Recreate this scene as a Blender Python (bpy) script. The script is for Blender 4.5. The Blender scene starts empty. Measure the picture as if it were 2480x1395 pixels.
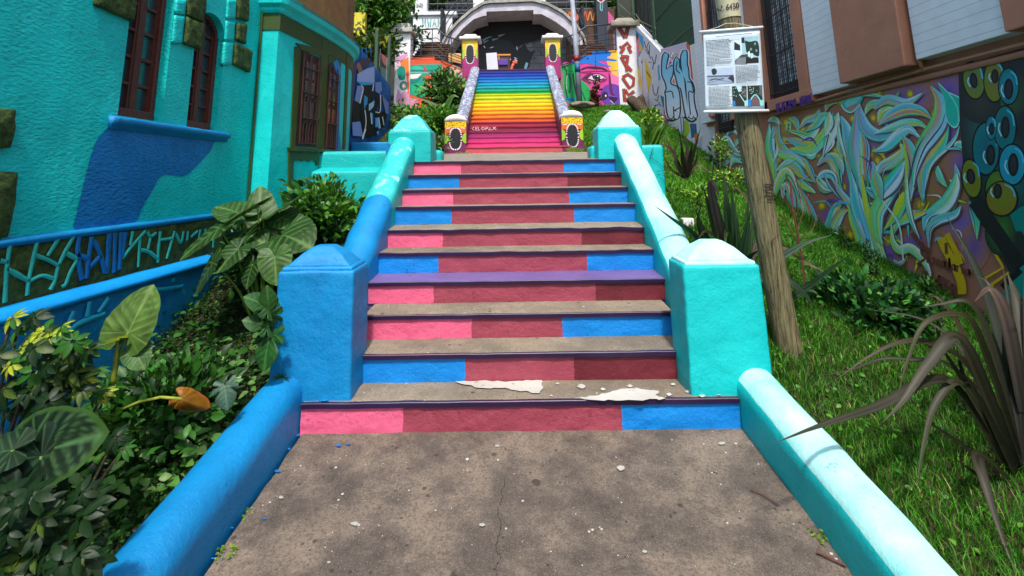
import bpy, bmesh, math, random
import numpy as np
from mathutils import Vector, Matrix, noise, geometry
PI=math.pi
S=bpy.context.scene; COL=S.collection
random.seed(7); rng=np.random.default_rng(7)
# ------------------------------------------------------------------ camera model (fitted to the photograph)
CF,CTH,CRO,CYA,CPY=1176.02,.1711,.0146,-.0024,223.69
CAM=(-.0037,-3.4383,1.6032)
def _axes():
    cy,sy=math.cos(CYA),math.sin(CYA); ct,st=math.cos(CTH),math.sin(CTH)
    fw=Vector((sy*ct,cy*ct,st)); rt=Vector((cy,-sy,0)); up=rt.cross(fw)
    c,s=math.cos(CRO),math.sin(CRO)
    return fw,c*rt-s*up,s*rt+c*up
FW,RT,UP=_axes()
def ray(px,py): return FW+RT*((px-1240)/CF)-UP*((py-CPY)/CF)
def at(d,t): return Vector(CAM)+d*t
def onX(px,py,X): d=ray(px,py); return at(d,(X-CAM[0])/d.x)
def onY(px,py,Y): d=ray(px,py); return at(d,(Y-CAM[1])/d.y)
def onZ(px,py,Z): d=ray(px,py); return at(d,(Z-CAM[2])/d.z)
cam=bpy.data.objects.new('camera',bpy.data.cameras.new('camera')); COL.objects.link(cam)
cam.data.sensor_width=36; cam.data.lens=36*CF/2480; cam.data.shift_y=-(697.5-CPY)/2480
cam.data.clip_start=.05; cam.data.clip_end=500
M=Matrix((RT,UP,-FW)).transposed().to_4x4(); M.translation=Vector(CAM); cam.matrix_world=M
S.camera=cam
# ------------------------------------------------------------------ light
SUN=Vector((.03,-.58,1)).normalized()
w=bpy.data.worlds.new('World'); S.world=w; w.use_nodes=True
nt=w.node_tree; sky=nt.nodes.new('ShaderNodeTexSky'); sky.sky_type='NISHITA'; sky.sun_disc=False
sky.sun_elevation=math.asin(SUN.z); sky.sun_rotation=math.atan2(SUN.x,SUN.y); sky.air_density=1.0; sky.dust_density=2.5; sky.ozone_density=.6
bg=nt.nodes['Background']; bg.inputs['Strength'].default_value=.135
nt.links.new(sky.outputs[0],bg.inputs[0])
sl=bpy.data.lights.new('sun','SUN'); sl.energy=2.4; sl.angle=math.radians(4); sl.color=(1,.95,.88)
so=bpy.data.objects.new('sun',sl); COL.objects.link(so); so.rotation_euler=SUN.to_track_quat('Z','Y').to_euler()
so.location=(-3,-6,14)
S.view_settings.view_transform='Standard'; S.view_settings.look='None'; S.view_settings.exposure=1.05
try: S.cycles.max_bounces=6; S.cycles.transparent_max_bounces=4
except Exception: pass
# ------------------------------------------------------------------ helpers
def lin(c):
    return tuple((x/255/12.92 if x/255<=.04045 else ((x/255+.055)/1.055)**2.4) for x in c[:3])
def thing(name,label,cat,loc=(0,0,0),group=None,rz=0):
    o=bpy.data.objects.new(name,None); COL.objects.link(o); o.location=loc; o.rotation_euler=(0,0,rz)
    o.empty_display_size=.1; o['label']=label; o['category']=cat; o['kind']='thing'
    if group: o['group']=group
    return o
def tag(o,label,cat,group=None):
    o['label']=label; o['category']=cat; o['kind']='thing'
    if group: o['group']=group
    return o
def struct(o): o['kind']='structure'; return o
class MB:
    def __init__(s): s.v=[];s.f=[];s.m=[];s.c=[]
    def add(s,vs,fs,mi=0,col=(.5,.5,.5)):
        b=len(s.v); s.v+=[tuple(v) for v in vs]
        s.c+=(list(col) if isinstance(col,list) else [tuple(col)]*len(vs))
        s.f+=[tuple(i+b for i in f) for f in fs]; s.m+=[mi]*len(fs); return s
    def box(s,x0,x1,y0,y1,z0,z1,mi=0,col=(.5,.5,.5)):
        v=[(x,y,z) for z in (z0,z1) for y in (y0,y1) for x in (x0,x1)]
        return s.add(v,[(0,2,3,1),(4,5,7,6),(0,1,5,4),(2,6,7,3),(0,4,6,2),(1,3,7,5)],mi,col)
    def hexa(s,b,t,mi=0,col=(.5,.5,.5)):     # bottom 4 and top 4, both counter-clockwise from above
        return s.add(list(b)+list(t),[(3,2,1,0),(4,5,6,7),(0,1,5,4),(1,2,6,5),(2,3,7,6),(3,0,4,7)],mi,col)
    def tube(s,pts,r,n=8,mi=0,col=(.5,.5,.5),cap=True):
        pts=[Vector(p) for p in pts]; R=r if isinstance(r,(list,tuple)) else [r]*len(pts)
        vs=[];pu=None
        for i,p in enumerate(pts):
            d=(pts[min(i+1,len(pts)-1)]-pts[max(i-1,0)]).normalized()
            u=(pu-d*pu.dot(d)) if pu else d.orthogonal()
            u.normalize(); pu=u; v=d.cross(u)
            vs+=[p+(u*math.cos(2*PI*k/n)+v*math.sin(2*PI*k/n))*R[i] for k in range(n)]
        fs=[(i*n+k,i*n+(k+1)%n,(i+1)*n+(k+1)%n,(i+1)*n+k) for i in range(len(pts)-1) for k in range(n)]
        if cap: fs+=[tuple(range(n))[::-1],tuple(range((len(pts)-1)*n,len(pts)*n))]
        return s.add(vs,fs,mi,col)
    def sweep(s,prof,path,mi=0,col=(.5,.5,.5),closed=True):   # prof: (a,z) offsets; path: list of (origin, a-axis)
        n=len(prof); vs=[]
        for o,a in path: vs+=[Vector(o)+Vector(a)*p[0]+Vector((0,0,p[1])) for p in prof]
        k=n if closed else n-1
        fs=[(i*n+j,i*n+(j+1)%n,(i+1)*n+(j+1)%n,(i+1)*n+j) for i in range(len(path)-1) for j in range(k)]
        if closed: fs+=[tuple(range(n))[::-1],tuple(range((len(path)-1)*n,len(path)*n))]
        return s.add(vs,fs,mi,col)
    def build(s,name,mats,parent=None,smooth=False,bevel=0,fix=True):
        me=bpy.data.meshes.new(name); me.from_pydata(s.v,[],s.f)
        mats=mats if isinstance(mats,(list,tuple)) else [mats]
        for m in mats: me.materials.append(m)
        me.polygons.foreach_set('material_index',s.m)
        a=me.color_attributes.new('Col','FLOAT_COLOR','POINT')
        a.data.foreach_set('color',np.array([c[:3]+(1.,) for c in s.c],dtype=np.float32).ravel())
        if fix:
            bm=bmesh.new(); bm.from_mesh(me); bmesh.ops.recalc_face_normals(bm,faces=bm.faces); bm.to_mesh(me); bm.free()
        if smooth: me.polygons.foreach_set('use_smooth',[True]*len(me.polygons))
        me.update()
        o=bpy.data.objects.new(name,me); COL.objects.link(o)
        if bevel:
            b=o.modifiers.new('bevel','BEVEL'); b.width=bevel; b.segments=2; b.limit_method='ANGLE'; b.angle_limit=.6
        return par(o,parent)
def par(o,parent):
    if parent:
        o.parent=parent
        m=(Matrix.Translation(parent.location)@parent.rotation_euler.to_matrix().to_4x4()) if parent.type=='EMPTY' else Matrix.Identity(4)
        o.matrix_parent_inverse=m.inverted()
    return o
def npmesh(name,v,f,c,mat,parent=None,smooth=False):
    v=np.asarray(v,np.float32).reshape(-1,3); f=np.asarray(f,np.int32); k=f.shape[1]
    me=bpy.data.meshes.new(name); me.vertices.add(len(v)); me.vertices.foreach_set('co',v.ravel())
    me.loops.add(f.size); me.loops.foreach_set('vertex_index',f.ravel())
    me.polygons.add(len(f)); me.polygons.foreach_set('loop_start',np.arange(len(f),dtype=np.int32)*k)
    me.polygons.foreach_set('loop_total',np.full(len(f),k,np.int32))
    a=me.color_attributes.new('Col','FLOAT_COLOR','POINT')
    c=np.asarray(c,np.float32); c=np.concatenate([c,np.ones((len(c),1),np.float32)],1); a.data.foreach_set('color',c.ravel())
    me.materials.append(mat)
    if smooth: me.polygons.foreach_set('use_smooth',np.ones(len(f),bool))
    me.update(calc_edges=True); me.validate()
    o=bpy.data.objects.new(name,me); COL.objects.link(o); return par(o,parent)
def lumpy(o,cut=.05,amp=.006,scale=6,bev=.02,seg=3):
    """weathered masonry: rounded arrises, subdivided and displaced by noise"""
    me=o.data; bm=bmesh.new(); bm.from_mesh(me)
    bmesh.ops.remove_doubles(bm,verts=bm.verts,dist=1e-5)
    if bev:
        ed=[e for e in bm.edges if len(e.link_faces)==2 and e.calc_face_angle(0)>.5]
        bmesh.ops.bevel(bm,geom=ed,offset=bev,segments=seg,profile=.5,affect='EDGES',clamp_overlap=True)
    for _ in range(8):
        L=[e for e in bm.edges if e.calc_length()>cut]
        if not L: break
        bmesh.ops.subdivide_edges(bm,edges=L,cuts=1,use_grid_fill=True)
        if len(bm.verts)>40000: break
    bmesh.ops.triangulate(bm,faces=[f for f in bm.faces if len(f.verts)>4])
    bm.normal_update()
    for v in bm.verts:
        p=v.co; n=noise.noise(p*scale)*.7+noise.noise(p*scale*3.1)*.3
        v.co=p+v.normal*n*amp
    for f in bm.faces: f.smooth=True
    bm.to_mesh(me); bm.free(); me.update(); return o
# ------------------------------------------------------------------ materials
class NB:
    def __init__(s,name):
        s.m=bpy.data.materials.new(name); s.m.use_nodes=True; s.t=s.m.node_tree; s.N=s.t.nodes; s.b=s.N['Principled BSDF']
        s.pos=s.N.new('ShaderNodeNewGeometry').outputs['Position']
    def n(s,k,**kw):
        o=s.N.new(k)
        for a,v in kw.items():
            if a[0]=='i' and a[1:].isdigit(): 
                if isinstance(v,bpy.types.NodeSocket): s.t.links.new(v,o.inputs[int(a[1:])])
                else: o.inputs[int(a[1:])].default_value=v
            else: setattr(o,a,v)
        return o
    def noise(s,sc,det=4,rough=.6,vec=None,out=0):
        o=s.n('ShaderNodeTexNoise'); o.inputs['Scale'].default_value=sc; o.inputs['Detail'].default_value=det; o.inputs['Roughness'].default_value=rough
        s.t.links.new(vec or s.pos,o.inputs['Vector']); return o.outputs[out]
    def voro(s,sc,feat='F1',vec=None):
        o=s.n('ShaderNodeTexVoronoi',feature=feat); o.inputs['Scale'].default_value=sc; s.t.links.new(vec or s.pos,o.inputs['Vector']); return o
    def ramp(s,f,a,b,ca=(0,0,0),cb=(1,1,1)):
        o=s.n('ShaderNodeValToRGB'); e=o.color_ramp.elements; e[0].position=a; e[1].position=b; e[0].color=(*ca,1); e[1].color=(*cb,1)
        s.t.links.new(f,o.inputs[0]); return o.outputs[0]
    def mix(s,f,a,b,mode='MIX'):
        o=s.n('ShaderNodeMix',data_type='RGBA',blend_type=mode)
        for i,v in ((0,f),(6,a),(7,b)):
            if isinstance(v,bpy.types.NodeSocket): s.t.links.new(v,o.inputs[i])
            elif i==0: o.inputs[0].default_value=v
            else: o.inputs[i].default_value=(*v,1)
        return o.outputs[2]
    def math(s,op,a,b=0.):
        o=s.n('ShaderNodeMath',operation=op)
        for i,v in ((0,a),(1,b)):
            if isinstance(v,bpy.types.NodeSocket): s.t.links.new(v,o.inputs[i])
            else: o.inputs[i].default_value=v
        return o.outputs[0]
    def attr(s,nm='Col'):
        o=s.n('ShaderNodeAttribute'); o.attribute_name=nm; return o.outputs['Color']
    def bump(s,h,dist,st=1.,prev=None):
        o=s.n('ShaderNodeBump'); o.inputs['Strength'].default_value=st; o.inputs['Distance'].default_value=dist
        s.t.links.new(h,o.inputs['Height'])
        if prev: s.t.links.new(prev,o.inputs['Normal'])
        return o.outputs[0]
    def fin(s,col,rough=.6,bump=None,spec=.4,**kw):
        if isinstance(col,bpy.types.NodeSocket): s.t.links.new(col,s.b.inputs['Base Color'])
        else: s.b.inputs['Base Color'].default_value=(*col,1)
        if isinstance(rough,bpy.types.NodeSocket): s.t.links.new(rough,s.b.inputs['Roughness'])
        else: s.b.inputs['Roughness'].default_value=rough
        s.b.inputs['Specular IOR Level'].default_value=spec
        if bump: s.t.links.new(bump,s.b.inputs['Normal'])
        for k,v in kw.items(): s.b.inputs[k].default_value=v
        return s.m
KC=.84      # painted surfaces: photo colour to base colour
def kc(c,k=None): return tuple(x*(k or KC) for x in lin(c))
def paint(name,c,c2=None,rough=.5,fine=260,bumpd=.0015,big=.004,var=.22,wear=None,wearamt=.62,wearsc=5):
    b=NB(name); a=kc(c); a2=kc(c2) if c2 else tuple(x*(1-var) for x in a)
    col=b.mix(b.ramp(b.noise(3.2,5),.32,.7),a2,a)
    col=b.mix(b.ramp(b.noise(38,3),.55,.8),col,tuple(x*.86 for x in a))
    if wear: col=b.mix(b.ramp(b.noise(wearsc,8,.72),wearamt,wearamt+.05),col,kc(wear))
    vv=b.voro(21); pit=b.math('LESS_THAN',vv.outputs['Distance'],b.math('MULTIPLY',b.math('POWER',b.noise(7,2),5.),1.4))
    col=b.mix(b.math('MULTIPLY',pit,.55),col,tuple(x*.35 for x in a))
    st=b.ramp(b.noise(5,9,.78),.60,.74); col=b.mix(b.math('MULTIPLY',st,.30),col,tuple(x*.5+.02 for x in a2))
    n1=b.bump(b.noise(fine,2),bumpd,.6); n1=b.bump(b.noise(24,7,.72),big*1.6,.8,n1); n1=b.bump(pit,-.004,.6,n1)
    return b.fin(col,rough,n1)
def concrete(name,c1,c2,c3,speck=True,crack=None,blue=0):
    b=NB(name); A,B,C=kc(c1,.8),kc(c2,.8),kc(c3,.8)
    col=b.mix(b.ramp(b.noise(2.6,9,.72),.42,.60),A,B)
    col=b.mix(b.ramp(b.noise(1.1,8,.75,vec=b.n('ShaderNodeVectorMath',operation='ADD',i0=b.pos,i1=(7.3,2.1,5)).outputs[0]),.50,.68),col,C)
    col=b.mix(b.ramp(b.noise(70,3,.7),.45,.75),col,tuple(x*.62 for x in A))
    g=b.noise(240,2,.8); col=b.mix(b.ramp(g,.58,.72),col,tuple(min(1,x*1.7) for x in B))
    if speck:
        v=b.voro(26); d=v.outputs['Distance']; r=b.math('LESS_THAN',d,b.math('MULTIPLY',b.math('POWER',b.noise(9,1),5.),1.0))
        col=b.mix(b.math('MULTIPLY',r,.75),col,(.62,.62,.56))
        v2=b.voro(17); r2=b.math('LESS_THAN',v2.outputs['Distance'],b.math('MULTIPLY',b.math('POWER',b.noise(6,1,vec=b.n('ShaderNodeVectorMath',operation='ADD',i0=b.pos,i1=(3,9,1)).outputs[0]),4.),1.0))
        col=b.mix(b.math('MULTIPLY',r2,.7),col,(.03,.028,.022))
    h=b.noise(60,6,.7)
    n=b.bump(g,.003,.7); n=b.bump(h,.010,.8,n)
    if crack is not None:
        sx=b.n('ShaderNodeSeparateXYZ',i0=b.pos).outputs
        ww=b.math('ADD',sx[0],b.math('MULTIPLY',b.math('SUBTRACT',b.noise(5,6,.7),.5),.13))
        dd=b.math('ABSOLUTE',b.math('SUBTRACT',ww,crack)); ck=b.math('LESS_THAN',dd,.0018)
        ck=b.math('MULTIPLY',ck,b.math('LESS_THAN',sx[1],-.42))
        col=b.mix(ck,col,(.02,.017,.012))
    return b.fin(col,.85,n,.25)
def vcol(name,rough=.6,bumpd=.002,bsc=90,var=.3,brick=False,stucco=0,spec=.35):
    b=NB(name); c=b.attr()
    col=b.mix(b.math('MULTIPLY',b.ramp(b.noise(30,5,.7),.45,.8),var),c,(.02,.02,.02))
    n=b.bump(b.noise(bsc,4,.7),bumpd,.8)
    if stucco: n=b.bump(b.noise(48,3,.6),stucco,.8,n)
    return b.fin(col,rough,n,spec)
def stucco(name,c,c2,sc=42,d=.014,rough=.5):
    b=NB(name); A=kc(c); B=kc(c2)
    # float marks: stretched, warped noise
    mp=b.n('ShaderNodeMapping'); b.t.links.new(b.pos,mp.inputs[0]); mp.inputs['Scale'].default_value=(1,.55,1.25); mp.inputs['Rotation'].default_value=(.5,0,0)
    wv=b.n('ShaderNodeVectorMath',operation='ADD',i0=mp.outputs[0],i1=b.n('ShaderNodeVectorMath',operation='SCALE',i0=b.noise(9,2,out=1)).outputs[0])
    h=b.noise(sc,3,.55,vec=mp.outputs[0]); 
    col=b.mix(b.ramp(b.noise(2.2,5),.35,.7),B,A)
    col=b.mix(b.math('MULTIPLY',b.ramp(h,.62,.35),.35),col,tuple(x*.45 for x in B))
    m2=b.n('ShaderNodeMapping'); b.t.links.new(b.pos,m2.inputs[0]); m2.inputs['Scale'].default_value=(1,1,.10)
    col=b.mix(b.math('MULTIPLY',b.ramp(b.noise(7,6,.7,vec=m2.outputs[0]),.52,.72),.30),col,tuple(x*.55 for x in B))
    col=b.mix(b.math('MULTIPLY',b.ramp(b.noise(1.3,7,.7),.55,.62),.22),col,tuple(min(.95,x*1.35+.03) for x in A))
    h=b.math('MULTIPLY',h,b.n('ShaderNodeMapRange',i0=b.noise(2.6,5,.7),i1=.3,i2=.7,i3=.45,i4=1.25).outputs[0])
    n=b.bump(h,d,.9); n=b.bump(b.noise(sc*3.5,2),d*.2,.5,n); n=b.bump(b.noise(5,4),.02,.5,n)
    return b.fin(col,rough,n,.35)
def stone(name,c,c2,sc=14,d=.03,rough=.75):
    b=NB(name); A=kc(c); B=kc(c2); h=b.noise(sc,5,.6)
    col=b.mix(b.ramp(h,.35,.68),B,A)
    n=b.bump(h,d,1.); return b.fin(col,rough,n,.3)
def leafmat(name,rough=.46,trans=.22,spec=.32,bumpsc=60,bd=.002):
    b=NB(name); c=b.attr(); col=b.mix(b.math('MULTIPLY',b.ramp(b.noise(22,3),.4,.75),.35),c,(.015,.03,.004))
    n=b.bump(b.noise(bumpsc,3),bd,.5)
    b.fin(col,rough,n,spec)
    tr=b.n('ShaderNodeBsdfTranslucent'); mc=b.mix(.22,col,(.2,.42,.02),'MIX'); b.t.links.new(mc,tr.inputs[0])
    mx=b.n('ShaderNodeMixShader'); mx.inputs[0].default_value=trans
    b.t.links.new(b.b.outputs[0],mx.inputs[1]); b.t.links.new(tr.outputs[0],mx.inputs[2])
    b.t.links.new(mx.outputs[0],b.N['Material Output'].inputs[0]); return b.m
def plain(name,c,rough=.5,metal=0,k=None,var=.2,sc=20):
    b=NB(name); A=kc(c,k); col=b.mix(b.ramp(b.noise(sc,5),.35,.7),tuple(x*(1-var) for x in A),A)
    return b.fin(col,rough,b.bump(b.noise(120,3),.001,.5),.4,Metallic=metal)
TURQ=(0,196,192); TURQH=(0,190,170); BLUE=(0,132,212)
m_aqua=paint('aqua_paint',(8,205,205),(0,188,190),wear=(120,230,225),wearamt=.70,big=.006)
m_aqua_toplit=paint('toplit_chalky_aqua_paint',(200,242,238),(140,232,228),wear=(80,214,212),wearamt=.63,wearsc=7,big=.005)  # chalky aqua with strong top light put into its pale colour
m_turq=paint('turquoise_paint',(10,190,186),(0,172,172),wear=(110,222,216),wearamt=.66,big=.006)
m_turqtop=paint('mottled_turquoise_paint',(70,205,200),(20,182,180),wear=(150,228,222),wearamt=.56,wearsc=6,big=.006)  # paler, mottled turquoise for crown and cap
m_blue=paint('blue_paint',(0,142,206),(0,122,184),wear=(50,164,216),wearamt=.68,big=.006)
m_conc=concrete('worn_concrete',(138,126,110),(164,150,130),(112,103,92))
m_apron=concrete('stained_concrete',(96,87,80),(146,131,116),(62,57,54),crack=-.105)
m_land=concrete('landing_concrete',(142,134,122),(160,150,136),(124,116,106))
m_stucT=stucco('turquoise_stucco',(0,220,212),(0,200,194),d=.013)
m_bay=stucco('smooth_turquoise_plaster',(10,220,214),(0,202,198),sc=70,d=.004)
m_stone=stone('mossy_green_stone',(78,102,42),(38,56,20),18,.022)
m_gtrim=paint('dark_green_paint',(62,84,28),(50,72,22),big=.004)
m_wood=plain('dark_brown_wood',(98,52,42),.45,var=.35,sc=30)
m_glass=NB('window_glass').fin((.02,.05,.055),.12,None,.9)
m_vc=vcol('mural_paint',.55,.002,110,.22)
m_vcr=vcol('graffiti_paint_on_block',.6,.003,60,.3)
m_leaf=leafmat('leaf'); m_leafg=leafmat('glossy_leaf',.46,.16,.22,30,.003)
m_leafd=leafmat('dull_dark_leaf',.6,.10,.12,30,.002); m_strap=leafmat('strap_leaf',.52,.08,.25,40,.001); m_grass=leafmat('grass_blade',.5,.3,.3)
m_bark=stone('bark',(92,76,58),(48,38,28),30,.012)
# ------------------------------------------------------------------ paint laid on real walls
BRN=(178,122,96)
class Wall:
    def __init__(s,pts): s.p=[Vector(p) for p in pts]
    def hit(s,px,py):
        d=ray(px,py); o=Vector(CAM); best=None
        for i in range(len(s.p)-1):
            a,b=s.p[i],s.p[i+1]; e=b-a; den=d.x*e.y-d.y*e.x
            if abs(den)<1e-9: continue
            q=a-o.xy; t=(q.x*e.y-q.y*e.x)/den; u=(q.x*d.y-q.y*d.x)/den
            lo=-9 if i==0 else -.001; hi=9 if i==len(s.p)-2 else 1.001
            if t>0 and lo<=u<=hi:
                n=Vector((e.y,-e.x,0)).normalized()
                if n.dot(d)>0: n=-n
                sc=0 if 0<=u<=1 else 1
                if best is None or (sc,t)<best[0]: best=((sc,t),o+d*t,n)
        if best is None: return Wall([s.p[0],s.p[-1]]).hit(px,py)
        return best[1],best[2]
def crm(pts,n=8):
    P=[Vector(p) for p in pts]
    if len(P)<3: return [P[0].lerp(P[-1],i/n) for i in range(n+1)]
    Q=[P[0]*2-P[1]]+P+[P[-1]*2-P[-2]]; out=[]
    for i in range(1,len(Q)-2):
        a,b,c,d=Q[i-1:i+3]
        for k in range(n):
            t=k/n; out.append(.5*((2*b)+(c-a)*t+(2*a-5*b+4*c-d)*t*t+(3*b-a-3*c+d)*t**3))
    return out+[P[-1]]
class Painter(MB):
    def __init__(s,wall,T=(0,0,1),off=.003,step=.00005,k=.98):
        super().__init__(); s.k=k; s.w=wall; s.T=T; s.off=off; s.step=step
    def P(s,q):
        p,n=s.w.hit(s.T[0]+q[0]/s.T[2],s.T[1]+q[1]/s.T[2]); return p+n*s.off
    def nx(s): s.off+=s.step
    def poly(s,pts,col,k=None):
        s.nx(); V=[Vector((a,b,0)) for a,b in pts]
        tr=geometry.tessellate_polygon([V])
        c=[kc(col(*p),k or s.k) for p in pts] if callable(col) else kc(col,k or s.k)
        return s.add([s.P(p) for p in pts],tr,0,c)
    def curve(s,pts,col,n=5): return s.poly([tuple(p) for p in crm([Vector(p) for p in pts]+[Vector(pts[0])],n)[:-1]],col)
    def strip(s,cl,W,cols):
        """cl centre line px, W half widths, cols(i,j)->srgb over len(offs) columns"""
        s.nx(); offs=cols[0]; n=len(offs); vs=[];cs=[]
        for i,p in enumerate(cl):
            d=cl[min(i+1,len(cl)-1)]-cl[max(i-1,0)]
            d=d.normalized() if d.length>1e-6 else Vector((1,0)); nn=Vector((-d.y,d.x))
            for j,o in enumerate(offs):
                vs.append(s.P(p+nn*(o*W[i]))); cs.append(kc(cols[1](i/(len(cl)-1),j),s.k))
        fs=[(i*n+j,i*n+j+1,(i+1)*n+j+1,(i+1)*n+j) for i in range(len(cl)-1) for j in range(n-1)]
        return s.add(vs,fs,0,cs)
    def ribbon(s,pts,w,pal,sh=None,sho=(9,12),prof=None,n=6):
        cl=crm([Vector(p) for p in pts],n); N=len(cl)-1
        pr=prof or (lambda t:max(.03,math.sin(PI*min(1,t*.94+.03))**1.05*(1.12-.3*t)))
        W=[w*.5*pr(i/N) for i in range(N+1)]
        if sh: s.strip([p+Vector(sho) for p in cl],[x*1.1+2 for x in W],((-1,1),lambda t,j:sh))
        A,B=pal; offs=(-1,-.8,-.35,.1,.5,.82,1)
        f=lambda t,j:tuple(A[j][k]*(1-t)+B[j][k]*t for k in range(3))
        return s.strip(cl,W,(offs,f))
    def stroke(s,pts,w,col,n=4,taper=False,straight=False):
        P=[Vector(p) for p in pts]; cl=P if straight else crm(P,n); N=max(1,len(cl)-1)
        W=[w*.5*((1-.85*i/N) if taper else 1) for i in range(len(cl))]
        return s.strip(cl,W,((-1,1),lambda t,j:col))
    def ell(s,c,rx,ry,col,rot=0,n=20,rim=None):
        s.nx(); ca,sa=math.cos(rot),math.sin(rot)
        pts=[(c[0]+rx*math.cos(a)*ca-ry*math.sin(a)*sa,c[1]+rx*math.cos(a)*sa+ry*math.sin(a)*ca) for a in (2*PI*k/n for k in range(n))]
        fs=[(0,1+k,1+(k+1)%n) for k in range(n)]
        rc=kc(rim,KC if rim==BRN else s.k) if rim else kc(col,s.k)
        return s.add([s.P(c)]+[s.P(p) for p in pts],fs,0,[kc(col,s.k)]+[rc]*n)
    def text(s,txt,o,ux,uy,w,col,adv=.82):
        """stroke lettering: o start, ux/uy glyph axes (px vectors for one unit)"""
        x=0
        for ch in txt:
            for st in GLY.get(ch,[]):
                s.stroke([(o[0]+ux[0]*(x+a)+uy[0]*b,o[1]+ux[1]*(x+a)+uy[1]*b) for a,b in st],w,col,straight=True)
            x+=adv if ch!=' ' else adv*.6
GLY={'A':[[(0,0),(.3,1),(.6,0)],[(.12,.4),(.48,.4)]],'B':[[(0,0),(0,1),(.45,.9),(.45,.6),(0,.52),(.55,.4),(.5,.05),(0,0)]],
'C':[[(.55,.9),(.2,1),(0,.5),(.2,0),(.55,.1)]],'D':[[(0,0),(0,1),(.4,.9),(.55,.5),(.4,.08),(0,0)]],'E':[[(.5,1),(0,1),(0,0),(.5,0)],[(0,.52),(.4,.52)]],
'L':[[(0,1),(0,0),(.5,0)]],'O':[[(.3,1),(.55,.75),(.55,.25),(.3,0),(.03,.25),(.03,.75),(.3,1)]],'P':[[(0,0),(0,1),(.5,.9),(.5,.55),(0,.45)]],
'R':[[(0,0),(0,1),(.5,.88),(.48,.58),(0,.48),(.55,0)]],'S':[[(.55,.9),(.2,1),(.02,.75),(.5,.4),(.45,.05),(0,.05)]],'T':[[(0,1),(.6,1)],[(.3,1),(.3,0)]],
'M':[[(0,0),(.05,1),(.3,.35),(.58,1),(.62,0)]],'V':[[(0,1),(.3,0),(.6,1)]],'K':[[(0,0),(0,1)],[(.5,1),(0,.45),(.55,0)]],'W':[[(0,1),(.15,0),(.32,.7),(.5,0),(.65,1)]],
'X':[[(0,0),(.55,1)],[(0,1),(.55,0)]],'I':[[(.2,0),(.2,1)]],'N':[[(0,0),(0,1),(.5,0),(.5,1)]],'F':[[(0,0),(0,1),(.5,1)],[(0,.5),(.4,.5)]],
'4':[[(.4,0),(.4,1),(0,.3),(.55,.3)]],'2':[[(0,.8),(.25,1),(.5,.75),(0,0),(.55,0)]],'.':[[(.1,0),(.2,.12)]],'6':[[(.45,1),(.05,.5),(.1,.05),(.45,.05),(.5,.4),(.08,.45)]],
'3':[[(0,1),(.5,.9),(.15,.52),(.5,.3),(.4,0),(0,.05)]],'0':[[(.3,1),(.55,.7),(.5,.2),(.3,0),(.05,.25),(.05,.75),(.3,1)]],'5':[[(.5,1),(.05,1),(.05,.55),(.5,.5),(.45,.05),(0,.05)]],
'!':[[(.2,1),(.2,.3)],[(.2,.1),(.2,0)]],'s':[[(.45,.6),(.1,.6),(.4,.25),(0,0)]],'c':[[(.45,.55),(.1,.5),(.05,.1),(.45,.05)]],'a':[[(.45,.6),(.05,.45),(.1,0),(.45,.2),(.45,.6),(.5,0)]],
'd':[[(.45,.6),(.05,.45),(.1,0),(.45,.2),(.45,1.05),(.5,0)]],'r':[[(.05,.6),(.08,0)],[(.06,.4),(.4,.6)]],'i':[[(.2,.6),(.22,0)],[(.2,.85),(.22,.8)]],'-':[[(.1,.5),(.4,.5)]]}
# ------------------------------------------------------------------ terrain
TY=[-9,-2.2,-1.4,0,.6,1.2,1.8,2.5,3.5,4.5,6.3,7.7,10,13.3,14.2,16,30]
TZ=[-.9,-.3,-.2,.02,.24,.5,.76,1.1,1.36,1.46,1.68,2.15,3.0,4.0,4.4,4.9,6.5]
def gz(x,y):
    z=float(np.interp(y,TY,TZ))
    if x>2: z+=min(1,(x-2)/2.0)*(float(np.interp(y,[-1.4,.45,1.36,2.6,3.05,4.1,5.4,6.3],[-.2,.16,.38,.66,.74,1.1,1.36,1.62]))-float(np.interp(y,TY,TZ))) if -1.4<y<6.3 else 0
    if abs(x)<1.75 and y<2.9: z-=.16*min(1,(1.75-abs(x))/.25)
    if abs(x)<1.45: z-=.06 if y<0 else .2
    z+=.05*noise.noise(Vector((x*1.3,y*1.3,0)))+.02*noise.noise(Vector((x*4,y*4,3)))
    return z
m_soil=concrete('garden_soil',(58,48,34),(74,62,42),(40,44,22),speck=False)
tb=MB(); nx,ny=70,130
xs=list(np.linspace(-6,7,nx)); xs=[-60]+xs+[60]; ys=[-40]+list(np.linspace(-8,17,ny))+[60]
vs=[(x,y,gz(x,y)) for y in ys for x in xs]; n=len(xs)
tb.add(vs,[(j*n+i,j*n+i+1,(j+1)*n+i+1,(j+1)*n+i) for j in range(len(ys)-1) for i in range(n-1)])
struct(tb.build('garden_ground',m_soil,smooth=True))
# concrete path in front of the steps
pb=MB(); N=150; g=[]
for j in range(N+1):
    y=-6+j*6/N
    for i in range(13):
        x=-1.45+i*2.95/12; x=(x+.062+.022*noise.noise(Vector((y*7,1,0)))) if i==0 else (x-.072+.022*noise.noise(Vector((y*7,5,0)))) if i==12 else x; g.append((x,y,.1*y+.006*noise.noise(Vector((x*2,y*2,1)))-.001))
pb.add(g,[(j*13+i,j*13+i+1,(j+1)*13+i+1,(j+1)*13+i) for j in range(N) for i in range(12)])
struct(pb.build('concrete_path',m_apron,smooth=True))
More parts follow.
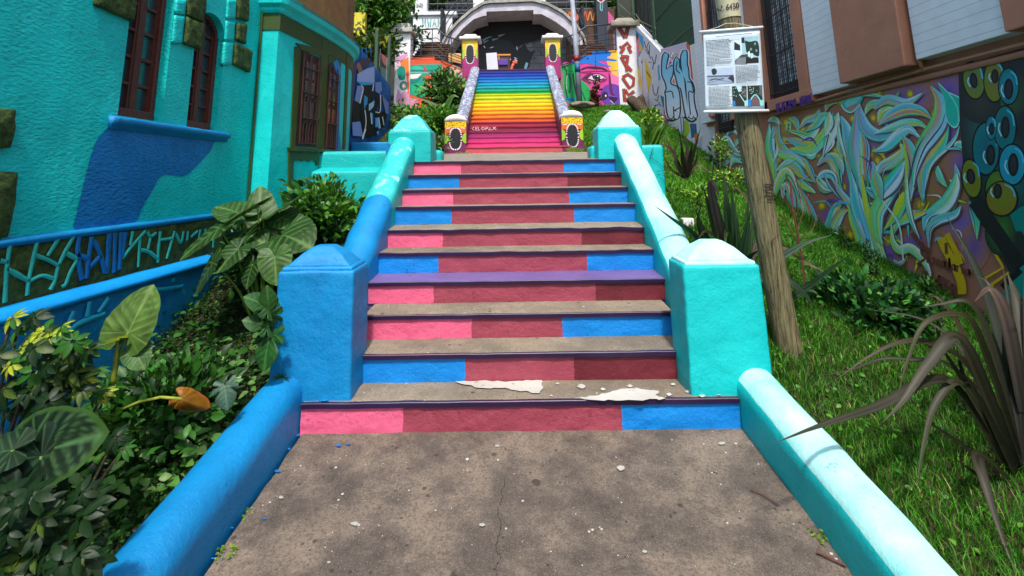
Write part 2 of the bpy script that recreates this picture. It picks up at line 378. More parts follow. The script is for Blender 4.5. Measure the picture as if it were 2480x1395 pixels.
# landing between the two flights
lb=MB(); N=20; g=[]
for j in range(N+1):
    y=2.70+j*5.2/N; hw=1.27 if y<3.1 else 2.2 if y>3.45 else 1.27+.93*(y-3.1)/.35
    for i in range(15):
        x=-hw+2*hw*i/14; g.append((x,y,1.8+.066*(y-2.7)+.008*noise.noise(Vector((x*2,y*2,1)))-(.0 if abs(x)<1.7 else .25*(abs(x)-1.7))))
lb.add(g,[(j*15+i,j*15+i+1,(j+1)*15+i+1,(j+1)*15+i) for j in range(N) for i in range(14)])
struct(lb.build('landing',m_land,smooth=True))
# ------------------------------------------------------------------ lower flight of ten painted steps
PK,RD,BL,DR=(240,108,146),(168,72,90),(0,142,226),(120,40,52)
m_pk=paint('pink_paint',PK,(226,92,130),wear=(240,120,150),wearamt=.7,big=.009); m_rd=paint('rose_red_paint',RD,(150,60,78),wear=(184,86,100),wearamt=.68,big=.009)
m_bl=paint('bright_blue_paint',BL,(0,126,212),big=.008); m_dr=paint('maroon_paint',DR,(98,24,38),big=.006)
m_pur=paint('purple_edge_paint',(48,28,68),(38,20,54),rough=.35,big=.001); m_lav=paint('lavender_paint',(116,96,152),(102,82,136),big=.003)
m_spill=paint('white_spilt_paint',(206,204,196),(176,172,162),wear=(140,128,114),wearamt=.6,wearsc=14,big=.002)
NZ=[.18,.365,.55,.735,.93,1.10,1.305,1.47,1.635,1.80]; BZ=[-.004,.179,.376,.565,.754,.938,1.125,1.303,1.482,1.648]
SW=[(-1.40,1.42),(-1.2,1.22),(-1.2,1.22)]+[(-1.28,1.28)]*7
SPL=[((977,1505),(m_pk,m_rd,m_bl)),((1127,1390),(m_bl,m_rd,m_dr)),((1143,1362),(m_pk,m_rd,m_bl)),((1051,1442),(m_pk,m_rd,m_dr)),((1062,1422),(m_bl,m_rd,m_bl)),
((1073,1408),(m_pk,m_rd,m_dr)),((1094,1390),(m_bl,m_rd,m_bl)),((1098,1378),(m_pk,m_rd,m_bl)),((1112,1374),(m_bl,m_rd,m_dr)),((1117,1365),(m_pk,m_rd,m_bl))]
st=thing('staircase','lower concrete staircase with risers painted in pink, red, blue and maroon blocks','staircase',(0,0,0))
tr_m=[m_conc]*3+[m_lav]+[m_conc]*6
for i in range(10):
    y0=i*.3; y1=y0+.3; z=NZ[i]; zb=BZ[i]; zn=BZ[i+1] if i<9 else 1.80
    xl,xr=SW[i]; b=MB()
    if i<9: b.hexa([(xl,y0+.004,zb-.08),(xr,y0+.004,zb-.08),(xr,y1+.02,zb-.08),(xl,y1+.02,zb-.08)],[(xl,y0+.004,z-.002),(xr,y0+.004,z-.002),(xr,y1+.02,zn-.003),(xl,y1+.02,zn-.003)])
    else: b.hexa([(xl,y0+.004,zb-.08),(xr,y0+.004,zb-.08),(xr,y1,zb-.08),(xl,y1,zb-.08)],[(xl,y0+.004,z-.004),(xr,y0+.004,z-.004),(xr,y1,zn+.012),(xl,y1,zn+.012)])
    so_=lumpy(b.build('step',tr_m[i] if i<9 else m_land,st),.09,.004,5,.006,2)
    so_['label']='lavender painted step' if i==3 else 'worn bare concrete step'
    nb=MB(); K=40
    pr=[(-.026,-.032),(-.027,-.004),(-.024,-.0005),(.012,-.0035),(.012,-.032)]
    sag=[(.0,.006*noise.noise(Vector((k*.35,i*3,0)))*(1.6 if i in(5,4,9) else .5)) for k in range(K+1)]
    path=[((xl+(xr-xl)*k/K,y0,z+sag[k][1]),(0,1,0)) for k in range(K+1)]
    no=nb.sweep(pr,path).build('nosing',m_pur,so_,smooth=False)
    xa=onY(SPL[i][0][0],0,y0).x if False else None
    ym=(z+zb)/2
    def xat(px):
        lo=ray(px,0); # find x where column px meets the riser plane at its mid height
        yy=proj_y(y0,ym); return onY(px,yy,y0).x
    def proj_y(Y,Z):
        d=Vector((0,Y,Z))-Vector(CAM); return CPY-CF*d.dot(UP)/d.dot(FW)
    cuts=[xl]+[xat(p) for p in SPL[i][0]]+[xr]
    for j in range(3):
        a,bx=cuts[j],cuts[j+1]; rb=MB(); nx_=max(6,int((bx-a)/.03)); nz_=7
        vv=[];dd=.016 if i==0 else .010
        for q in range(nz_+1):
            for k in range(nx_+1):
                zz=zb-.004+(z-.026-zb+.004)*q/nz_; wj=lambda c_,e_: c_ if e_ else c_+.007*noise.noise(Vector((c_*5,zz*38,i)))
                aa,bb=wj(a,j==0),wj(bx,j==2); x=aa+(bb-aa)*k/nx_
                h=noise.noise(Vector((x*6,zz*9,i*5)))*.6+noise.noise(Vector((x*19,zz*26,i*7)))*.4
                if q==0: zz+=.006*noise.noise(Vector((x*9,i*3,2)))
                vv.append((x,y0-.004-dd*.5-dd*h*.8,zz))
        nn=nx_+1
        rb.add(vv,[(q*nn+k,q*nn+k+1,(q+1)*nn+k+1,(q+1)*nn+k) for q in range(nz_) for k in range(nx_)])
        po=rb.build('riser_panel',SPL[i][1][j],so_,smooth=True)
# white paint patches on the first tread
def tread1(px,py):
    p=onZ(px,py,.185); return p
def treadz(p): return .18+(p[1]/.3)*(.179-.18)+.0045
def blot(pts,amp=3,nm='spilt_paint',mt=None):
    pb=MB()
    P=crm([Vector(p) for p in pts]+[Vector(pts[0])],5)[:-1]
    P=[p+Vector((random.uniform(-amp,amp),random.uniform(-amp*.4,amp*.4))) for p in P]
    tr=geometry.tessellate_polygon([[Vector((*p,0)) for p in P]])
    W=[onZ(p.x,p.y,.185) for p in P]; pb.add([(q.x,q.y,treadz(q)+.0014) for q in W],tr); pb.build(nm,mt or m_spill,st)
blot([(1105,925),(1180,922),(1250,924),(1310,921),(1308,950),(1270,948),(1220,940),(1160,938)],5)
blot([(1393,966),(1440,957),(1485,948),(1520,940),(1570,944),(1600,950),(1590,958),(1610,966),(1540,969),(1460,969)],5)
for (x,y,r) in ((1350,928,5),(1408,935,11),(1460,942,6),(1525,934,7),(1690,940,10),(1720,935,6),(1740,952,9),(1665,948,6),(1630,930,6),(1620,955,7),(1335,958,4),(1700,958,8)):
    blot([(x-r,y),(x,y-r*.5),(x+r,y+1),(x,y+r*.55)],1)
for (x,y,r) in ((850,935,14),(830,945,18),(860,928,10),(785,965,13),(800,955,16)):
    blot([(x-r,y),(x,y-r*.5),(x+r,y+1),(x,y+r*.55)],2,'blue_paint_spill',m_blue)
# ------------------------------------------------------------------ balustrade pillars and rails
def pillar(side,y0,yd,x0,x1,zb,zc,za,mat,mcap,label,capi=.045):
    name='balustrade_pillar'
    t=thing(name,label,'pillar',((x0+x1)/2,y0+yd/2,zb))
    b=MB(); e=.02
    b.hexa([(x0-e,y0-e,zb),(x1+e,y0-e,zb),(x1+e,y0+yd+e,zb),(x0-e,y0+yd+e,zb)],[(x0,y0,zc),(x1,y0,zc),(x1,y0+yd,zc),(x0,y0+yd,zc)])
    lumpy(b.build('shaft',mat,t),.035,.009,6,.018)
    c=MB(); i=capi; cx,cy=(x0+x1)/2,y0+yd/2
    c.hexa([(x0+i*.3,y0+i*.3,zc-.01),(x1-i*.3,y0+i*.3,zc-.01),(x1-i*.3,y0+yd-i*.3,zc-.01),(x0+i*.3,y0+yd-i*.3,zc-.01)],
           [(x0+i*.4,y0+i*.4,zc+.024),(x1-i*.4,y0+i*.4,zc+.024),(x1-i*.4,y0+yd-i*.4,zc+.024),(x0+i*.4,y0+yd-i*.4,zc+.024)])
    a=.045; k_=.75; W_,D_=x1-x0,yd
    c.hexa([(x0+i*k_,y0+i*k_,zc+.018),(x1-i*k_,y0+i*k_,zc+.018),(x1-i*k_,y0+yd-i*k_,zc+.018),(x0+i*k_,y0+yd-i*k_,zc+.018)],
           [(x0+W_*.24,y0+D_*.24,zc+(za-zc)*.70),(x1-W_*.24,y0+D_*.24,zc+(za-zc)*.70),(x1-W_*.24,y0+yd-D_*.24,zc+(za-zc)*.70),(x0+W_*.24,y0+yd-D_*.24,zc+(za-zc)*.70)])
    c.hexa([(x0+W_*.24,y0+D_*.24,zc+(za-zc)*.70),(x1-W_*.24,y0+D_*.24,zc+(za-zc)*.70),(x1-W_*.24,y0+yd-D_*.24,zc+(za-zc)*.70),(x0+W_*.24,y0+yd-D_*.24,zc+(za-zc)*.70)],
           [(cx-a*1.4,cy-a,za),(cx+a*1.4,cy-a,za),(cx+a*1.4,cy+a,za),(cx-a*1.4,cy+a,za)])
    lumpy(c.build('cap',mcap,t),.05,.004,7,.014)
    return t
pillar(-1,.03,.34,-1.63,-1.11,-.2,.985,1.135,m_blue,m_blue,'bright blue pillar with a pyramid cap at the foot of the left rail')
pillar(1,.03,.34,1.14,1.66,-.2,.985,1.135,m_aqua,m_aqua_toplit,'turquoise pillar with a chalky cap painted pale for top light at the foot of the right rail')
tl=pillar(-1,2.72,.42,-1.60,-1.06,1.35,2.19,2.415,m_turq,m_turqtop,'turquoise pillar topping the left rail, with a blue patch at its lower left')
pillar(1,2.72,.42,1.06,1.61,1.35,2.20,2.435,m_aqua,m_aqua_toplit,'turquoise pillar with pale pyramid cap at the top of the right rail')
qb=MB(); qb.add([(-1.622,2.712,1.80),(-1.50,2.700,1.80),(-1.53,2.704,1.98),(-1.56,2.706,2.03),(-1.618,2.716,2.04)],[(0,1,2,3,4)])
qb.build('blue_patch',m_blue,tl)
def raily(side,x0,x1,line,zb,mats,name,label,splits=None,slant=.0,sq=1.,hh=.95):
    """rail wall with a rounded back; line=[(y,ztop)...] ; material 0 sides, 1 crown; splits y-> material pair"""
    t=thing(name,label,'rail wall',((x0+x1)/2,line[0][0],zb(line[0][0])))
    r=(x1-x0)/2; cx=(x0+x1)/2; n=14
    def seg(ys,ms,nm):
        b=MB(); rows=[]
        for y in ys:
            zt=float(np.interp(y,[q[0] for q in line],[q[1] for q in line])); zz=zb(y)
            pw=lambda v:math.copysign(abs(v)**sq,v); rz=r*hh
            A=[(cx-r*pw(math.cos(PI*k/n)),zt-rz+rz*pw(math.sin(PI*k/n))) for k in range(1,n)]
            P=[(x0-slant,zz),(x0-slant*.4,(zz+zt-rz)/2),(x0,zt-rz)]+A+[(x1,zt-rz),(x1+slant*.4,(zz+zt-rz)/2),(x1+slant,zz)]
            rows.append([(p[0]+.011*noise.noise(Vector((p[0]*5,y*4,p[1]*5))),y,p[1]+.010*noise.noise(Vector((p[0]*5,y*3.5,7)))) for p in P])
        m=len(rows[0]); vs=[v for rw in rows for v in rw]
        fs=[];mi=[]
        for i in range(len(rows)-1):
            for j in range(m-1):
                fs.append((i*m+j,i*m+j+1,(i+1)*m+j+1,(i+1)*m+j)); mi.append(1 if 4<=j<m-5 else 0)
        b.add(vs,fs); b.m=mi
        b.add([rows[0][k] for k in range(m)],[tuple(range(m))]); b.add([rows[-1][k] for k in range(m)],[tuple(range(m))])
        return b.build(nm,ms,t,smooth=True)
    y0,y1=line[0][0],line[-1][0]
    if not splits: seg(list(np.linspace(y0,y1,40)),mats,'wall')
    else:
        ed=[y0]+[s[0] for s in splits]+[y1]
        for k in range(len(ed)-1):
            o=seg(list(np.linspace(ed[k],ed[k+1],24)),mats[k],'wall_section')
    return t
up=[(.30,.60),(.9,.985),(1.6,1.43),(2.76,2.14)]
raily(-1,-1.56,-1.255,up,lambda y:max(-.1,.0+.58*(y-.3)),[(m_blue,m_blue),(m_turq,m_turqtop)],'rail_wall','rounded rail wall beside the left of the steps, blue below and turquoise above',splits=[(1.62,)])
raily(1,1.255,1.56,up,lambda y:max(-.1,.0+.58*(y-.3)),(m_aqua,m_aqua_toplit),'rail_wall','rounded rail wall beside the right of the steps, crown painted pale for top light on turquoise')
lo=[(-5.5,-.33),(-2.6,-.02),(-1.3,.135),(-.6,.245),(.06,.345)]
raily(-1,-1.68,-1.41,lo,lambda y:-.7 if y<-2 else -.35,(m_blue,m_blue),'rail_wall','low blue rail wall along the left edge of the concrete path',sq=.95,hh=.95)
raily(1,1.425,1.69,lo,lambda y:-.7 if y<-2 else -.35,(m_aqua,m_aqua_toplit),'rail_wall','low turquoise rail wall along the right edge of the concrete path',sq=.95,hh=.95)
# return walls behind the upper pillars
t=thing('garden_wall','low turquoise two-tier wall joining the corner bay to the upper left pillar','wall',(-2,3.3,1.2))
b=MB(); b.box(-2.72,-.99,3.22,3.5,1.0,1.975); lumpy(b.build('wall',m_turq,t),.07,.005,4,.05)
b=MB(); b.hexa([(-2.70,2.98,1.0),(-1.58,2.98,1.0),(-1.58,3.25,1.0),(-2.70,3.25,1.0)],[(-2.70,3.0,1.70),(-1.58,3.0,1.70),(-1.58,3.25,1.76),(-2.70,3.25,1.76)]); lumpy(b.build('ledge',m_turq,t),.07,.005,4,.03)
t=thing('garden_wall','low turquoise wall running out behind the upper right pillar, dark scratches on its face','wall',(1.5,3.0,1.2))
b=MB(); b.box(1.0,1.96,2.98,3.3,1.0,1.985); lumpy(b.build('wall',m_aqua,t),.07,.005,4,.04)
wl=Wall([(1.5,2.965),(2.0,2.965)]); p=Painter(wl,(1560,270,4.81),.006)
for s_ in ([(105,410),(80,500),(60,560)],[(70,540),(130,570),(200,630),(240,665)],[(60,520),(110,480)],[(140,700),(240,685)],[(150,730),(235,750),(240,800)],[(190,770),(240,830)]): p.stroke(s_,5,(0,70,80))
p.build('scratches',m_vc,t,fix=False)
# ------------------------------------------------------------------ left house: stuccoed front, stone plinth, curved corner bay
HX=-3.0
house=thing('house','turquoise stuccoed house with arched brown windows, green corner stones and a curved corner bay','house',(HX,0,.5))
WF=Wall([(HX,-9),(HX,2.2)])
def opening_wall(y0,y1,z0,z1,holes,x,mat,name,parent):
    """wall in the plane x with arched holes [(ya,yb,zs,zspring)]; built as vertical strips"""
    b=MB(); ys={y0,y1}
    for (a,c,zs,zp) in holes:
        for k in range(13): ys.add(a+(c-a)*k/12)
    ys=sorted(ys)
    def hole(y):
        for (a,c,zs,zp) in holes:
            if a-1e-6<=y<=c+1e-6: 
                r=(c-a)/2; return zs,zp+math.sqrt(max(0,r*r-(y-(a+c)/2)**2))
    for a,c in zip(ys,ys[1:]):
        h=hole((a+c)/2)
        if h:
            ha,hc=hole(a),hole(c)
            b.add([(x,a,z0),(x,c,z0),(x,c,ha[0]),(x,a,ha[0])],[(0,1,2,3)])
            b.add([(x,a,ha[1]),(x,c,hc[1]),(x,c,z1),(x,a,z1)],[(0,1,2,3)])
            b.add([(x,a,ha[1]),(x,c,hc[1]),(x-.16,c,hc[1]),(x-.16,a,ha[1])],[(0,1,2,3)])
        else: b.add([(x,a,z0),(x,c,z0),(x,c,z1),(x,a,z1)],[(0,1,2,3)])
    for (a,c,zs,zp) in holes:
        for y in (a,c): b.add([(x,y,zs),(x-.16,y,zs),(x-.16,y,zp),(x,y,zp)],[(0,1,2,3)])
        b.add([(x,a,zs),(x,c,zs),(x-.16,c,zs),(x-.16,a,zs)],[(0,1,2,3)])
    return b.build(name,mat,parent)
pw=lambda px,py:onX(px,py,HX)
wa=[pw(284,285).y,pw(392,292).y]; wb=[pw(452,300).y,pw(526,318).y]
HOL=[(wa[0],wa[1],2.10,3.02+.28),(wb[0],wb[1],2.09,3.02)]
wl=opening_wall(-9,2.22,1.2,4.7,HOL,HX,m_stucT,'wall',house)
b=MB(); b.box(-9,HX,2.1,2.22,1.2,4.7); b.box(-9,HX-.3,-9,2.2,4.68,4.75); b.add([(-9,2.2,-1),(-9,2.2,4.7),(-9,-9,4.7),(-9,-9,-1)],[(0,1,2,3)]); b.build('side_wall',m_stucT,house)
def arch_window(ya,yc,zs,zp,rows):
    x=HX-.10; w=MB(); r=(yc-ya)/2; cy=(ya+yc)/2; f=.045
    fr=w; n=12
    fr.box(x-.05,x+.03,ya,ya+f,zs,zp); fr.box(x-.05,x+.03,yc-f,yc,zs,zp); fr.box(x-.05,x+.05,ya+f,yc-f,zs,zs+.075)
    fr.box(x-.05,x+.015,cy-f*.62,cy+f*.62,zs+.076,zp+r-.02)
    for k in range(n):
        a0,a1=PI*k/n,PI*(k+1)/n
        q=lambda a,R,X:(X,cy-R*math.cos(a),zp+R*math.sin(a))
        fr.hexa([q(a0,r-f,x-.05),q(a0,r-f,x+.03),q(a0,r,x+.03),q(a0,r,x-.05)],[q(a1,r-f,x-.05),q(a1,r-f,x+.03),q(a1,r,x+.03),q(a1,r,x-.05)])
    o=fr.build('window',m_wood,house,bevel=.006)
    g=MB()
    for k in range(n):
        a0,a1=PI*k/n,PI*(k+1)/n
        g.add([(x-.02,cy,zp),(x-.02,cy-r*.98*math.cos(a0),zp+r*.98*math.sin(a0)),(x-.02,cy-r*.98*math.cos(a1),zp+r*.98*math.sin(a1))],[(0,1,2)])
    g.add([(x-.02,ya+.01,zs),(x-.02,yc-.01,zs),(x-.02,yc-.01,zp),(x-.02,ya+.01,zp)],[(0,1,2,3)])
    g.build('pane',m_glass,o)
    mb=MB(); H=zp+r*.6-zs
    for s_ in ((ya+f,cy-f*.62),(cy+f*.62,yc-f)):
        mb.box(x-.03,x+.006,s_[0]+.001,s_[0]+.022,zs+.076,zp+r*.55); mb.box(x-.03,x+.006,s_[1]-.022,s_[1]-.001,zs+.076,zp+r*.55)
        for k in range(1,rows): mb.box(x-.03,x+.004,s_[0]+.022,s_[1]-.022,zs+.06+H*k/rows-.012,zs+.06+H*k/rows+.012)
    mb.build('glazing_bar',m_wood,o)
arch_window(*HOL[0],6); arch_window(*HOL[1],6)
y0,y1=pw(268,290).y-.02,pw(545,335).y+.02
b=MB(); b.sweep([(-.02,1.992),(.018,1.996),(.024,2.028),(.048,2.034),(.052,2.075),(.04,2.088),(-.1,2.098)],[((HX,y0,0),(1,0,0)),((HX,(y0+y1)/2,0),(1,0,0)),((HX,y1,0),(1,0,0))])
lumpy(b.build('window_sill',m_blue,house),.05,.006,8,0)
# raised green stones
def block(pts,d,mat,name,parent,wall,am=.01):
    b=MB(); P=[wall.hit(*p) for p in pts]; n=len(P); c=sum((p[0] for p in P),Vector())/n
    vs=[p[0]-p[1]*.02 for p in P]+[p[0]+p[1]*d*.75 for p in P]+[c.lerp(p[0],.90)+p[1]*d for p in P]
    fs=[tuple(range(n))]+[(i,(i+1)%n,n+(i+1)%n,n+i) for i in range(n)]+[(n+i,n+(i+1)%n,2*n+(i+1)%n,2*n+i) for i in range(n)]+[tuple(range(2*n,3*n))]
    b.add(vs,fs); return lumpy(b.build(name,mat,parent),.035,am,11,0)
G=[[(232,-40),(325,-40),(315,52),(225,12)],[(450,-40),(494,-40),(491,11),(484,54),(448,38)],[(446,41),(486,57),(478,120),(440,106)],
[(572,-40),(597,-40),(595,52),(570,45)],[(570,56),(591,59),(588,107),(567,97)],[(565,106),(606,124),(599,176),(561,156)],
[(668,34),(683,39),(681,90),(665,82)],[(650,278),(667,278),(661,348),(643,348)],[(627,357),(661,357),(658,423),(624,421)],[(613,434),(649,434),(652,498),(609,498)],
[(-60,262),(25,265),(20,310),(11,358),(-60,362)],[(-60,416),(30,418),(22,500),(5,575),(-60,585)]]
WB=Wall([(HX,-9),(HX,2.6)])
for g in G: block(g,.045,m_stone,'corner_stone',house,WB)
for g in [[(424,0),(447,0),(444,36),(421,33)],[(421,37),(443,40),(437,104),(414,106)],[(549,0),(569,0),(567,44),(546,46)],[(546,50),(566,55),(564,96),(543,99)],[(542,102),(562,105),(558,155),(537,158)]]:
    block(g,.02,m_stucT,'turquoise_stone',house,WB,.004)
# blue painted patch on the stucco
m_stucB=stucco('blue_stucco',(0,126,196),(0,110,178))
p=Painter(WF,(0,0,1),.0035); p.curve([(268,300),(240,330),(225,360),(213,400),(203,440),(193,480),(184,520),(181,556),(250,548),(325,538),(340,510),(355,483),(369,460),(383,434),(401,423),(430,427),(450,425),(477,401),(509,366),(519,344),(540,338),(400,312)],(0,110,190),3)
p.build('blue_painted_patch',m_stucB,house,fix=False)
# plinth of irregular stones, sloping ledge and lower wall
b=MB(); b.box(HX-.2,HX+.03,-9,2.22,.86,1.245); lumpy_p=b.build('stone_plinth',m_stone,house)
b=MB(); b.sweep([(-.05,1.235),(.04,1.238),(.052,1.262),(.04,1.285),(-.05,1.29)],[((HX,y,0),(1,0,0)) for y in np.linspace(-9,2.2,60)]); lumpy(b.build('blue_band',m_blue,house),.2,.004,5,0)
PX=HX+.040; WP=Wall([(PX,-9),(PX,2.2)])
# uneven faces of the stones
for k_ in range(1): pass
lumpy(lumpy_p,.06,.016,7,0)
JT=(0,560,4.65)
jl=[[(430,100),(390,260),(330,540),(310,720)],[(400,270),(540,320),(670,390)],[(680,60),(540,280)],[(840,50),(740,230),(660,400),(620,560),(570,660)],[(740,240),(870,310)],[(880,310),(800,450),(740,600),(690,630)],[(340,560),(480,500),(600,530)],
[(1500,0),(1470,160)],[(1640,0),(1480,180),(1380,310)],[(1580,80),(1560,400)],[(1660,0),(1700,60),(1760,20)],[(1700,60),(1670,200)],[(1570,210),(1680,230),(1780,310)],[(1810,0),(1790,180),(1780,350)],[(1800,100),(1950,80)],[(1970,0),(1880,310)],[(1980,20),(2040,130),(2070,0)],[(2120,0),(2110,100)],[(2230,0),(2150,70)],
[(2260,-20),(2240,100),(2230,200)],[(2320,-30),(2300,160)],[(2240,90),(2380,40)],[(2420,-40),(2400,180)],[(120,140),(80,420),(60,800)],[(80,420),(330,560)],[(0,330),(90,350)]]
jb=[[(900,60),(880,200),(900,400),(930,540)],[(870,260),(990,310)],[(1040,60),(1010,250),(980,530)],[(1060,100),(1130,250),(1190,460)],[(1140,280),(1000,420)],[(1240,20),(1220,250),(1210,470)],[(1300,10),(1290,460)],[(1370,10),(1350,430)],[(1420,10),(1380,300)]]
def joints(lst,mat,name,w,wall=WP,T=JT,base=0):
    b=MB()
    for L in lst:
        cl=[wall.hit(T[0]+q.x/T[2],T[1]+q.y/T[2])[0] for q in crm([Vector(a) for a in L],4)]
        if base: cl=[p for p in cl if p.z<.822]
        if len(cl)<2: continue
        vs=[];n=len(cl)
        for i,p in enumerate(cl):
            d=(cl[min(i+1,n-1)]-cl[max(i-1,0)]).normalized(); s=Vector((0,-d.z,d.y)); ww=w*(.75+.5*abs(noise.noise(p*9)))
            vs+=[p+s*ww+Vector((-.004,0,0)),p+s*ww*.7+Vector((.003,0,0)),p-s*ww*.7+Vector((.003,0,0)),p-s*ww+Vector((-.004,0,0))]
        b.add(vs,[(i*4+k,i*4+k+1,i*4+k+5,i*4+k+4) for i in range(n-1) for k in range(3)])
    return b.build(name,mat,house,smooth=True)
m_joint=paint('turquoise_joint_paint',(50,196,180),(30,176,160)); m_jb=paint('blue_joint_paint',(0,118,190),(0,100,170))
joints(jl,m_joint,'joint',.0155)['label']='raised turquoise mortar joints between green stones'
joints(jb,m_jb,'joint',.021)['label']='raised blue mortar joints between green stones'
b=MB(); b.sweep([(-.05,.90),(.04,.905),(.135,.865),(.14,.84),(.128,.828),(-.05,.82)],[((HX,y,0),(1,0,0)) for y in np.linspace(-9,2.25,60)])
lumpy(b.build('ledge',paint('light_blue_paint',(8,158,232),(0,140,216)),house),.15,.006,6,0)
b=MB()
ys=np.linspace(-9,2.25,150); zs=np.linspace(.835,-.9,26)
vs=[(HX+.105+.022*noise.noise(Vector((0,y*3.1,z*4)))+.018*noise.noise(Vector((1,y*9,z*11))),y,z) for z in zs for y in ys]
n=len(ys); b.add(vs,[(j*n+i,j*n+i+1,(j+1)*n+i+1,(j+1)*n+i) for j in range(len(zs)-1) for i in range(n-1)])
b.build('lower_wall',paint('deep_blue_paint',(0,146,200),(0,120,180),wear=(0,180,216),wearamt=.6,big=.012),house,smooth=True)
WL=Wall([(HX+.128,-9),(HX+.128,2.2)])
joints([[(450,810),(410,960)],[(1040,650),(1010,830),(990,960)],[(1330,590),(1200,800),(1110,920)],[(1570,480),(1560,640)],[(1740,460),(1690,590)],[(1180,930),(900,1040),(760,1150)],[(1960,370),(1940,480)],[(690,740),(660,900)],[(1720,660),(1900,650),(2060,620)],[(1800,480),(1900,440),(1960,560)],[(840,900),(780,1050)]],
  paint('streaky_turquoise_paint',(40,186,206),(0,150,190)),'streak',.02,WL,JT,1)
# curved corner bay
BAY=[(-2.79,2.13),(-2.73,2.6),(-2.67,3.1),(-2.635,3.6),(-2.635,4.05),(-2.70,4.5),(-2.9,4.9),(-3.4,5.2)]
cv=[tuple(p) for p in crm([Vector(q) for q in BAY],6)]
WBAY=Wall(cv)
b=MB(); pts=[(-3.2,2.13)]+cv
b.add([(x,y,z) for z in (-.2,3.86) for x,y in pts],[(i,i+1,len(pts)+i+1,len(pts)+i) for i in range(len(pts)-1)]); b.build('bay_wall',m_bay,house)
def bayprof(prof,mat,name,i0=0,i1=None,smooth=False,front=True):
    b=MB(); path=[]; P=cv[i0:i1]
    for i,q in enumerate(P):
        a=Vector(P[min(i+1,len(P)-1)])-Vector(P[max(i-1,0)]); nn=Vector((a.y,-a.x)).normalized()
        if nn.x<0 and i<len(P)*.6: nn=-nn
        path.append(((q[0],q[1],0),(nn.x,nn.y,0)))
    if front and i0==0: path=[((-3.05,2.13,0),(0,-1,0)),((-2.8,2.13,0),(.7,-.9,0))]+path
    b.sweep(prof,path); return b.build(name,mat,house)
zc=WBAY.hit(692,14)[0].z; 
bayprof([(-.03,zc-.14),(.03,zc-.13),(.05,zc-.10),(.05,zc-.07),(.10,zc-.03),(.11,zc+.03),(-.03,zc+.05)],m_bay,'cornice')
zg=WBAY.hit(690,75)[0].z
bayprof([(-.02,zc-.34),(.012,zc-.34),(.012,zc-.142),(-.02,zc-.142)],m_gtrim,'green_frieze')
bayprof([(-.3,zc+.04),(.0,zc+.04),(.0,zc+1.7),(-.3,zc+1.7)],plain('ochre_render',(150,106,58),.8,var=.4,sc=6),'upper_wall')
# painted and moulded trims of the bay
def onbay(name,mat,d,polys):
    b=MB()
    for pts in polys:
        P=[WBAY.hit(*p) for p in pts]; n=len(P)
        b.add([p[0]-p[1]*.01 for p in P]+[p[0]+p[1]*d for p in P],[tuple(range(n))[::-1],tuple(range(n,2*n))]+[(i,(i+1)%n,n+(i+1)%n,n+i) for i in range(n)])
    return b.build(name,mat,house)
# green window surround drawn as four bars per window
def surround(L,R,T,B,l2,r2,t2):
    return None
T6=(680,100,4.65); c6=lambda L:[(680+x/4.65,100+y/4.65) for x,y in L]
onbay('green_surround',m_gtrim,.018,[c6(q) for q in ([(150,60),(170,60),(215,120),(150,1190),(100,1190)],[(160,20),(460,90),(450,170),(210,90)],[(455,-40),(525,-20),(505,1215),(470,1215),(380,1190),(420,300),(445,170)],[(530,150),(670,245),(665,300),(525,235)])])
onbay('green_surround',m_gtrim,.018,[c6(q) for q in ([(735,130),(760,150),(715,1215),(690,1215)],)])
onbay('green_sill_panel',m_gtrim,.05,[c6(q) for q in ([(70,1195),(470,1215),(455,1250),(75,1235)],)])
onbay('green_sill_panel',m_gtrim,.02,[c6(q) for q in ([(80,1240),(415,1250),(385,1360),(345,1335),(305,1355),(265,1335),(225,1350),(190,1330),(160,1345),(130,1345),(125,1650),(75,1650)],[(385,1360),(415,1250),(415,1400),(390,1400)])])
m_iron=plain('rusty_iron',(70,48,44),.6,var=.3)
for (nm,outer) in (('bay_window',[(222,100),(440,190),(370,1190),(160,1180)]),('bay_window',[(520,245),(640,310),(600,1225),(475,1215)])):
    w=onbay('bay_window',plain('window_recess_brown',(48,28,24),.5,var=.3),.021,[c6(outer)])
    a,bq,c_,d_=[Vector(q) for q in outer]; g=MB()
    pt=lambda u,v,e:(lambda q:(lambda h:h[0]+h[1]*e)(WBAY.hit(680+q.x/4.65,100+q.y/4.65)))((a.lerp(bq,u)).lerp(d_.lerp(c_,u),v))
    gl=MB()
    for (u0,u1) in ((.22,.44),(.52,.74)):
        for v0 in (.10,.30,.52): gl.add([pt(u0,v0,.024),pt(u1,v0,.024),pt(u1,v0+.17,.024),pt(u0,v0+.17,.024)],[(0,1,2,3)])
    gl.build('pane',m_glass,w)
    fr=MB()
    for u in (.12,.48,.85): fr.tube([pt(u,.02,.026),pt(u,.5,.026),pt(u,.98,.026)],.014,6)
    for v in (.28,.50,.72): fr.tube([pt(.12,v,.026),pt(.85,v,.026)],.010,6)
    fr.build('casement',m_wood,w)
    for k in range(7): g.tube([pt(.02+.16*k,.08,.05),pt(.02+.16*k,.98,.05)],.0055,5)
    for v in (.17,.43,.70,.97): g.tube([pt(0,v,.052),pt(.5,v,.054),pt(1,v,.052)],.007,5)
    for u in (.3,.62): g.tube([pt(u-.08,.76,.05),pt(u,.72,.05),pt(u+.08,.76,.05)],.005,5)
    g.build('window_grille',m_iron,w)
onbay('blue_painted_reveal',m_blue,.024,[c6([(575,240),(620,205),(660,290),(640,1000),(665,1225),(600,1225),(625,400)])])
# dark rain pipe in the corner between front and bay
b=MB(); b.tube([(-2.985,2.10,-.2),(-2.985,2.10,1.5),(-2.985,2.10,3.9)],.012,6); b.build('gap_pipe',m_gtrim,house)
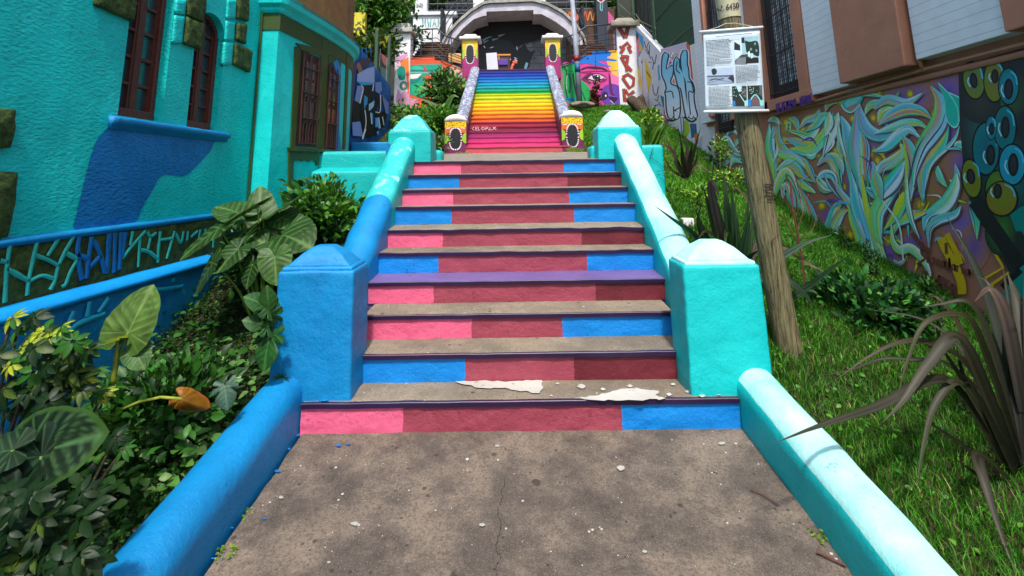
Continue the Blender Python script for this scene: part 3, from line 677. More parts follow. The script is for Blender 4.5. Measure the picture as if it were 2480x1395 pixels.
# ------------------------------------------------------------------ right house: brown render, white boarded panels, barred windows, mural
RX=4.2
BRN=(178,122,96)
flat=thing('apartment_house','brown rendered house with white boarded panels and a swirling painted mural on its base','house',(RX,3,.5))
m_brn=paint('brown_render',(190,132,104),(174,118,92),rough=.7,fine=300,bumpd=.002,big=.003)
m_mural_base=paint('mural_ground_render',BRN,(166,112,88),rough=.7,fine=300,bumpd=.002,big=.003)
m_dark=plain('dark_recess',(34,30,30),.6)
def boards():
    b=NB('white_boarding'); sx=b.n('ShaderNodeSeparateXYZ',i0=b.pos).outputs
    fr=b.math('FRACT',b.math('MULTIPLY',sx[2],1/.095)); g=b.math('LESS_THAN',fr,.07)
    A=kc((240,247,250)); col=b.mix(b.ramp(b.noise(6,4),.3,.7),tuple(x*.88 for x in A),A); col=b.mix(b.math('MULTIPLY',g,.45),col,kc((110,122,126)))
    n=b.bump(fr,.010,.6); n=b.bump(b.noise(160,2),.001,.4,n)
    return b.fin(col,.45,n,.4)
m_board=boards()
b=MB(); b.box(RX,RX+5,-6,6.73,-1,2.60); b.build('base_wall',m_mural_base,flat)
b=MB(); b.box(RX,RX+5,-6,7.13,2.60,6.2); b.build('upper_wall',m_brn,flat)
pr=lambda px,py:onX(px,py,RX)
def panel(y0,y1,z0,d=.10,mat=m_board,nm='boarded_panel'):
    q=MB(); q.box(RX-d,RX+.02,y0,y1,z0,6.18); return q.build(nm,mat,flat,bevel=.006)
PN=[(6.60,7.12,2.66,.12),(4.78,5.42,2.66,.10),(2.42,3.17,2.64,.10),(.40,1.345,2.70,.14),(-2.4,-.5,2.70,.14)]
for a in PN: panel(*a)
# brown pilasters and projecting box
for (a,c,z,d) in ((6.46,6.59,2.75,.16),(5.43,5.80,2.6,.06),(4.27,4.77,2.58,.14),(3.18,3.40,2.62,.13),(1.40,2.40,2.655,.22),(-.46,.39,2.70,.2)):
    q=MB(); q.box(RX-d,RX+.02,a,c,z,6.19); q.build('projecting_pier',m_brn,flat,bevel=.01)
# barred windows between the piers
def barred(y0,y1,z0,label):
    q=MB(); q.box(RX-.03,RX-.0,y0,y1,z0,6.1); w=q.build('window',m_dark,flat); w['label']=label
    g=MB(); 
    g.add([(RX-.034,y0+.02,z0+.2),(RX-.034,y0+.02+(y1-y0)*.72,z0+.2),(RX-.034,y0+.02+(y1-y0)*.72,6.05),(RX-.034,y0+.02,6.05)],[(0,1,2,3)])
    b=NB('slatted_glass'); sx=b.n('ShaderNodeSeparateXYZ',i0=b.pos).outputs
    fy=b.math('FRACT',b.math('MULTIPLY',sx[1],26.)); fz=b.math('FRACT',b.math('MULTIPLY',sx[2],16.))
    k=b.math('MULTIPLY',b.math('GREATER_THAN',fy,.42),b.math('GREATER_THAN',fz,.16))
    k=b.math('MULTIPLY',k,b.ramp(b.noise(9,4),.3,.6)); col=b.mix(k,(.02,.022,.024),kc((236,246,246)))
    g.build('pane',b.fin(col,.2,None,.6),w)
    r=MB(); N=max(6,int((y1-y0)/.05))
    for i in range(N+1):
        y=y0+(y1-y0)*i/N; r.tube([(RX-.075,y,z0+.02),(RX-.075,y,6.05)],.007,5)
    for z in np.arange(z0+.08,6.05,.62): r.tube([(RX-.078,y0,z),(RX-.078,y1,z)],.010,5)
    r.build('window_grille',plain('dark_grille_iron',(46,40,40),.5),w)
barred(3.41,4.26,2.74,'tall barred window over the purple lettering'); barred(5.81,6.45,2.40,'barred window behind the banner')
# pipe and ledge under the panels
b=MB(); b.sweep([(-.02,2.50),(.035,2.50),(.05,2.53),(.035,2.56),(-.02,2.565)],[((RX,y,0),(-1,0,0)) for y in (-6,0,2,4.4)])
b.build('ledge',m_brn,flat,bevel=.008)
b=MB(); m_pipe=plain('brown_pipe',(176,122,92),.4); b.tube([(RX-.07,-5,2.585),(RX-.07,1.36,2.60),(RX-.075,2.4,2.575),(RX-.075,3.4,2.545),(RX-.07,4.4,2.50)],.019,10); b.tube([(RX-.1,1.36,4.5),(RX-.1,1.36,2.7),(RX-.07,1.36,2.60)],.022,8); b.build('pipe',m_pipe,flat,smooth=True)
# purple tag on the strip below the barred window
WR=Wall([(RX,8),(RX,-6)]); WR2=Wall([(RX-.142,8),(RX-.142,-6)])
b=MB(); b.box(RX-.14,RX+.02,3.15,4.38,2.565,2.735); b.build('window_sill',m_brn,flat,bevel=.01)
p=Painter(Wall([(RX-.142,8),(RX-.142,-6)]),(0,0,1),.004)
def tagline(txt,o,e,h,col,w,sl=0):
    n=len(txt); ux=((e[0]-o[0])/(n*.82),(e[1]-o[1])/(n*.82)); p.text(txt,o,ux,h,w,col)
tagline('SETEMBRO',(1879,274),(1928,260),(1.5,-22),(70,34,130),3.2)
tagline('-VERDE.',(1930,259),(1975,246),(2,-22),(70,34,130),3.2)
p.build('purple_lettering',m_vc,flat,fix=False)
# ---------------- the mural
MP=dict(teal=(0,176,160),aqua=(60,214,204),pale=(150,230,216),white=(226,238,240),green=(60,214,130),lime=(176,222,64),yel=(232,220,36),blue=(30,120,214),sky=(84,186,230),rose=(214,120,132),lil=(186,176,214),deep=(0,110,120),or_=(220,150,100))
def pal(*k): return [MP[q] for q in k]
PAL=[pal('teal','white','pale','sky','aqua','pale','teal'),pal('white','pale','sky','lil','rose','aqua','teal'),pal('aqua','white','white','lime','pale','green','teal'),
pal('aqua','white','lime','pale','green','yel','lime'),pal('sky','white','white','pale','aqua','green','teal'),pal('white','sky','aqua','rose','or_','lime','green'),pal('pale','aqua','green','lime','yel','lime','aqua')]
PY_=[pal('pale','lime','yel','yel','yel','lime','white'),pal('white','pale','yel','lime','or_','rose','pale')]
rr=random.Random(3)
def pp(k=None): return (PAL[rr.randrange(len(PAL))] if k is None else k,PAL[rr.randrange(len(PAL))])
SH=(104,84,104)
p=Painter(WR,(0,0,1),.002,.00004)
# air-brushed clouds, centre colour fading to the bare wall
for (x,y,rx,ry,c) in ((2200,240,70,45,(120,92,190)),(2300,220,50,60,(110,84,186)),(2150,300,40,40,(150,120,60)),(2290,330,45,70,(114,88,186)),(2240,400,60,60,(150,120,40)),(2100,330,40,60,(124,108,176)),(2160,420,60,50,(104,84,176)),
 (2050,470,40,80,(120,90,150)),(2070,560,50,60,(160,128,50)),(2010,520,40,40,(120,92,160)),(2130,520,40,60,(120,106,150)),(2250,500,70,70,(150,120,50)),(2340,400,50,60,(112,88,186)),(2360,330,40,50,(108,84,180)),(2150,600,60,40,(118,96,176)),(2210,590,50,30,(122,94,180)),
 (2330,540,60,50,(126,98,180)),(1990,330,30,40,(130,100,140)),(1950,400,30,40,(150,120,70)),(1900,310,30,30,(170,150,60)),(2360,600,40,60,(110,84,160)),(2060,650,40,30,(100,80,150)),(2200,690,40,50,(124,96,160)),(1960,560,30,50,(140,104,130)),(2320,450,40,40,(160,120,50)),(2010,600,30,30,(150,120,70))):
    p.ell((x,y),rx,ry,c,rr.uniform(-.5,.5),22,rim=BRN)
R1=(1860,180,4.65); R2=(2120,120,3.875); R3=(1880,420,4.103); R4=(2140,420,4.103); R5=(1560,270,4.81)
def spots(T,L,r):
    p.T=T
    for (x,y) in L:
        p.ell((x,y),r,r*1.25,(206,178,30),0,12,rim=(160,126,66)); p.ell((x,y),r*.5,r*.6,(226,204,20),0,10)
spots(R1,[(205,540),(390,610),(180,740),(120,950),(560,900),(800,300),(960,500),(1190,490),(1160,900),(1245,960),(1330,1180),(850,1270),(770,860),(1250,190)],44)
spots(R2,[(330,415),(555,610),(530,715),(400,900),(25,1040),(100,1215)],38)
spots(R3,[(455,320),(740,610),(1115,670),(965,600),(1090,60),(1440,310)],44)
spots(R4,[(390,305),(55,675)],30)
spots(R5,[(1055,330),(1095,420)],14)
def rib(T,L,sh=SH):
    p.T=T
    for q in L:
        pts,w=q[0],q[1]*1.12; pl=q[2] if len(q)>2 else None
        p.ribbon(pts,w*1.12,pp(pl),sh,(w*.07,w*.08))
        V=[Vector(a) for a in pts]; sd=(V[-1]-V[0]).normalized(); sd=Vector((-sd.y,sd.x))
        for k in range(2):
            o=(rr.uniform(-.62,.62))*w; o2=o*rr.uniform(-.2,1.); m=len(V); i0=rr.randrange(0,max(1,m-2)); U=[v+sd*(o*(1-j/(m-1))+o2*j/(m-1)) for j,v in enumerate(V)][i0:]
            ext=(U[-1]-U[-2])*rr.uniform(.0,.35); U[-1]=U[-1]+ext
            c0=rr.choice((MP['white'],MP['pale'],MP['aqua'],MP['lil'],MP['lime'],MP['sky'],MP['green'],MP['yel'],(70,56,120),(60,66,80)))
            cl=crm(U,6); N=len(cl)-1; W=[max(.6,w*.055*math.sin(PI*min(1,.06+.92*i/N))) for i in range(N+1)]
            p.strip(cl,W,((-1,0,1),lambda t,j:c0))
rib(R5,[([(910,180),(960,150),(1090,190)],40),([(900,245),(925,185)],30),([(960,290),(1000,230),(1050,230),(1110,280)],44),([(890,430),(910,330),(970,310),(1030,400),(1100,480),(1145,430)],48),([(900,490),(930,440),(945,525)],40),([(950,440),(1000,520),(1060,540),(1160,560)],50),([(1010,640),(1050,570),(1160,605)],54),([(940,660),(960,600),(1005,580)],50),([(1060,740),(1110,690),(1190,760),(1170,900)],70),([(1040,480),(1090,510),(1150,520)],30),([(1130,300),(1080,360),(1060,420)],40)])
p.build('mural',m_vc,flat,fix=False); p=Painter(WR,(0,0,1),.005,.00004)
rib(R3,[([(140,0),(200,150),(260,350),(330,520),(420,640)],90),([(230,130),(330,330),(390,520),(460,600),(540,520),(580,380),(640,290),(710,290)],100),([(720,360),(640,400),(570,540),(550,650),(570,800)],90,PY_[1]),([(150,250),(200,420),(260,560),(340,650)],60),([(20,60),(90,120),(160,260),(190,420)],80)])
rib(R1,[([(20,560),(20,800),(60,1000),(80,1220)],90,PAL[4]),([(60,580),(50,800),(90,1000)],50),([(0,530),(80,505),(140,580)],60),([(230,490),(310,530),(350,650)],64),([(200,640),(240,550),(262,640)],40),([(60,720),(75,640),(105,580)],40),
 ([(590,395),(540,480),(430,520),(365,610)],70),([(605,470),(550,620),(470,700),(350,660),(210,625)],70),([(740,450),(620,470),(540,570),(420,645)],76),([(560,760),(420,790),(300,750),(195,725)],84),([(720,500),(690,600),(600,740),(480,860),(330,850),(205,850)],110,PAL[3]),
 ([(130,560),(120,720),(190,860),(300,930),(420,990),(560,1160)],80),([(70,860),(180,910),(330,950),(460,1090)],84,PAL[6]),([(420,900),(500,930),(560,880)],50),([(95,1090),(180,1030),(250,1010),(330,1070),(400,1150),(515,1210)],96),([(420,950),(480,1080),(540,1230)],60,PAL[6]),([(330,1190),(430,1260),(545,1335)],80),([(80,1395),(110,1250),(200,1100),(280,1180),(360,1395)],90,PAL[3]),([(170,1395),(200,1260),(250,1395)],80),
 ([(560,1030),(640,950),(720,960),(780,1080),(810,1250),(880,1420)],96),([(700,885),(780,930),(830,1040),(855,1130)],70),([(550,1190),(640,1120),(740,1150),(800,1320)],80),([(590,1170),(650,1260),(740,1300)],60)])
rib(R3,[([(480,0),(530,120),(640,250)],22,PAL[1]),([(580,60),(640,180),(740,310),(830,470),(900,600)],60),([(400,60),(470,160),(560,180)],50,PY_[1])])
rib(R1,[([(800,430),(760,560),(690,740),(630,920)],110,PAL[2]),([(700,420),(690,560),(650,700)],90),([(830,470),(890,600),(930,800),(950,1000),(965,1200),(965,1420)],130,PAL[0]),([(1010,340),(1010,600),(1000,800),(1020,1000),(1050,1200),(1080,1420)],150,PAL[1]),([(800,520),(810,700),(850,850),(895,960)],44),([(790,750),(815,870),(855,970)],44),([(660,420),(680,340),(740,310),(790,330)],54),
 ([(1040,340),(1060,480),(1130,620),(1260,690),(1400,655),(1520,590)],120,PAL[1]),([(1180,860),(1300,850),(1400,750),(1500,640)],90),([(1100,455),(1160,350),(1280,330),(1400,320),(1490,205)],84,PAL[3]),([(1250,545),(1300,430),(1400,370),(1500,330)],90,PY_[1]),([(1250,1125),(1300,1040),(1400,990),(1500,955)],96,PAL[5]),([(1190,980),(1200,1150),(1260,1420)],110,PAL[1]),([(1060,650),(1110,800),(1110,1000),(1100,1200)],70),
 ([(830,330),(920,250),(1020,205),(1150,215),(1335,262)],80,PAL[6])])
for _ in range(60):
    p.T=(0,0,1); x=rr.uniform(1870,2330); y=rr.uniform(300,640); 
    if (y-300)>(x-1800)*.85+60: continue
    aa=rr.uniform(-.9,.9)+(1.3 if rr.random()<.4 else 0); ln=rr.uniform(25,70); q=[(x,y),(x+ln*.5*math.cos(aa)+rr.uniform(-8,8),y+ln*.5*math.sin(aa)+rr.uniform(-8,8)),(x+ln*math.cos(aa+.5),y+ln*math.sin(aa+.5))]
    cl=crm([Vector(v) for v in q],6); N=len(cl)-1; w0=rr.uniform(1.2,4.2); c0=rr.choice((MP['white'],MP['pale'],MP['aqua'],MP['lil'],MP['lime'],MP['sky'],MP['yel'],(96,76,170),(214,190,40)))
    p.strip(cl,[max(.3,w0*math.sin(PI*min(1,.05+.93*i/N))) for i in range(N+1)],((-1,0,1),lambda t,j:c0))
p.T=R1; p.curve([(835,330),(900,250),(1000,215),(1085,240),(1050,330),(960,420),(870,400)],(40,190,176)); p.curve([(870,330),(930,260),(1040,235),(1060,270),(990,330),(900,370)],(120,214,206)); p.curve([(880,385),(960,350),(1030,330),(960,405)],(190,130,120)); p.stroke([(835,340),(880,405),(960,425),(1050,335)],14,(190,236,232))
rib(R3,[([(750,-20),(800,250),(860,450),(920,640),(975,850)],120,PAL[0]),([(860,0),(900,300),(980,560),(1040,760),(1110,920),(1170,1010)],76,PY_[0]),([(730,310),(760,460),(820,600),(850,760),(870,850),(850,935)],64,PAL[6]),([(900,140),(990,200),(1040,270)],80),([(970,0),(1000,130),(1050,270),(960,380)],80),([(1230,0),(1180,120),(1080,260),(1010,400),(1020,600),(1065,710)],130,PAL[2]),([(790,420),(850,560),(930,780)],40)])
rib(R2,[([(0,560),(120,470),(300,500),(455,410)],80,PAL[5]),([(45,705),(150,620),(300,560),(450,580),(545,655)],96,PAL[1]),([(0,790),(140,740),(300,690),(420,690),(515,745)],70,PAL[4]),([(10,955),(120,910),(220,810),(330,750),(435,825)],90,PAL[0]),
 ([(35,1175),(80,1100),(180,1050),(270,960),(255,880)],90,PAL[1]),([(290,1040),(200,1200),(100,1330),(60,1420)],120,PAL[4]),([(270,810),(330,920),(360,1100),(335,1300),(345,1420)],110,PAL[5]),([(700,715),(650,850),(560,980),(470,1100),(450,1300),(460,1420)],100,PAL[6]),([(535,345),(610,450),(630,580),(600,700),(520,820),(450,930),(390,1110),(370,1280)],130,PAL[5]),([(0,1120),(40,1250),(80,1420)],70)])
p.T=R2
for q in ([(705,395),(830,460),(890,540),(905,620),(885,690),(845,700),(800,660)],[(600,300),(700,400),(780,520),(800,620),(800,700),(765,738),(710,705),(675,620),(660,470)]):
    p.curve(q,(150,232,220)); c=(sum(a for a,_ in q)/len(q),sum(b for _,b in q)/len(q)); p.curve([(c[0]+(a-c[0])*.9,c[1]+(b-c[1])*.9) for a,b in q],(26,190,166))
rib(R2,[([(805,715),(770,820),(690,920),(600,1000),(530,1100),(500,1240)],34,PAL[0]),([(680,935),(830,925),(950,980),(1050,1025)],34,PAL[0]),([(600,1090),(620,1200),(690,1290)],60,PAL[0]),([(765,1070),(780,1200),(700,1350),(600,1450)],56,PAL[1]),([(755,905),(800,885),(880,920),(985,1000)],56,PAL[0])])
rib(R4,[([(745,0),(730,120),(650,280),(530,380),(440,440),(415,570)],120,PAL[2]),([(785,325),(720,410),(560,460),(470,550),(470,740)],76,PAL[0]),([(440,390),(280,420),(150,480),(110,610)],100,PY_[1]),([(215,180),(190,290),(140,410),(20,560)],90,PY_[0]),([(250,0),(250,250),(300,480),(375,650)],44,PAL[2]),([(90,500),(110,680),(180,760),(280,740),(390,830),(460,950),(492,1070)],76,PAL[3]),([(870,280),(930,440),(950,650)],66,pal('aqua','green','teal','blue','blue','sky','blue')),([(110,860),(170,900),(240,850)],40,PAL[1])])
p.T=R4; p.stroke([(0,270),(80,370),(150,470),(190,600),(212,860)],16,(196,230,234))
for c,w_ in (((206,176,24),54),):
    p.stroke([(590,640),(640,760),(720,900),(790,1080),(800,1200)],w_*1.6,c); p.stroke([(650,600),(720,740),(790,900)],w_,c)
for L in ([(970,420),(1120,660),(1300,960),(1100,1100),(1090,1205),(1015,1188)],[(1070,690),(1210,935),(1030,1040),(1085,1195)]): p.stroke(L,30,(214,182,16),straight=True)
DB=(110,66,54)
p.stroke([(300,590),(360,680),(470,770)],34,DB); p.stroke([(400,680),(395,790),(450,850)],24,DB); p.stroke([(350,905),(430,850)],26,DB)
p.text('Escadaria',(455,880),(78,26),(-14,-110),24,DB,.62); p.stroke([(640,690),(645,800)],30,DB)
p.text('4550',(545,1130),(78,50),(-6,-140),26,DB,.62); p.stroke([(390,970),(440,1120),(485,1270)],30,DB); p.stroke([(440,970),(490,1090)],28,DB); p.ell((415,1195),16,24,DB)
p.text('amar',(560,1330),(90,30),(0,-100),26,DB,.62)
# dark panel with ringed bubbles at the right-hand end
p.T=(0,0,1)
p.poly([(2326,160),(2480,118),(2600,90),(2600,730),(2470,700),(2400,560),(2352,480),(2338,400),(2330,300)],(36,44,46))
p.ell((2400,300),70,140,(40,110,100),0,22,rim=(36,44,46)); p.ell((2450,430),70,110,(0,110,110),0,22,rim=(36,44,46)); p.ell((2440,230),60,70,(60,110,50),0,22,rim=(36,44,46)); p.ell((2430,560),40,60,(60,130,40),0,22,rim=(36,44,46)); p.ell((2380,250),50,50,(60,60,54),0,18,rim=(36,44,46))
p.poly([(2452,520),(2480,500),(2600,480),(2600,760),(2480,560),(2466,560)],(0,128,118)); p.poly([(2430,715),(2478,640),(2600,560),(2600,900),(2440,900)],(8,140,128)); 
p.T=R4; p.stroke([(930,270),(1100,520),(1390,930)],150,(30,32,36)); p.stroke([(1390,960),(1200,1130)],60,(24,24,28))
p.T=R2
def ring(c,rx,ry,col,col2,h,rot=0,T=None):
    p.ell(c,rx*1.12,ry*1.09,(12,14,18),rot); p.ell(c,rx,ry,col,rot,22,rim=col2); p.ell(h[:2],h[2]*1.5,h[3]*1.25,(12,14,18),rot); p.ell(h[:2],h[2]*.9,h[3]*.95,(40,44,50),rot)
    p.stroke([(h[0]-h[2]*1.9,h[1]-h[3]*.5),(h[0]-h[2]*2.3,h[1]+h[3]*.2),(h[0]-h[2]*1.3,h[1]+h[3]*1.0)],13,(150,220,232)); p.stroke([(c[0]+rx*.2,c[1]-ry*.85),(c[0]+rx*.7,c[1]-ry*.6),(c[0]+rx*.88,c[1]-ry*.1)],15,(70,190,220))
GR,TE,BL2,OL=(110,130,30),(0,120,126),(20,150,180),(128,116,30)
ring((1060,930),120,240,(0,100,120),TE,(1105,990,30,80)); ring((945,290),95,170,(90,110,90),GR,(945,290,24,60),-.15); ring((1140,290),95,195,(128,108,60),GR,(1145,250,24,55),0); ring((1275,345),92,165,BL2,TE,(1275,370,30,80),0)
ring((1240,735),100,200,(0,104,110),TE,(1245,730,28,85)); ring((1110,735),48,108,BL2,TE,(1115,745,18,48)); ring((1180,1310),120,170,GR,(60,120,40),(1165,1310,34,50)); ring((1310,1080),120,185,(0,150,160),BL2,(1320,1080,34,88)); ring((925,1210),84,175,OL,GR,(920,1190,28,60),-.15)
p.T=R4; ring((1200,250),150,165,GR,OL,(1160,175,30,62))
p.build('mural',m_vc,flat,fix=False)
# grass-green strip painted at the far right edge
# ------------------------------------------------------------------ retaining walls with graffiti on the right
def wallbox(name,pts,tops,zb,th,mat,parent,cap=None):
    """wall following plan points with a sloping top; thickness th away from the viewer"""
    b=MB()
    for (a,c,ta,tc) in zip(pts,pts[1:],tops,tops[1:]):
        e=Vector((c[0]-a[0],c[1]-a[1])).normalized(); nn=Vector((e.y,-e.x))*th
        if nn.dot(Vector(a)-Vector(CAM).xy)<0: nn=-nn
        A,C=Vector(a),Vector(c); q=[A,C,C+nn,A+nn]
        b.hexa([(v.x,v.y,zb) for v in q],[(q[0].x,q[0].y,ta),(q[1].x,q[1].y,tc),(q[2].x,q[2].y,tc),(q[3].x,q[3].y,ta)])
    return b.build(name,mat,parent)
m_wht=paint('grubby_white_render',(242,242,242),(222,223,226),rough=.7,wear=(170,172,172),wearamt=.66,big=.006)
t=thing('graffiti_wall','grey wall sprayed with pale blue bubble letters beside the white boarded house','wall',(4.2,9,2))
wallbox('wall',[(4.24,10.05),(4.24,6.74)],[4.88,4.50],1.2,.2,m_wht,t)
WG=Wall([(4.24,12),(4.24,6)]); p=Painter(WG,(1480,40,4.358),.003)
p.poly([(525,345),(800,265),(830,420),(880,800),(960,1395),(700,1250),(590,1180),(530,800)],lambda x,y:(190+30*(x<700),190,206) if y<700 else (220,226,232))
for q,c in (([(790,280),(830,300),(870,700),(840,640),(815,420)],(210,100,50)),([(560,880),(590,1000),(610,1130),(580,1170),(555,1050)],(206,50,160)),([(520,830),(560,850),(575,960),(550,960)],(0,120,140)),([(640,440),(690,390),(720,430),(660,520)],(214,90,40)),([(620,470),(670,500),(650,560),(610,520)],(190,40,140)),([(640,650),(690,640),(700,700),(650,720)],(220,110,40)),([(700,700),(750,720),(770,800),(730,830)],(30,110,200)),([(740,850),(780,830),(790,960),(750,1000)],(214,110,40)),
  ([(640,1180),(680,1160),(690,1210),(660,1230)],(240,120,20)),([(760,1100),(820,1090),(830,1220),(790,1290),(760,1250)],(170,200,50)),([(830,1130),(900,1130),(910,1250),(850,1290)],(0,110,140)),([(690,1180),(720,1200),(720,1300),(690,1270)],(30,60,160)),([(880,1240),(920,1230),(930,1330),(890,1360)],(234,110,30)),([(840,1310),(880,1340),(870,1395),(840,1395)],(240,190,90)),([(850,1150),(890,1160),(880,1200)],(150,60,150)),([(920,1300),(970,1250),(960,1395),(920,1395)],(190,190,196))): p.poly(q,c)
LET=[[(570,385),(600,400),(590,470),(580,560),(640,520),(655,545),(645,620),(625,670),(635,720),(690,740),(715,800),(725,900),(725,1000),(710,1070),(680,1080),(660,1050),(640,1075),(610,1060),(590,960),(585,850),(575,800),(590,760),(575,690),(545,620),(540,520),(550,420)],
[(690,430),(715,460),(720,530),(735,560),(760,600),(775,700),(785,800),(800,900),(815,980),(820,1050),(800,1060),(780,980),(760,860),(740,760),(715,740),(690,650),(670,560),(670,470)],
[(765,365),(792,360),(800,420),(800,500),(815,560),(820,650),(855,700),(875,770),(870,830),(875,900),(890,980),(908,1050),(890,1070),(870,1045),(858,1072),(828,1060),(810,950),(800,800),(790,690),(765,620),(745,520),(742,420)]]
def grow(q,d):
    o=[]; n=len(q)
    A=sum(q[i][0]*q[(i+1)%n][1]-q[(i+1)%n][0]*q[i][1] for i in range(n))
    for i in range(n):
        a,c=Vector(q[i-1]),Vector(q[(i+1)%n]); e=(c-a).normalized(); nn=Vector((e.y,-e.x))*(1 if A>0 else -1); o.append((q[i][0]+nn.x*d,q[i][1]+nn.y*d))
    return o
for q in LET: p.curve(grow(q,26),(236,240,244),2)
for q in LET: p.curve(grow(q,15),(24,34,46),2)
for q in LET:
    def gcol(x,y): t=min(1,max(0,(y-520)/480)); return tuple(int(a*(1-t)+b*t) for a,b in zip((120,206,232),(240,244,250)))
    p.curve(q,gcol,3)
for L in ([(575,800),(640,790),(660,860)],[(660,950),(665,1060)],[(670,990),(730,960)],[(660,985),(690,1000)],[(805,690),(850,700),(868,800),(820,800),(840,1040)],[(700,470),(690,560),(730,600)]): p.stroke(L,12,(24,34,46))
p.stroke([(745,1060),(765,1080),(770,1200),(750,1220),(735,1060)],9,(60,64,120)); p.stroke([(595,1090),(640,1100),(690,1085)],20,(24,34,46)); p.stroke([(770,1060),(850,1110),(905,1080)],20,(24,34,46))
p.ell((640,410),24,40,(230,232,236),.2); p.stroke([(640,380),(620,420),(650,440),(655,400)],7,(60,60,70))
p.build('bubble_lettering',m_vcr,t,fix=False)
t=thing('graffiti_wall','white wall with sloping top, black tags and yellow painted spikes','wall',(4.3,11.6,3))
wallbox('wall',[(4.40,13.3),(4.30,10.06)],[6.9,4.95],2.4,.2,m_wht,t)
WT=Wall([(4.40,13.3),(4.30,10.06)]); p=Painter(WT,(1480,40,4.358),.003)
p.poly([(196,85),(340,215),(345,330),(300,420),(230,505),(195,500)],(16,160,214)); p.poly([(305,270),(335,340),(325,380),(295,350)],(240,190,40))
p.curve([(245,190),(270,200),(300,220),(300,340),(285,420),(270,460),(245,420),(240,330)],(226,120,140)); p.curve([(245,190),(275,180),(290,215),(270,270),(248,290)],(26,26,34)); p.poly([(240,410),(290,450),(290,560),(270,800),(250,640)],(0,110,120)); p.poly([(252,620),(275,560),(280,780),(268,800)],(96,60,150))
p.poly([(300,520),(320,700),(320,790),(285,690),(285,560)],(236,200,30)); p.poly([(355,420),(390,520),(430,650),(410,740),(395,820),(380,720),(360,560)],(240,206,20))
for L in ([(350,260),(370,330),(400,270)],[(360,340),(400,400),(405,300)],[(380,330),(420,450)],[(430,420),(460,500),(480,400)],[(450,480),(440,560)],[(395,480),(425,490)],[(440,720),(450,800),(480,830),(500,740)],[(460,870),(490,890),(500,830)],[(455,940),(510,930)],[(470,1050),(490,1000),(510,1080)],[(500,980),(520,1060)],[(500,900),(530,950)]): p.stroke(L,8,(30,30,36))
p.poly([(490,520),(520,500),(525,660),(500,680)],(90,170,200)); p.poly([(318,470),(330,465),(330,490),(318,495)],(20,110,60)); p.stroke([(330,440),(335,700),(340,950)],4,(150,150,156)); p.stroke([(390,800),(400,980)],4,(150,150,156))
for i in range(7): p.stroke([(370+i*7,560+i*10),(380+i*6,600+i*10)],4,(130,104,10))
p.build('graffiti',m_vcr,t,fix=False)
t=thing('gate_pillar','tall white pillar with rusty red letters running down it and a mossy cap','pillar',(4,13.3,4))
b=MB(); b.box(3.70,4.41,13.25,13.8,3.4,6.78); lumpy(b.build('shaft',m_wht,t),.2,.008,3,.02)
b=MB(); b.box(3.5,4.5,13.05,13.95,6.78,6.98); b.hexa([(3.6,13.15,6.98),(4.4,13.15,6.98),(4.4,13.9,6.98),(3.6,13.9,6.98)],[(3.75,13.3,7.14),(4.3,13.3,7.14),(4.3,13.8,7.14),(3.75,13.8,7.14)]); lumpy(b.build('cap',concrete('mossy_cap_concrete',(150,144,128),(180,176,160),(96,100,70)),t),.1,.03,3,.03)
p=Painter(Wall([(3,13.235),(6,13.235)]),(1340,110,7.75),.004); RDB=(160,58,40)
def grf(pts,w=48): p.stroke(pts,w+16,(60,24,22),straight=True); p.stroke(pts,w,RDB,straight=True)
p.T=(1480,40,4.358)
for q in ([(75,100),(150,225)],[(180,105),(150,225)]): grf(q,26)
p.T=(1340,110,7.75)
for q in ([(1250,10),(1280,50),(1390,-50),(1450,40),(1420,30)],[(1260,150),(1330,40)],[(1460,140),(1400,20)],[(1270,210),(1370,400),(1380,490)],[(1400,190),(1370,400)],[(1270,210),(1400,210)],[(1390,390),(1470,480)],[(1300,600),(1400,540),(1510,620),(1500,740),(1430,800),(1300,610)],[(1320,810),(1340,1050)],[(1350,830),(1410,930),(1520,860)],[(1340,1040),(1380,1005),(1500,1030)]): grf(q,44)
p.build('red_lettering',m_vcr,t,fix=False)
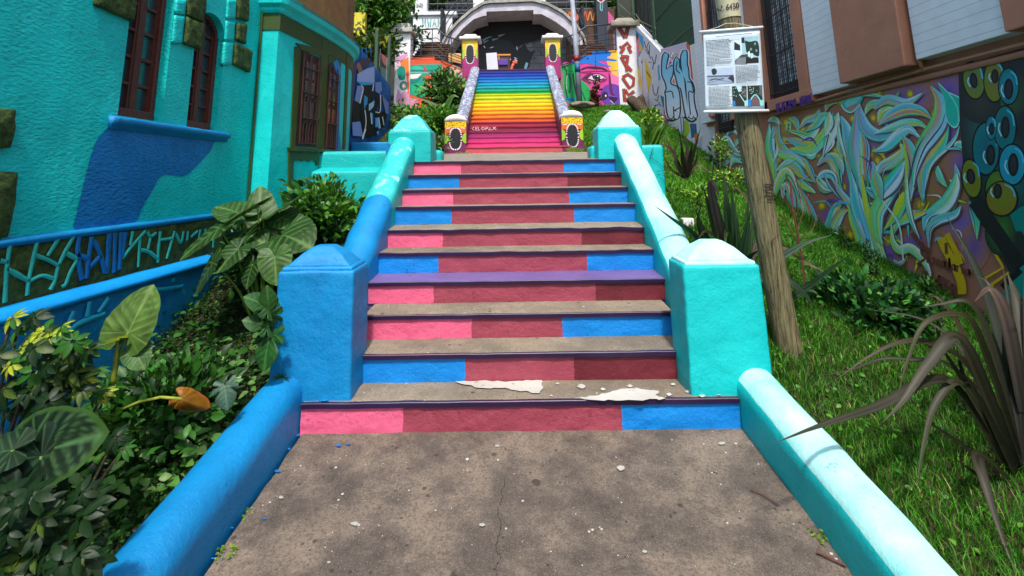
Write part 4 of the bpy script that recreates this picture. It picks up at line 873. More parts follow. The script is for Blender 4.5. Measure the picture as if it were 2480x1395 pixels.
# ------------------------------------------------------------------ upper flight of rainbow steps
RB=[(214,84,96),(232,64,142),(196,58,128),(160,50,108),(146,34,62),(178,44,70),(236,106,40),(246,146,24),(252,184,22),(252,206,10),(252,226,0),(190,206,30),(226,224,0),(24,166,60),(0,178,170),(20,176,206),(0,158,206),(0,124,200),(20,84,190),(30,60,160),(78,46,110)]
rs=thing('rainbow_staircase','upper staircase with steps painted in rainbow bands from pink up to blue and purple','staircase',(0,7.8,2.26))
NR=len(RB); Z0,Z1=2.235,5.03; Y0,Y1=7.8,12.2
WN=['pink-red','magenta','deep pink','plum','crimson','red','orange-red','orange','amber','golden yellow','yellow','yellow-green','lemon yellow','green','sea green','cyan','sky blue','blue','royal blue','deep blue','purple']
RP=[]
for i in range(NR):
    y0=Y0+(Y1-Y0)*i/NR; y1=Y0+(Y1-Y0)*(i+1)/NR; zb=2.28+(Z1-2.28)*(i-1)/(NR-1); zt=2.28+(Z1-2.28)*i/(NR-1)
    hw=1.16; b=MB()
    if i==0: y0-=.10; hw=1.32; 
    if i==NR-1: y1+=.25
    K=30; vv=[]
    for (yy,zz) in ((y0,zb-.06),(y0,zt-.028),(y0-.022,zt-.026),(y0-.024,zt+.001),(y1+.03,zt+.004)):
        for k in range(K+1):
            x=(-hw+2*hw*k/K) if i else (-1.105+2.42*k/K); vv.append((x,yy+.006*noise.noise(Vector((x*3,i*2.3,zz))),zz+.007*noise.noise(Vector((x*2.2,i*3.1,5)))))
    if i==0: vv=[(q[0],q[1],q[2]-(.10 if n_<K+1 else 0)) for n_,q in enumerate(vv)]
    b.add(vv,[(r*(K+1)+k,r*(K+1)+k+1,(r+1)*(K+1)+k+1,(r+1)*(K+1)+k) for r in range(4) for k in range(K)])
    c=RB[i]; o=b.build('step',paint('rainbow_step_paint',c,tuple(int(x*.9) for x in c),rough=.4,wear=tuple(min(255,int(x*.55+90)) for x in c),wearamt=.74,big=.006),rs)
    o['label']=WN[i]+' painted step'; RP.append(o)
yl=Y0+(Y1-Y0)*4/NR; p=Painter(Wall([(-2,yl-.034),(2,yl-.034)]),(1060,260,6.526),.004)
for L in ([(575,330),(545,358),(575,392)],[(632,330),(600,330),(600,390),(632,390)],[(602,358),(628,358)],[(645,328),(645,390),(668,390)],[(715,325),(745,360),(715,390),(685,360),(715,325)],[(713,356),(718,362)],[(760,392),(762,328),(795,335),(792,358),(764,364)],[(805,388),(828,330),(850,388),(805,388)],[(870,328),(925,388)],[(918,326),(868,388)],[(518,352),(524,358)],[(934,352),(940,358)]): p.stroke([(x_,335+(y_-360)*.8) for x_,y_ in L],9,(255,190,200),straight=True)
p.build('lettering',m_vcr,RP[4],fix=False)
# sloping side walls of the rainbow flight
m_rw=paint('flecked_grey_paint',(140,146,166),(96,102,124),rough=.6,wear=(214,218,226),wearamt=.53,wearsc=13,big=.012); m_rg=paint('slate_grey_paint',(84,88,104),(62,66,82),big=.008)
for s_,lb in ((-1,'sloping grey and white flecked side wall left of the rainbow steps'),(1,'sloping grey and white flecked side wall right of the rainbow steps')):
    x0,x1=(-1.38,-1.10) if s_<0 else (1.09,1.36)
    t=thing('side_wall',lb,'side wall',((x0+x1)/2,7.9,2.2)); 
    def za(y): return 2.99+(y-7.9)*.512
    b=MB(); q=lambda y,z,x:(x,y,z)
    b.hexa([(x0,7.95,1.6),(x1,7.95,1.6),(x1,12.15,4.0),(x0,12.15,4.0)],[(x0,7.95,za(7.95)-.1),(x1,7.95,za(7.95)-.1),(x1,12.15,za(12.15)-.1),(x0,12.15,za(12.15)-.1)])
    lumpy(b.build('wall',m_rg,t),.25,.01,3,.02)
    b=MB(); n=8; r=(x1-x0)/2+.012; cx=(x0+x1)/2
    b.sweep([(-r,-.11)]+[(-r*math.cos(PI*k/n),-.1+.12*math.sin(PI*k/n)) for k in range(n+1)]+[(r,-.11)],[((cx,y,za(y)+.012*noise.noise(Vector((y*3,s_,0)))),(1,0,0)) for y in np.linspace(7.93,12.17,40)])
    b.build('coping',m_rw,t,smooth=True)
# yellow mouth pillars
m_capw=paint('white_cap_paint',(236,234,230),(214,210,204),wear=(176,172,160),wearamt=.7,big=.01)
def mouth(x0,x1,y,zb,zt,label,upper=False):
    t=thing('mouth_pillar',label,'pillar',((x0+x1)/2,y+.25,zb),'yellow pillars painted with gaping mouths')
    W=x1-x0; H=zt-zb; b=MB(); b.box(x0,x1,y,y+.5,zb-.3,zt); lumpy(b.build('shaft',paint('plum_paint',(128,36,96),(104,26,78),big=.006) if not upper else paint('magenta_paint',(178,36,116),(150,30,98),big=.006),t),.12,.004,4,.012)
    c=MB()
    if upper:
        c.box(x0-.10,x1+.10,y-.10,y+.6,zt+.002,zt+.11); c.hexa([(x0-.02,y-.02,zt+.11),(x1+.02,y-.02,zt+.11),(x1+.02,y+.52,zt+.11),(x0-.02,y+.52,zt+.11)],[(x0+.08,y+.1,zt+.235),(x1-.08,y+.1,zt+.235),(x1-.08,y+.4,zt+.235),(x0+.08,y+.4,zt+.235)])
        lumpy(c.build('cap',m_capw,t),.1,.01,5,.03)
    else:
        n=10; c.sweep([((W/2+.012)*-math.cos(PI*k/n),.165*math.sin(PI*k/n)) for k in range(n+1)],[(((x0+x1)/2,yy,zt+.002),(1,0,0)) for yy in (y-.012,y+.17,y+.34,y+.512)])
        lumpy(c.build('cap',m_capw,t),.08,.006,5,.0)
    fy=y-.008; P=lambda u,v:(x0+W*u,fy,zb+H*v)
    def flat(name,polys,col,d,mat=None):
        q=MB()
        for pl in polys:
            A=[P(u,v) for u,v in pl]; n=len(A)
            q.add([(a[0],fy-d+.004,a[2]) for a in A]+[(a[0],fy-d,a[2]) for a in A],[tuple(range(n)),tuple(range(n,2*n))]+[(i,(i+1)%n,n+(i+1)%n,n+i) for i in range(n)])
        return q.build(name,mat or paint(name+'_paint',col,big=.002),t)
    el=lambda cu,cv,ru,rv,a0=0,a1=2*PI,n=20:[(cu+ru*math.cos(a0+(a1-a0)*k/n),cv+rv*math.sin(a0+(a1-a0)*k/n)) for k in range(n if a1-a0>6.2 else n+1)]
    YL=(244,200,24)
    if upper:
        flat('yellow_panel',[[(.0,.62),(0,.999),(1,.999),(1,.62),(.93,.55),(.80,.50),(.2,.50),(.07,.55)]],(240,200,20),.001); mv,mr=.56,.25; hi=.56
        flat('green_side_patch',[[(.005,.40)]+el(.0,.56,.16,.16,-PI/2,PI/2,10)+[(.005,.72)],[(.995,.72)]+el(1.0,.56,.16,.16,PI/2,1.5*PI,10)+[(.995,.40)]],(160,206,40),.003)
    else:
        flat('yellow_panel',[[(0,.80),(0,.999),(1,.999),(1,.80)]],YL,.001); mv,mr=.42,.30
        flat('orange_patch',[[(0,.62),(0,.79),(.42,.79),(.3,.62)],[(.7,.62),(.58,.79),(1,.79),(1,.62)]],(230,110,36),.002)
        flat('green_side_patch',[el(.0,.44,.19,.18,-PI/2,PI/2,10),el(1.0,.44,.19,.18,PI/2,1.5*PI,10)],(160,206,40),.003)
        flat('brow_mark',[[(.06,.755),(.06,.785),(.26,.80),(.26,.77)],[(.74,.77),(.74,.80),(.94,.785),(.94,.755)]],(240,236,226),.004)
        q=random.Random(5); flat('black_speckle',[el(q.uniform(.05,.95),q.uniform(.83,.98),.022,.012,n=6) for _ in range(26)],(40,36,20),.003)
    sup=lambda ru,rv,n,d=0:[(.5+ru*(abs(math.cos(a))**.7)*(1 if math.cos(a)>=0 else -1),mv+rv*(abs(math.sin(a))**.8)*(1 if math.sin(a)>=0 else -1)) for a in (2*PI*(k+.5)/n for k in range(n))]
    flat('mouth',[sup(.245,mr*1.08,28)],(34,34,42),.005)
    rat=W/H
    flat('tooth_ring',[el(a,c_,.034,.034*rat,n=8) for a,c_ in sup(.275,mr*1.2,30)],(246,244,240),.006)
    return t
mouth(-1.585,-1.095,7.7,2.18,2.865,'short yellow pillar painted with a toothed mouth, left foot of the rainbow steps')
mouth(1.095,1.585,7.7,2.20,2.92,'short yellow pillar painted with a toothed mouth, right foot of the rainbow steps')
mouth(-1.67,-1.16,12.2,5.0,6.1,'yellow and magenta mouth pillar with white cap, left top of the rainbow steps',True)
mouth(1.08,1.58,12.2,5.03,6.09,'yellow and magenta mouth pillar with white cap, right top of the rainbow steps',True)
# ------------------------------------------------------------------ terrace, arch and its dark stone niche
b=MB(); b.box(-1.68,1.68,12.44,13.69,4.2,5.0); b.box(-4,4.2,13.7,19,4.2,4.996); struct(b.build('terrace',m_land))
arch=thing('arch','broad white basket arch over a dark stone niche above the rainbow steps','arch',(0,16,5))
AY=16.0
ip=[(1078,178),(1082,130),(1098,97),(1120,70),(1148,46),(1172,38),(1178,38),(1178,28),(1292,24),(1292,34),(1312,34),(1345,52),(1372,72),(1392,98),(1402,130),(1408,172)]
op=[(1058,178),(1064,125),(1086,84),(1112,56),(1142,30),(1172,12),(1178,11),(1190,9),(1290,5),(1300,7),(1325,14),(1362,34),(1392,62),(1412,92),(1424,130),(1430,172)]
I=[onY(*q,AY) for q in ip]; O=[onY(*q,AY) for q in op]; b=MB(); D=Vector((0,1.4,0))
n=len(I); b.add(I+O+[v+D for v in I]+[v+D for v in O],[(i,i+1,n+i+1,n+i) for i in range(n-1)]+[(i,i+1,2*n+i+1,2*n+i) for i in range(n-1)]+[(n+i,n+i+1,3*n+i+1,3*n+i) for i in range(n-1)])
b.build('arch_ring',paint('pale_arch_plaster',(206,202,210),(170,168,178),rough=.7,wear=(120,116,112),wearamt=.62,big=.01),arch)
b=MB(); O2=[v+Vector((0,-.10,.0)) for v in O]; T=[onY(q[0]+(q[0]-1245)*.012,q[1]-7,AY)+Vector((0,-.10,0)) for q in op]
b.add(O2[1:-1]+T[1:-1]+[v+Vector((0,.5,0)) for v in T[1:-1]]+[v+Vector((0,.09,0)) for v in O2[1:-1]],[(j*(n-2)+i,j*(n-2)+i+1,(j+1)*(n-2)+i+1,(j+1)*(n-2)+i) for j in range(3) for i in range(n-3)])
b.build('coping',paint('weathered_coping',(186,184,176),(120,122,104),rough=.8,big=.02),arch)
# niche back wall of large grey blocks, darker towards the top
def nichemat():
    b=NB('dark_topped_blocks'); br=b.n('ShaderNodeTexBrick'); sx=b.n('ShaderNodeSeparateXYZ',i0=b.pos).outputs
    cb=b.n('ShaderNodeCombineXYZ',i0=sx[0],i1=sx[2]); b.t.links.new(cb.outputs[0],br.inputs[0])
    br.inputs['Scale'].default_value=1; br.inputs['Brick Width'].default_value=.62; br.inputs['Row Height'].default_value=.36; br.inputs['Mortar Size'].default_value=.014
    br.inputs['Color1'].default_value=(*kc((128,134,138)),1); br.inputs['Color2'].default_value=(*kc((104,108,112)),1); br.inputs['Mortar'].default_value=(.02,.02,.02,1)
    col=b.mix(b.ramp(b.noise(2.4,6),.4,.7),br.outputs[0],kc((90,96,100)))
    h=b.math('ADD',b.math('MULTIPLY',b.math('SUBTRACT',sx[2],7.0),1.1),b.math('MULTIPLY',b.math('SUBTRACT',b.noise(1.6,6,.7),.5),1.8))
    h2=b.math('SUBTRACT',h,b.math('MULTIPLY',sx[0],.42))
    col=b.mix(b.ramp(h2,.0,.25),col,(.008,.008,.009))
    n=b.bump(br.outputs['Fac'],-.02,.8); return b.fin(col,.7,b.bump(b.noise(14,5),.02,.7,n))
b=MB(); b.box(-3,3,17.4,17.7,4.9,9.4); nb_=b.build('niche_wall',nichemat(),arch)
p=Painter(Wall([(-3,17.39),(3,17.39)]),(1130,0,7.748),.004)
p.curve([(220,940),(330,830),(500,740),(680,745),(830,790),(940,930),(1090,830),(1130,900),(1200,970),(1290,940),(1250,1020),(1200,1150),(1080,1300),(240,1300)],(26,32,36))
for L in ([(300,760),(420,700),(480,690)],[(320,800),(420,750)],[(480,750),(600,720)],[(600,680),(720,640)]): p.stroke(L,40,(120,140,152),taper=True)
for L in ([(780,1110),(830,1110),(790,1150)],[(890,1080),(940,1100),(900,1120),(960,1140)],[(940,870),(950,940)],[(440,900),(500,880)],[(320,860),(350,900)],[(740,1130),(760,1160)]): p.stroke(L,14,(226,228,230))
p.stroke([(1100,1290),(1130,1200),(1140,1180)],50,(150,196,220)); p.stroke([(1330,930),(1420,1010)],10,(40,40,44)); p.stroke([(1240,1120),(1290,1080)],24,(50,54,58))
p.build('niche_painting',m_vcr,arch,fix=False)
m_nicheside=plain('dark_niche_side',(40,40,44),.8)  # dark grey for the niche sides
for xx in (-3,2.9):
    b=MB(); b.box(xx,xx+.1,16,17.4,4.9,8.6); b.build('side_wall',m_nicheside,arch)
# things on the terrace
t=thing('board','white blank board leaning at the top of the rainbow steps','board',(-.62,13.6,5))
q=[onY(x,y,13.6) for x,y in ((1180,173),(1207,172),(1203,127),(1177,129))]; b=MB(); b.add(q+[v+Vector((0,.04,0)) for v in q],[(0,1,2,3),(4,5,6,7),(0,1,5,4),(1,2,6,5),(2,3,7,6),(3,0,4,7)]); par(b.build('panel',plain('white_board',(216,218,226),.6,var=.08),None,bevel=.008),t)
b=MB(); b.tube([q[3]+Vector((.15,.06,-.1)),q[3]+Vector((.15,.30,-.3)),Vector((q[3].x+.15,14.0,5))],.015,6); b.build('prop_stick',m_wood,t)
t=thing('cabinet','small wooden cabinet painted orange and purple beside the white board','cabinet',(-.4,14.2,5))
b=MB(); o1=onY(1206,173,14.2); o2=onY(1238,131,14.2); xw=(o1.x,onY(1235,150,14.2).x); b.box(xw[0],xw[1],14.2,14.6,5,o2.z-.06); b.build('body',plain('cabinet_brown',(70,48,42),.6),t,bevel=.01)
b=MB(); zt=o2.z; b.box(xw[0]-.02,xw[1]+.03,14.17,14.62,zt-.06,zt); b.box(xw[0]+.02,xw[0]+.06,14.17,14.2,zt-.4,zt-.07); b.build('orange_top',plain('orange_panel',(226,146,60),.6),t,bevel=.006)
b=MB(); b.box(xw[0]+.02,xw[1]-.08,14.14,14.2,zt-.42,zt-.2); b.build('purple_drawer',plain('purple_panel',(96,56,160),.5),t,bevel=.01)
t=thing('plastic_post','small orange-red plastic post lying askew beside the cabinet','post',(0,13.4,5))
b=MB(); q=[onY(x,y,13.4) for x,y in ((1238,172),(1241,160),(1245,152))]; b.tube([q[0]+Vector((0,0,-.04)),q[0],q[1],q[2]],[.06,.055,.05,.045],8); b.build('shaft',plain('orange_plastic',(240,96,66),.4),t,smooth=True)
b=MB(); b.box(q[2].x-.05,q[2].x+.11,13.35,13.45,q[2].z-.03,q[2].z+.06); b.build('head',plain('orange_plastic_head',(236,90,60),.4),t,bevel=.01)
# painted stepped retaining walls either side
FY=13.3; WFY=Wall([(-6,FY-.003),(6,FY-.003)])
def facewall(name,label,outline,mat,th=.35):
    t=thing(name,label,'wall',(sum(onY(*q,FY).x for q in outline)/len(outline),FY,4))
    P=[onY(*q,FY) for q in outline]; n=len(P); b=MB()
    b.add(P+[v+Vector((0,th,0)) for v in P],[tuple(range(n)),tuple(range(n,2*n))]+[(i,(i+1)%n,n+(i+1)%n,n+i) for i in range(n)]); b.build('wall',mat,t); return t
m_base=paint('pink_mural_ground',(226,66,156),(206,54,140),rough=.7)
tw=facewall('mural_wall','stepped wall painted with a pink face, one large eye and blue hair strokes',[(1355,275),(1360,150),(1385,150),(1385,145),(1412,143),(1412,134),(1436,132),(1436,124),(1497,121),(1512,275)],m_base)
p=Painter(WFY,(1340,110,7.75),.003)
p.poly([(1030,100),(1220,90),(1240,600),(1100,540),(1040,420),(1000,300)],lambda x,y:(236,210,20) if x>1120 else (240,160,70)); p.poly([(1080,480),(1240,480),(1262,640),(1150,560)],(240,180,90))
p.curve([(1060,520),(1150,560),(1270,640),(1280,760),(1180,740),(1080,720)],(240,110,170))
p.ell((1100,930),220,210,(112,66,176),0,26,rim=(96,52,160)); p.curve([(1270,760),(1300,1100),(1180,1130),(1120,1050),(1180,800)],(100,56,164))
p.poly([(110,380),(450,330),(510,640),(620,720),(700,820),(730,960),(720,1150),(430,1160),(240,1050),(150,700)],(10,160,84))
for L,w_,c in (([(200,400),(250,520),(230,760),(260,960),(300,1040)],24,(12,40,40)),([(370,520),(390,700),(430,900),(450,980)],36,(20,44,44)),([(290,520),(320,700),(300,900)],50,(6,96,62)),([(510,820),(570,950),(650,1160)],20,(12,60,44)),([(180,450),(400,500),(700,490),(1000,485),(1260,470)],9,(20,20,24)),([(240,1000),(330,1020),(400,1010)],50,(20,90,190)),([(260,560),(240,700),(250,820)],10,(180,210,190))): p.stroke(L,w_,c)
B_=(0,112,208)
p.curve([(730,110),(900,92),(1020,100),(1085,150),(1060,200),(990,230),(1180,270),(1160,300),(1000,290),(820,290),(1060,385),(1070,405),(950,390),(800,370),(640,340),(480,350),(360,340),(360,290),(480,280),(540,260),(540,200),(720,180)],B_,3)
p.curve([(480,480),(560,420),(680,395),(840,400),(960,430),(1030,490),(900,450),(780,440),(640,430),(560,455)],(44,20,34)); p.curve([(520,640),(600,560),(700,520),(840,530),(960,570),(1000,640),(920,690),(780,680),(680,700),(600,680)],(120,26,80)); p.curve([(560,620),(660,560),(760,530),(880,545),(940,590),(800,660),(700,670)],(60,18,46))
p.curve([(660,620),(730,570),(830,550),(920,590),(950,605),(860,640),(760,650)],(204,198,212)); p.ell((812,598),72,58,(60,70,92),0,16); p.ell((812,598),40,36,(10,12,18),0,12); p.ell((832,578),12,14,(250,250,252),0,10)
p.stroke([(650,630),(720,570),(820,545),(920,580),(985,625)],14,(236,150,200)); p.stroke([(640,600),(720,552),(820,528),(930,560),(1000,620)],16,(40,14,34)); p.stroke([(670,660),(780,690),(900,660)],12,(240,150,196)); p.stroke([(815,690),(810,760),(825,860)],9,(150,30,96)); p.stroke([(850,690),(840,800),(845,850)],12,(246,130,190)); p.stroke([(500,500),(620,520),(720,500)],18,(150,30,100))
p.curve([(1040,500),(1070,620),(1100,760),(1120,880),(1160,940),(1080,930),(1050,800),(1040,640)],(96,24,84)); p.stroke([(1060,520),(1075,640),(1090,760)],10,(40,16,44)); p.ell((965,945),60,80,(38,16,58),.2,16); p.ell((985,945),14,22,(240,236,246),0,10); p.curve([(1020,960),(1120,960),(1210,990),(1180,1040),(1120,1080),(1060,1010)],(46,18,60)); p.stroke([(1070,1030),(1150,1110)],14,(210,180,230)); p.stroke([(1040,940),(1160,965)],10,(140,96,200))
p.stroke([(790,200),(795,400),(830,480)],7,(24,30,40)); p.stroke([(800,290),(775,470)],7,(24,30,40)); p.ell((645,250),26,16,(14,30,56),0,8)
p.build('face_mural',m_vcr,tw,fix=False)
m_or=paint('orange_mural_ground',(232,92,50),(214,80,44),rough=.7)
tw=facewall('mural_wall','stepped wall painted orange with a teal figure, left of the rainbow steps',[(984,275),(988,140),(1052,136),(1052,146),(1075,148),(1100,158),(1118,164),(1135,172),(1140,275)],m_or)
p=Painter(WFY,(940,0,4.65),.003)
TG=(0,150,126)
p.poly([(620,810),(760,740),(860,800),(860,950),(620,950)],(236,170,150)); p.curve([(640,800),(740,730),(740,800),(700,830)],(236,160,130)); p.poly([(760,830),(860,830),(860,890),(770,880)],(236,180,210)); p.poly([(680,600),(830,600),(830,720),(680,690)],(226,176,110))
p.poly([(238,735),(400,725),(605,722),(620,800),(610,850),(420,840),(380,900),(500,1000),(520,1040),(400,1110),(330,1090),(250,1060),(236,900)],TG); p.curve([(250,1000),(330,930),(440,980),(500,1020),(400,1070),(300,1060)],(10,166,110)); p.curve([(240,890),(300,900),(380,860),(330,930),(250,950)],(0,120,110))
p.curve([(245,770),(340,790),(400,770),(320,740)],(40,180,150)); p.poly([(240,840),(380,830),(330,880),(240,890)],(226,226,220)); p.poly([(470,835),(600,826),(600,850),(480,856)],(226,226,220)); p.curve([(400,790),(415,740),(435,790),(415,810)],(196,60,70)); p.stroke([(235,815),(420,820),(780,810)],8,(150,180,170)); p.stroke([(240,800),(360,790),(410,800),(600,780)],7,(0,70,64)); p.stroke([(300,1040),(360,960),(460,1000),(500,1030)],7,(0,80,70))
p.poly([(240,1100),(340,1120),(330,1250),(240,1250)],(206,130,160)); p.stroke([(250,650),(400,660),(520,650)],14,(250,120,80))
p.build('figure_mural',m_vcr,tw,fix=False)
t=thing('gate_pillar','tall white pillar painted with pink feathers and a teal chain, left of the orange wall','pillar',(-4,13.3,4))
b=MB(); q0=onY(957,262,13.2); q1=onY(994,80,13.2); b.box(onY(956,150,13.2).x,onY(993,150,13.2).x,13.2,13.7,3.2,q1.z); lumpy(b.build('shaft',m_wht,t),.2,.008,3,.02)
b=MB(); xa,xb=onY(948,70,13.2).x,onY(1000,70,13.2).x; b.box(xa,xb,13.05,13.85,q1.z,q1.z+.18); b.box(xa+.1,xb-.1,13.15,13.75,q1.z+.18,q1.z+.36); lumpy(b.build('cap',paint('flaking_cap_paint',(214,212,206),(150,148,130),rough=.8,big=.02,wear=(90,84,70),wearamt=.6,wearsc=9),t),.1,.02,4,.03)
p=Painter(Wall([(-6,13.19),(-2,13.19)]),(940,0,4.65),.004)
p.poly([(130,700),(230,640),(235,820),(180,850),(140,760)],(236,130,50)); p.curve([(80,680),(150,620),(220,610),(180,660),(110,700)],(226,150,200)); p.curve([(90,720),(130,690),(140,740),(100,750)],(236,190,214)); p.curve([(100,780),(150,745),(190,770),(190,880),(150,900),(110,870)],(0,140,124)); p.ell((175,965),46,52,(0,140,130)); p.ell((178,965),26,30,(226,150,110)); p.ell((175,965),12,20,(240,230,230))
for q in ([(110,1000),(150,1080),(140,1190),(90,1140)],[(150,1050),(190,1020),(220,1060),(190,1160),(150,1180)],[(190,1060),(230,1030),(230,1160),(180,1190)]): p.curve(q,(200,140,168))
p.poly([(205,830),(235,830),(235,1060),(220,1060)],(226,90,50)); p.stroke([(85,600),(100,570),(110,600),(130,570),(150,600),(170,570),(190,600),(215,590)],9,(10,80,74)); p.stroke([(110,435),(185,435)],6,(150,150,160)); p.stroke([(90,480),(110,465)],6,(90,150,150)); p.text('T.',(140,520),(18,0),(0,-30),5,(70,130,150))
p.build('feather_mural',m_vcr,t,fix=False)
# brick side stairs behind the railings
m_brick=concrete('brown_brick_stair',(96,70,56),(120,92,74),(70,50,42),speck=False)
def sidestair(x0,x1,y0,z0,z1,label,n=9):
    t=thing('side_stairs',label,'stairs',((x0+x1)/2,y0,z0))
    for i in range(n):
        b=MB(); ya=y0+i*.30; za=z0+(z1-z0)*i/n; zc_=z0+(z1-z0)*(i+1)/n; b.box(x0,x1,ya,ya+.5,za-.3,zc_-.03); b.box(x0,x1,ya-.035,ya+.5,zc_-.0295,zc_); lumpy(b.build('step',m_brick,t),.5,.008,4,.012)
    return t
sidestair(-3.75,-2.55,13.7,5.6,7.15,'brown brick side stairs climbing behind the left railing')
sidestair(2.55,3.72,13.7,5.7,7.0,'brown brick side stairs climbing behind the right railing')
# iron railings in front of the side stairs
m_rail=plain('dark_blue_grey_iron',(58,70,84),.45,var=.3)
def railing(label,P,h,nb,rails=(0,.2,.4,.62,1.),r=.022):
    t=thing('railing',label,'railing',P[0],'iron railings beside the side stairs'); P=[Vector(q) for q in P]
    tt=MB(); tt.tube([q+Vector((0,0,h)) for q in P],r*1.3,7); tt.build('handrail',m_rail,t,smooth=True)
    for k in rails[:-1]:
        b=MB(); b.tube([q+Vector((0,0,h*k+.03)) for q in P],r*.7,5); b.build('rail',m_rail,t,smooth=True)
    L=[0]
    for a,c in zip(P,P[1:]): L.append(L[-1]+(c-a).length)
    for i in range(nb):
        s=L[-1]*i/(nb-1)
        for k in range(len(P)-1):
            if L[k]<=s<=L[k+1]+1e-6: q=P[k].lerp(P[k+1],(s-L[k])/(L[k+1]-L[k])); break
        b=MB(); b.tube([q,q+Vector((0,0,h))],r*.8,5); b.build('post',m_rail,t)
y=13.25
Q=lambda px,py,Y=13.25:tuple(onY(px,py,Y))
railing('dark iron railing stepping down from the white pillar to the left yellow pillar',[Q(992,138),Q(1058,134),Q(1075,150),Q(1118,166)],.98,6)
railing('dark iron railing rising from the right yellow pillar towards the red lettered pillar',[Q(1362,160),Q(1398,146),Q(1424,128),Q(1492,122)],.98,7)
# upper parts: curved hand rails over the arch, white parapet, railings and dark plants behind
t=thing('parapet_wall','white parapet with turquoise tag letters and two square posts above the left stairs','wall',(-3,17,7))
b=MB(); xa,xb=onY(1000,60,17).x,onY(1095,60,17).x; z0_=onY(1040,85,17).z; z1_=onY(1040,38,17).z; b.box(xa,xb,17,17.3,z0_-1.2,z1_); lumpy(b.build('wall',m_wht,t),.4,.01,3,.02)
b=MB(); b.box(xa-.08,xb+.2,16.9,17.4,z1_,z1_+.16); b.build('coping',m_wht,t,bevel=.02)
for (u0,u1,ztop) in ((1006,1034,-40),(1146,1172,-40)):
    b=MB(); a,c=onY(u0,20,17).x,onY(u1,20,17).x; b.box(a,c,16.95,17.4,z1_-(.4 if u0>1100 else -.16),z1_+2.2); lumpy(b.build('post',m_wht,t),.5,.01,3,.02)
p=Painter(Wall([(-9,16.985),(9,16.985)]),(940,0,4.65),.006)
p.text('MWAM',(385,300),(62,0),(0,-92),9,(30,170,170),.95); p.build('lettering',m_vcr,t,fix=False)
p=Painter(Wall([(-9,16.93),(9,16.93)]),(940,0,4.65),.006); p.text('RATO',(322,78),(22,0),(0,-42),5,(90,96,104)); p.build('lettering',m_vcr,t,fix=False)
def crail(label,pts,n=5):
    t=thing('handrail',label,'handrail',tuple(onY(*pts[0],16.2)),'curved handrails over the arch')
    for k in range(n):
        b=MB(); b.tube([onY(x+k*7,y+k*9,16.0-.02*k) for x,y in (tuple(q) for q in crm([Vector(q) for q in pts],5))],.035 if k==0 else .02,6); b.build('rail' if k else 'top_rail',m_rail,t,smooth=True)
crail('curved dark handrail sweeping up over the left shoulder of the arch',[(1062,82),(1072,52),(1090,24),(1110,-2),(1130,-20)],4)
crail('curved dark handrail sweeping down over the right shoulder of the arch',[(1412,66),(1402,36),(1384,8),(1360,-20)],3)
t=thing('railing','straight black railing in front of the dark plants above the arch','railing',(0,17.2,9))
b=MB()
for py in (-20,8,24,32): b.tube([onY(1032,py+2,17.3),onY(1240,py,17.3),onY(1480,py-4,17.3)],.025,5)
for px in range(1036,1470,24): b.tube([onY(px,-40,17.3),onY(px,34,17.3)],.018,5)
b.build('bars',m_rail,t)
t=thing('signboard','turquoise lettered panel hanging above the right side of the arch','sign',(0,16.5,9)); b=MB(); q=[onY(x,y,16.4) for x,y in ((1298,6),(1322,14),(1322,-20),(1298,-20))]; b.add(q+[v+Vector((0,.05,0)) for v in q],[(0,1,2,3),(4,5,6,7),(0,1,5,4),(1,2,6,5),(2,3,7,6),(3,0,4,7)]); b.build('panel',plain('pale_turquoise_panel',(90,190,196),.6),t)
p=Painter(Wall([(-9,16.395),(9,16.395)]),(0,0,1),.006); p.stroke([(1300,0),(1308,4),(1314,-4),(1320,8)],4,(230,240,240)); p.stroke([(1302,-8),(1318,-2)],3,(0,110,124)); p.build('marks',m_vcr,t,fix=False)
# brown graffiti wall behind right stairs and dark painted post
t=thing('graffiti_wall','brown brick wall with faded orange and pink tags behind the right stairs','wall',(3.4,17,7))
b=MB(); xa,xb=onY(1370,50,16.8).x,onY(1510,50,16.8).x; b.box(xa,xb,16.8,17.1,5,onY(1430,22,16.8).z); b.build('wall',m_brick,t)
p=Painter(Wall([(-9,16.79),(9,16.79)]),(1380,0,9.3),.006)
for i,(x,c) in enumerate(((-60,(200,110,60)),(60,(190,90,70)),(150,(206,120,110)),(290,(200,90,80)),(400,(214,130,50)),(520,(200,140,40)),(620,(150,110,60)))): p.stroke([(x,470),(x+60,260),(x+110,460),(x+160,280)],22,c)
p.poly([(600,230),(700,200),(860,240),(960,420),(960,740),(800,640),(790,600),(600,600)],(70,72,84)); p.poly([(770,260),(880,260),(1000,420),(940,740),(800,620)],(206,90,150)); p.stroke([(600,510),(740,520)],14,(190,190,30)); p.stroke([(670,460),(660,580)],12,(190,190,30)); p.build('graffiti',m_vcr,t,fix=False)
t=thing('painted_post','dark square post with a red heart shape and pale blue drips','post',(3.4,16.2,8))
b=MB(); xa,xb=onY(1444,20,16.2).x,onY(1472,20,16.2).x; b.box(xa,xb,16.2,16.6,5.6,10.2); b.build('shaft',plain('dark_blue_grey_paint',(46,54,68),.6),t,bevel=.02)
p=Painter(Wall([(-9,16.19),(9,16.19)]),(1380,0,9.3),.006); p.curve([(610,-60),(780,-60),(780,10),(700,60),(620,10)],(220,220,220)); p.curve([(630,-60),(760,-60),(760,0),(700,45),(640,0)],(140,30,34)); p.stroke([(690,60),(690,200),(720,250)],26,(120,170,180)); p.stroke([(740,60),(730,250)],20,(100,150,160)); p.build('heart_painting',m_vcr,t,fix=False)
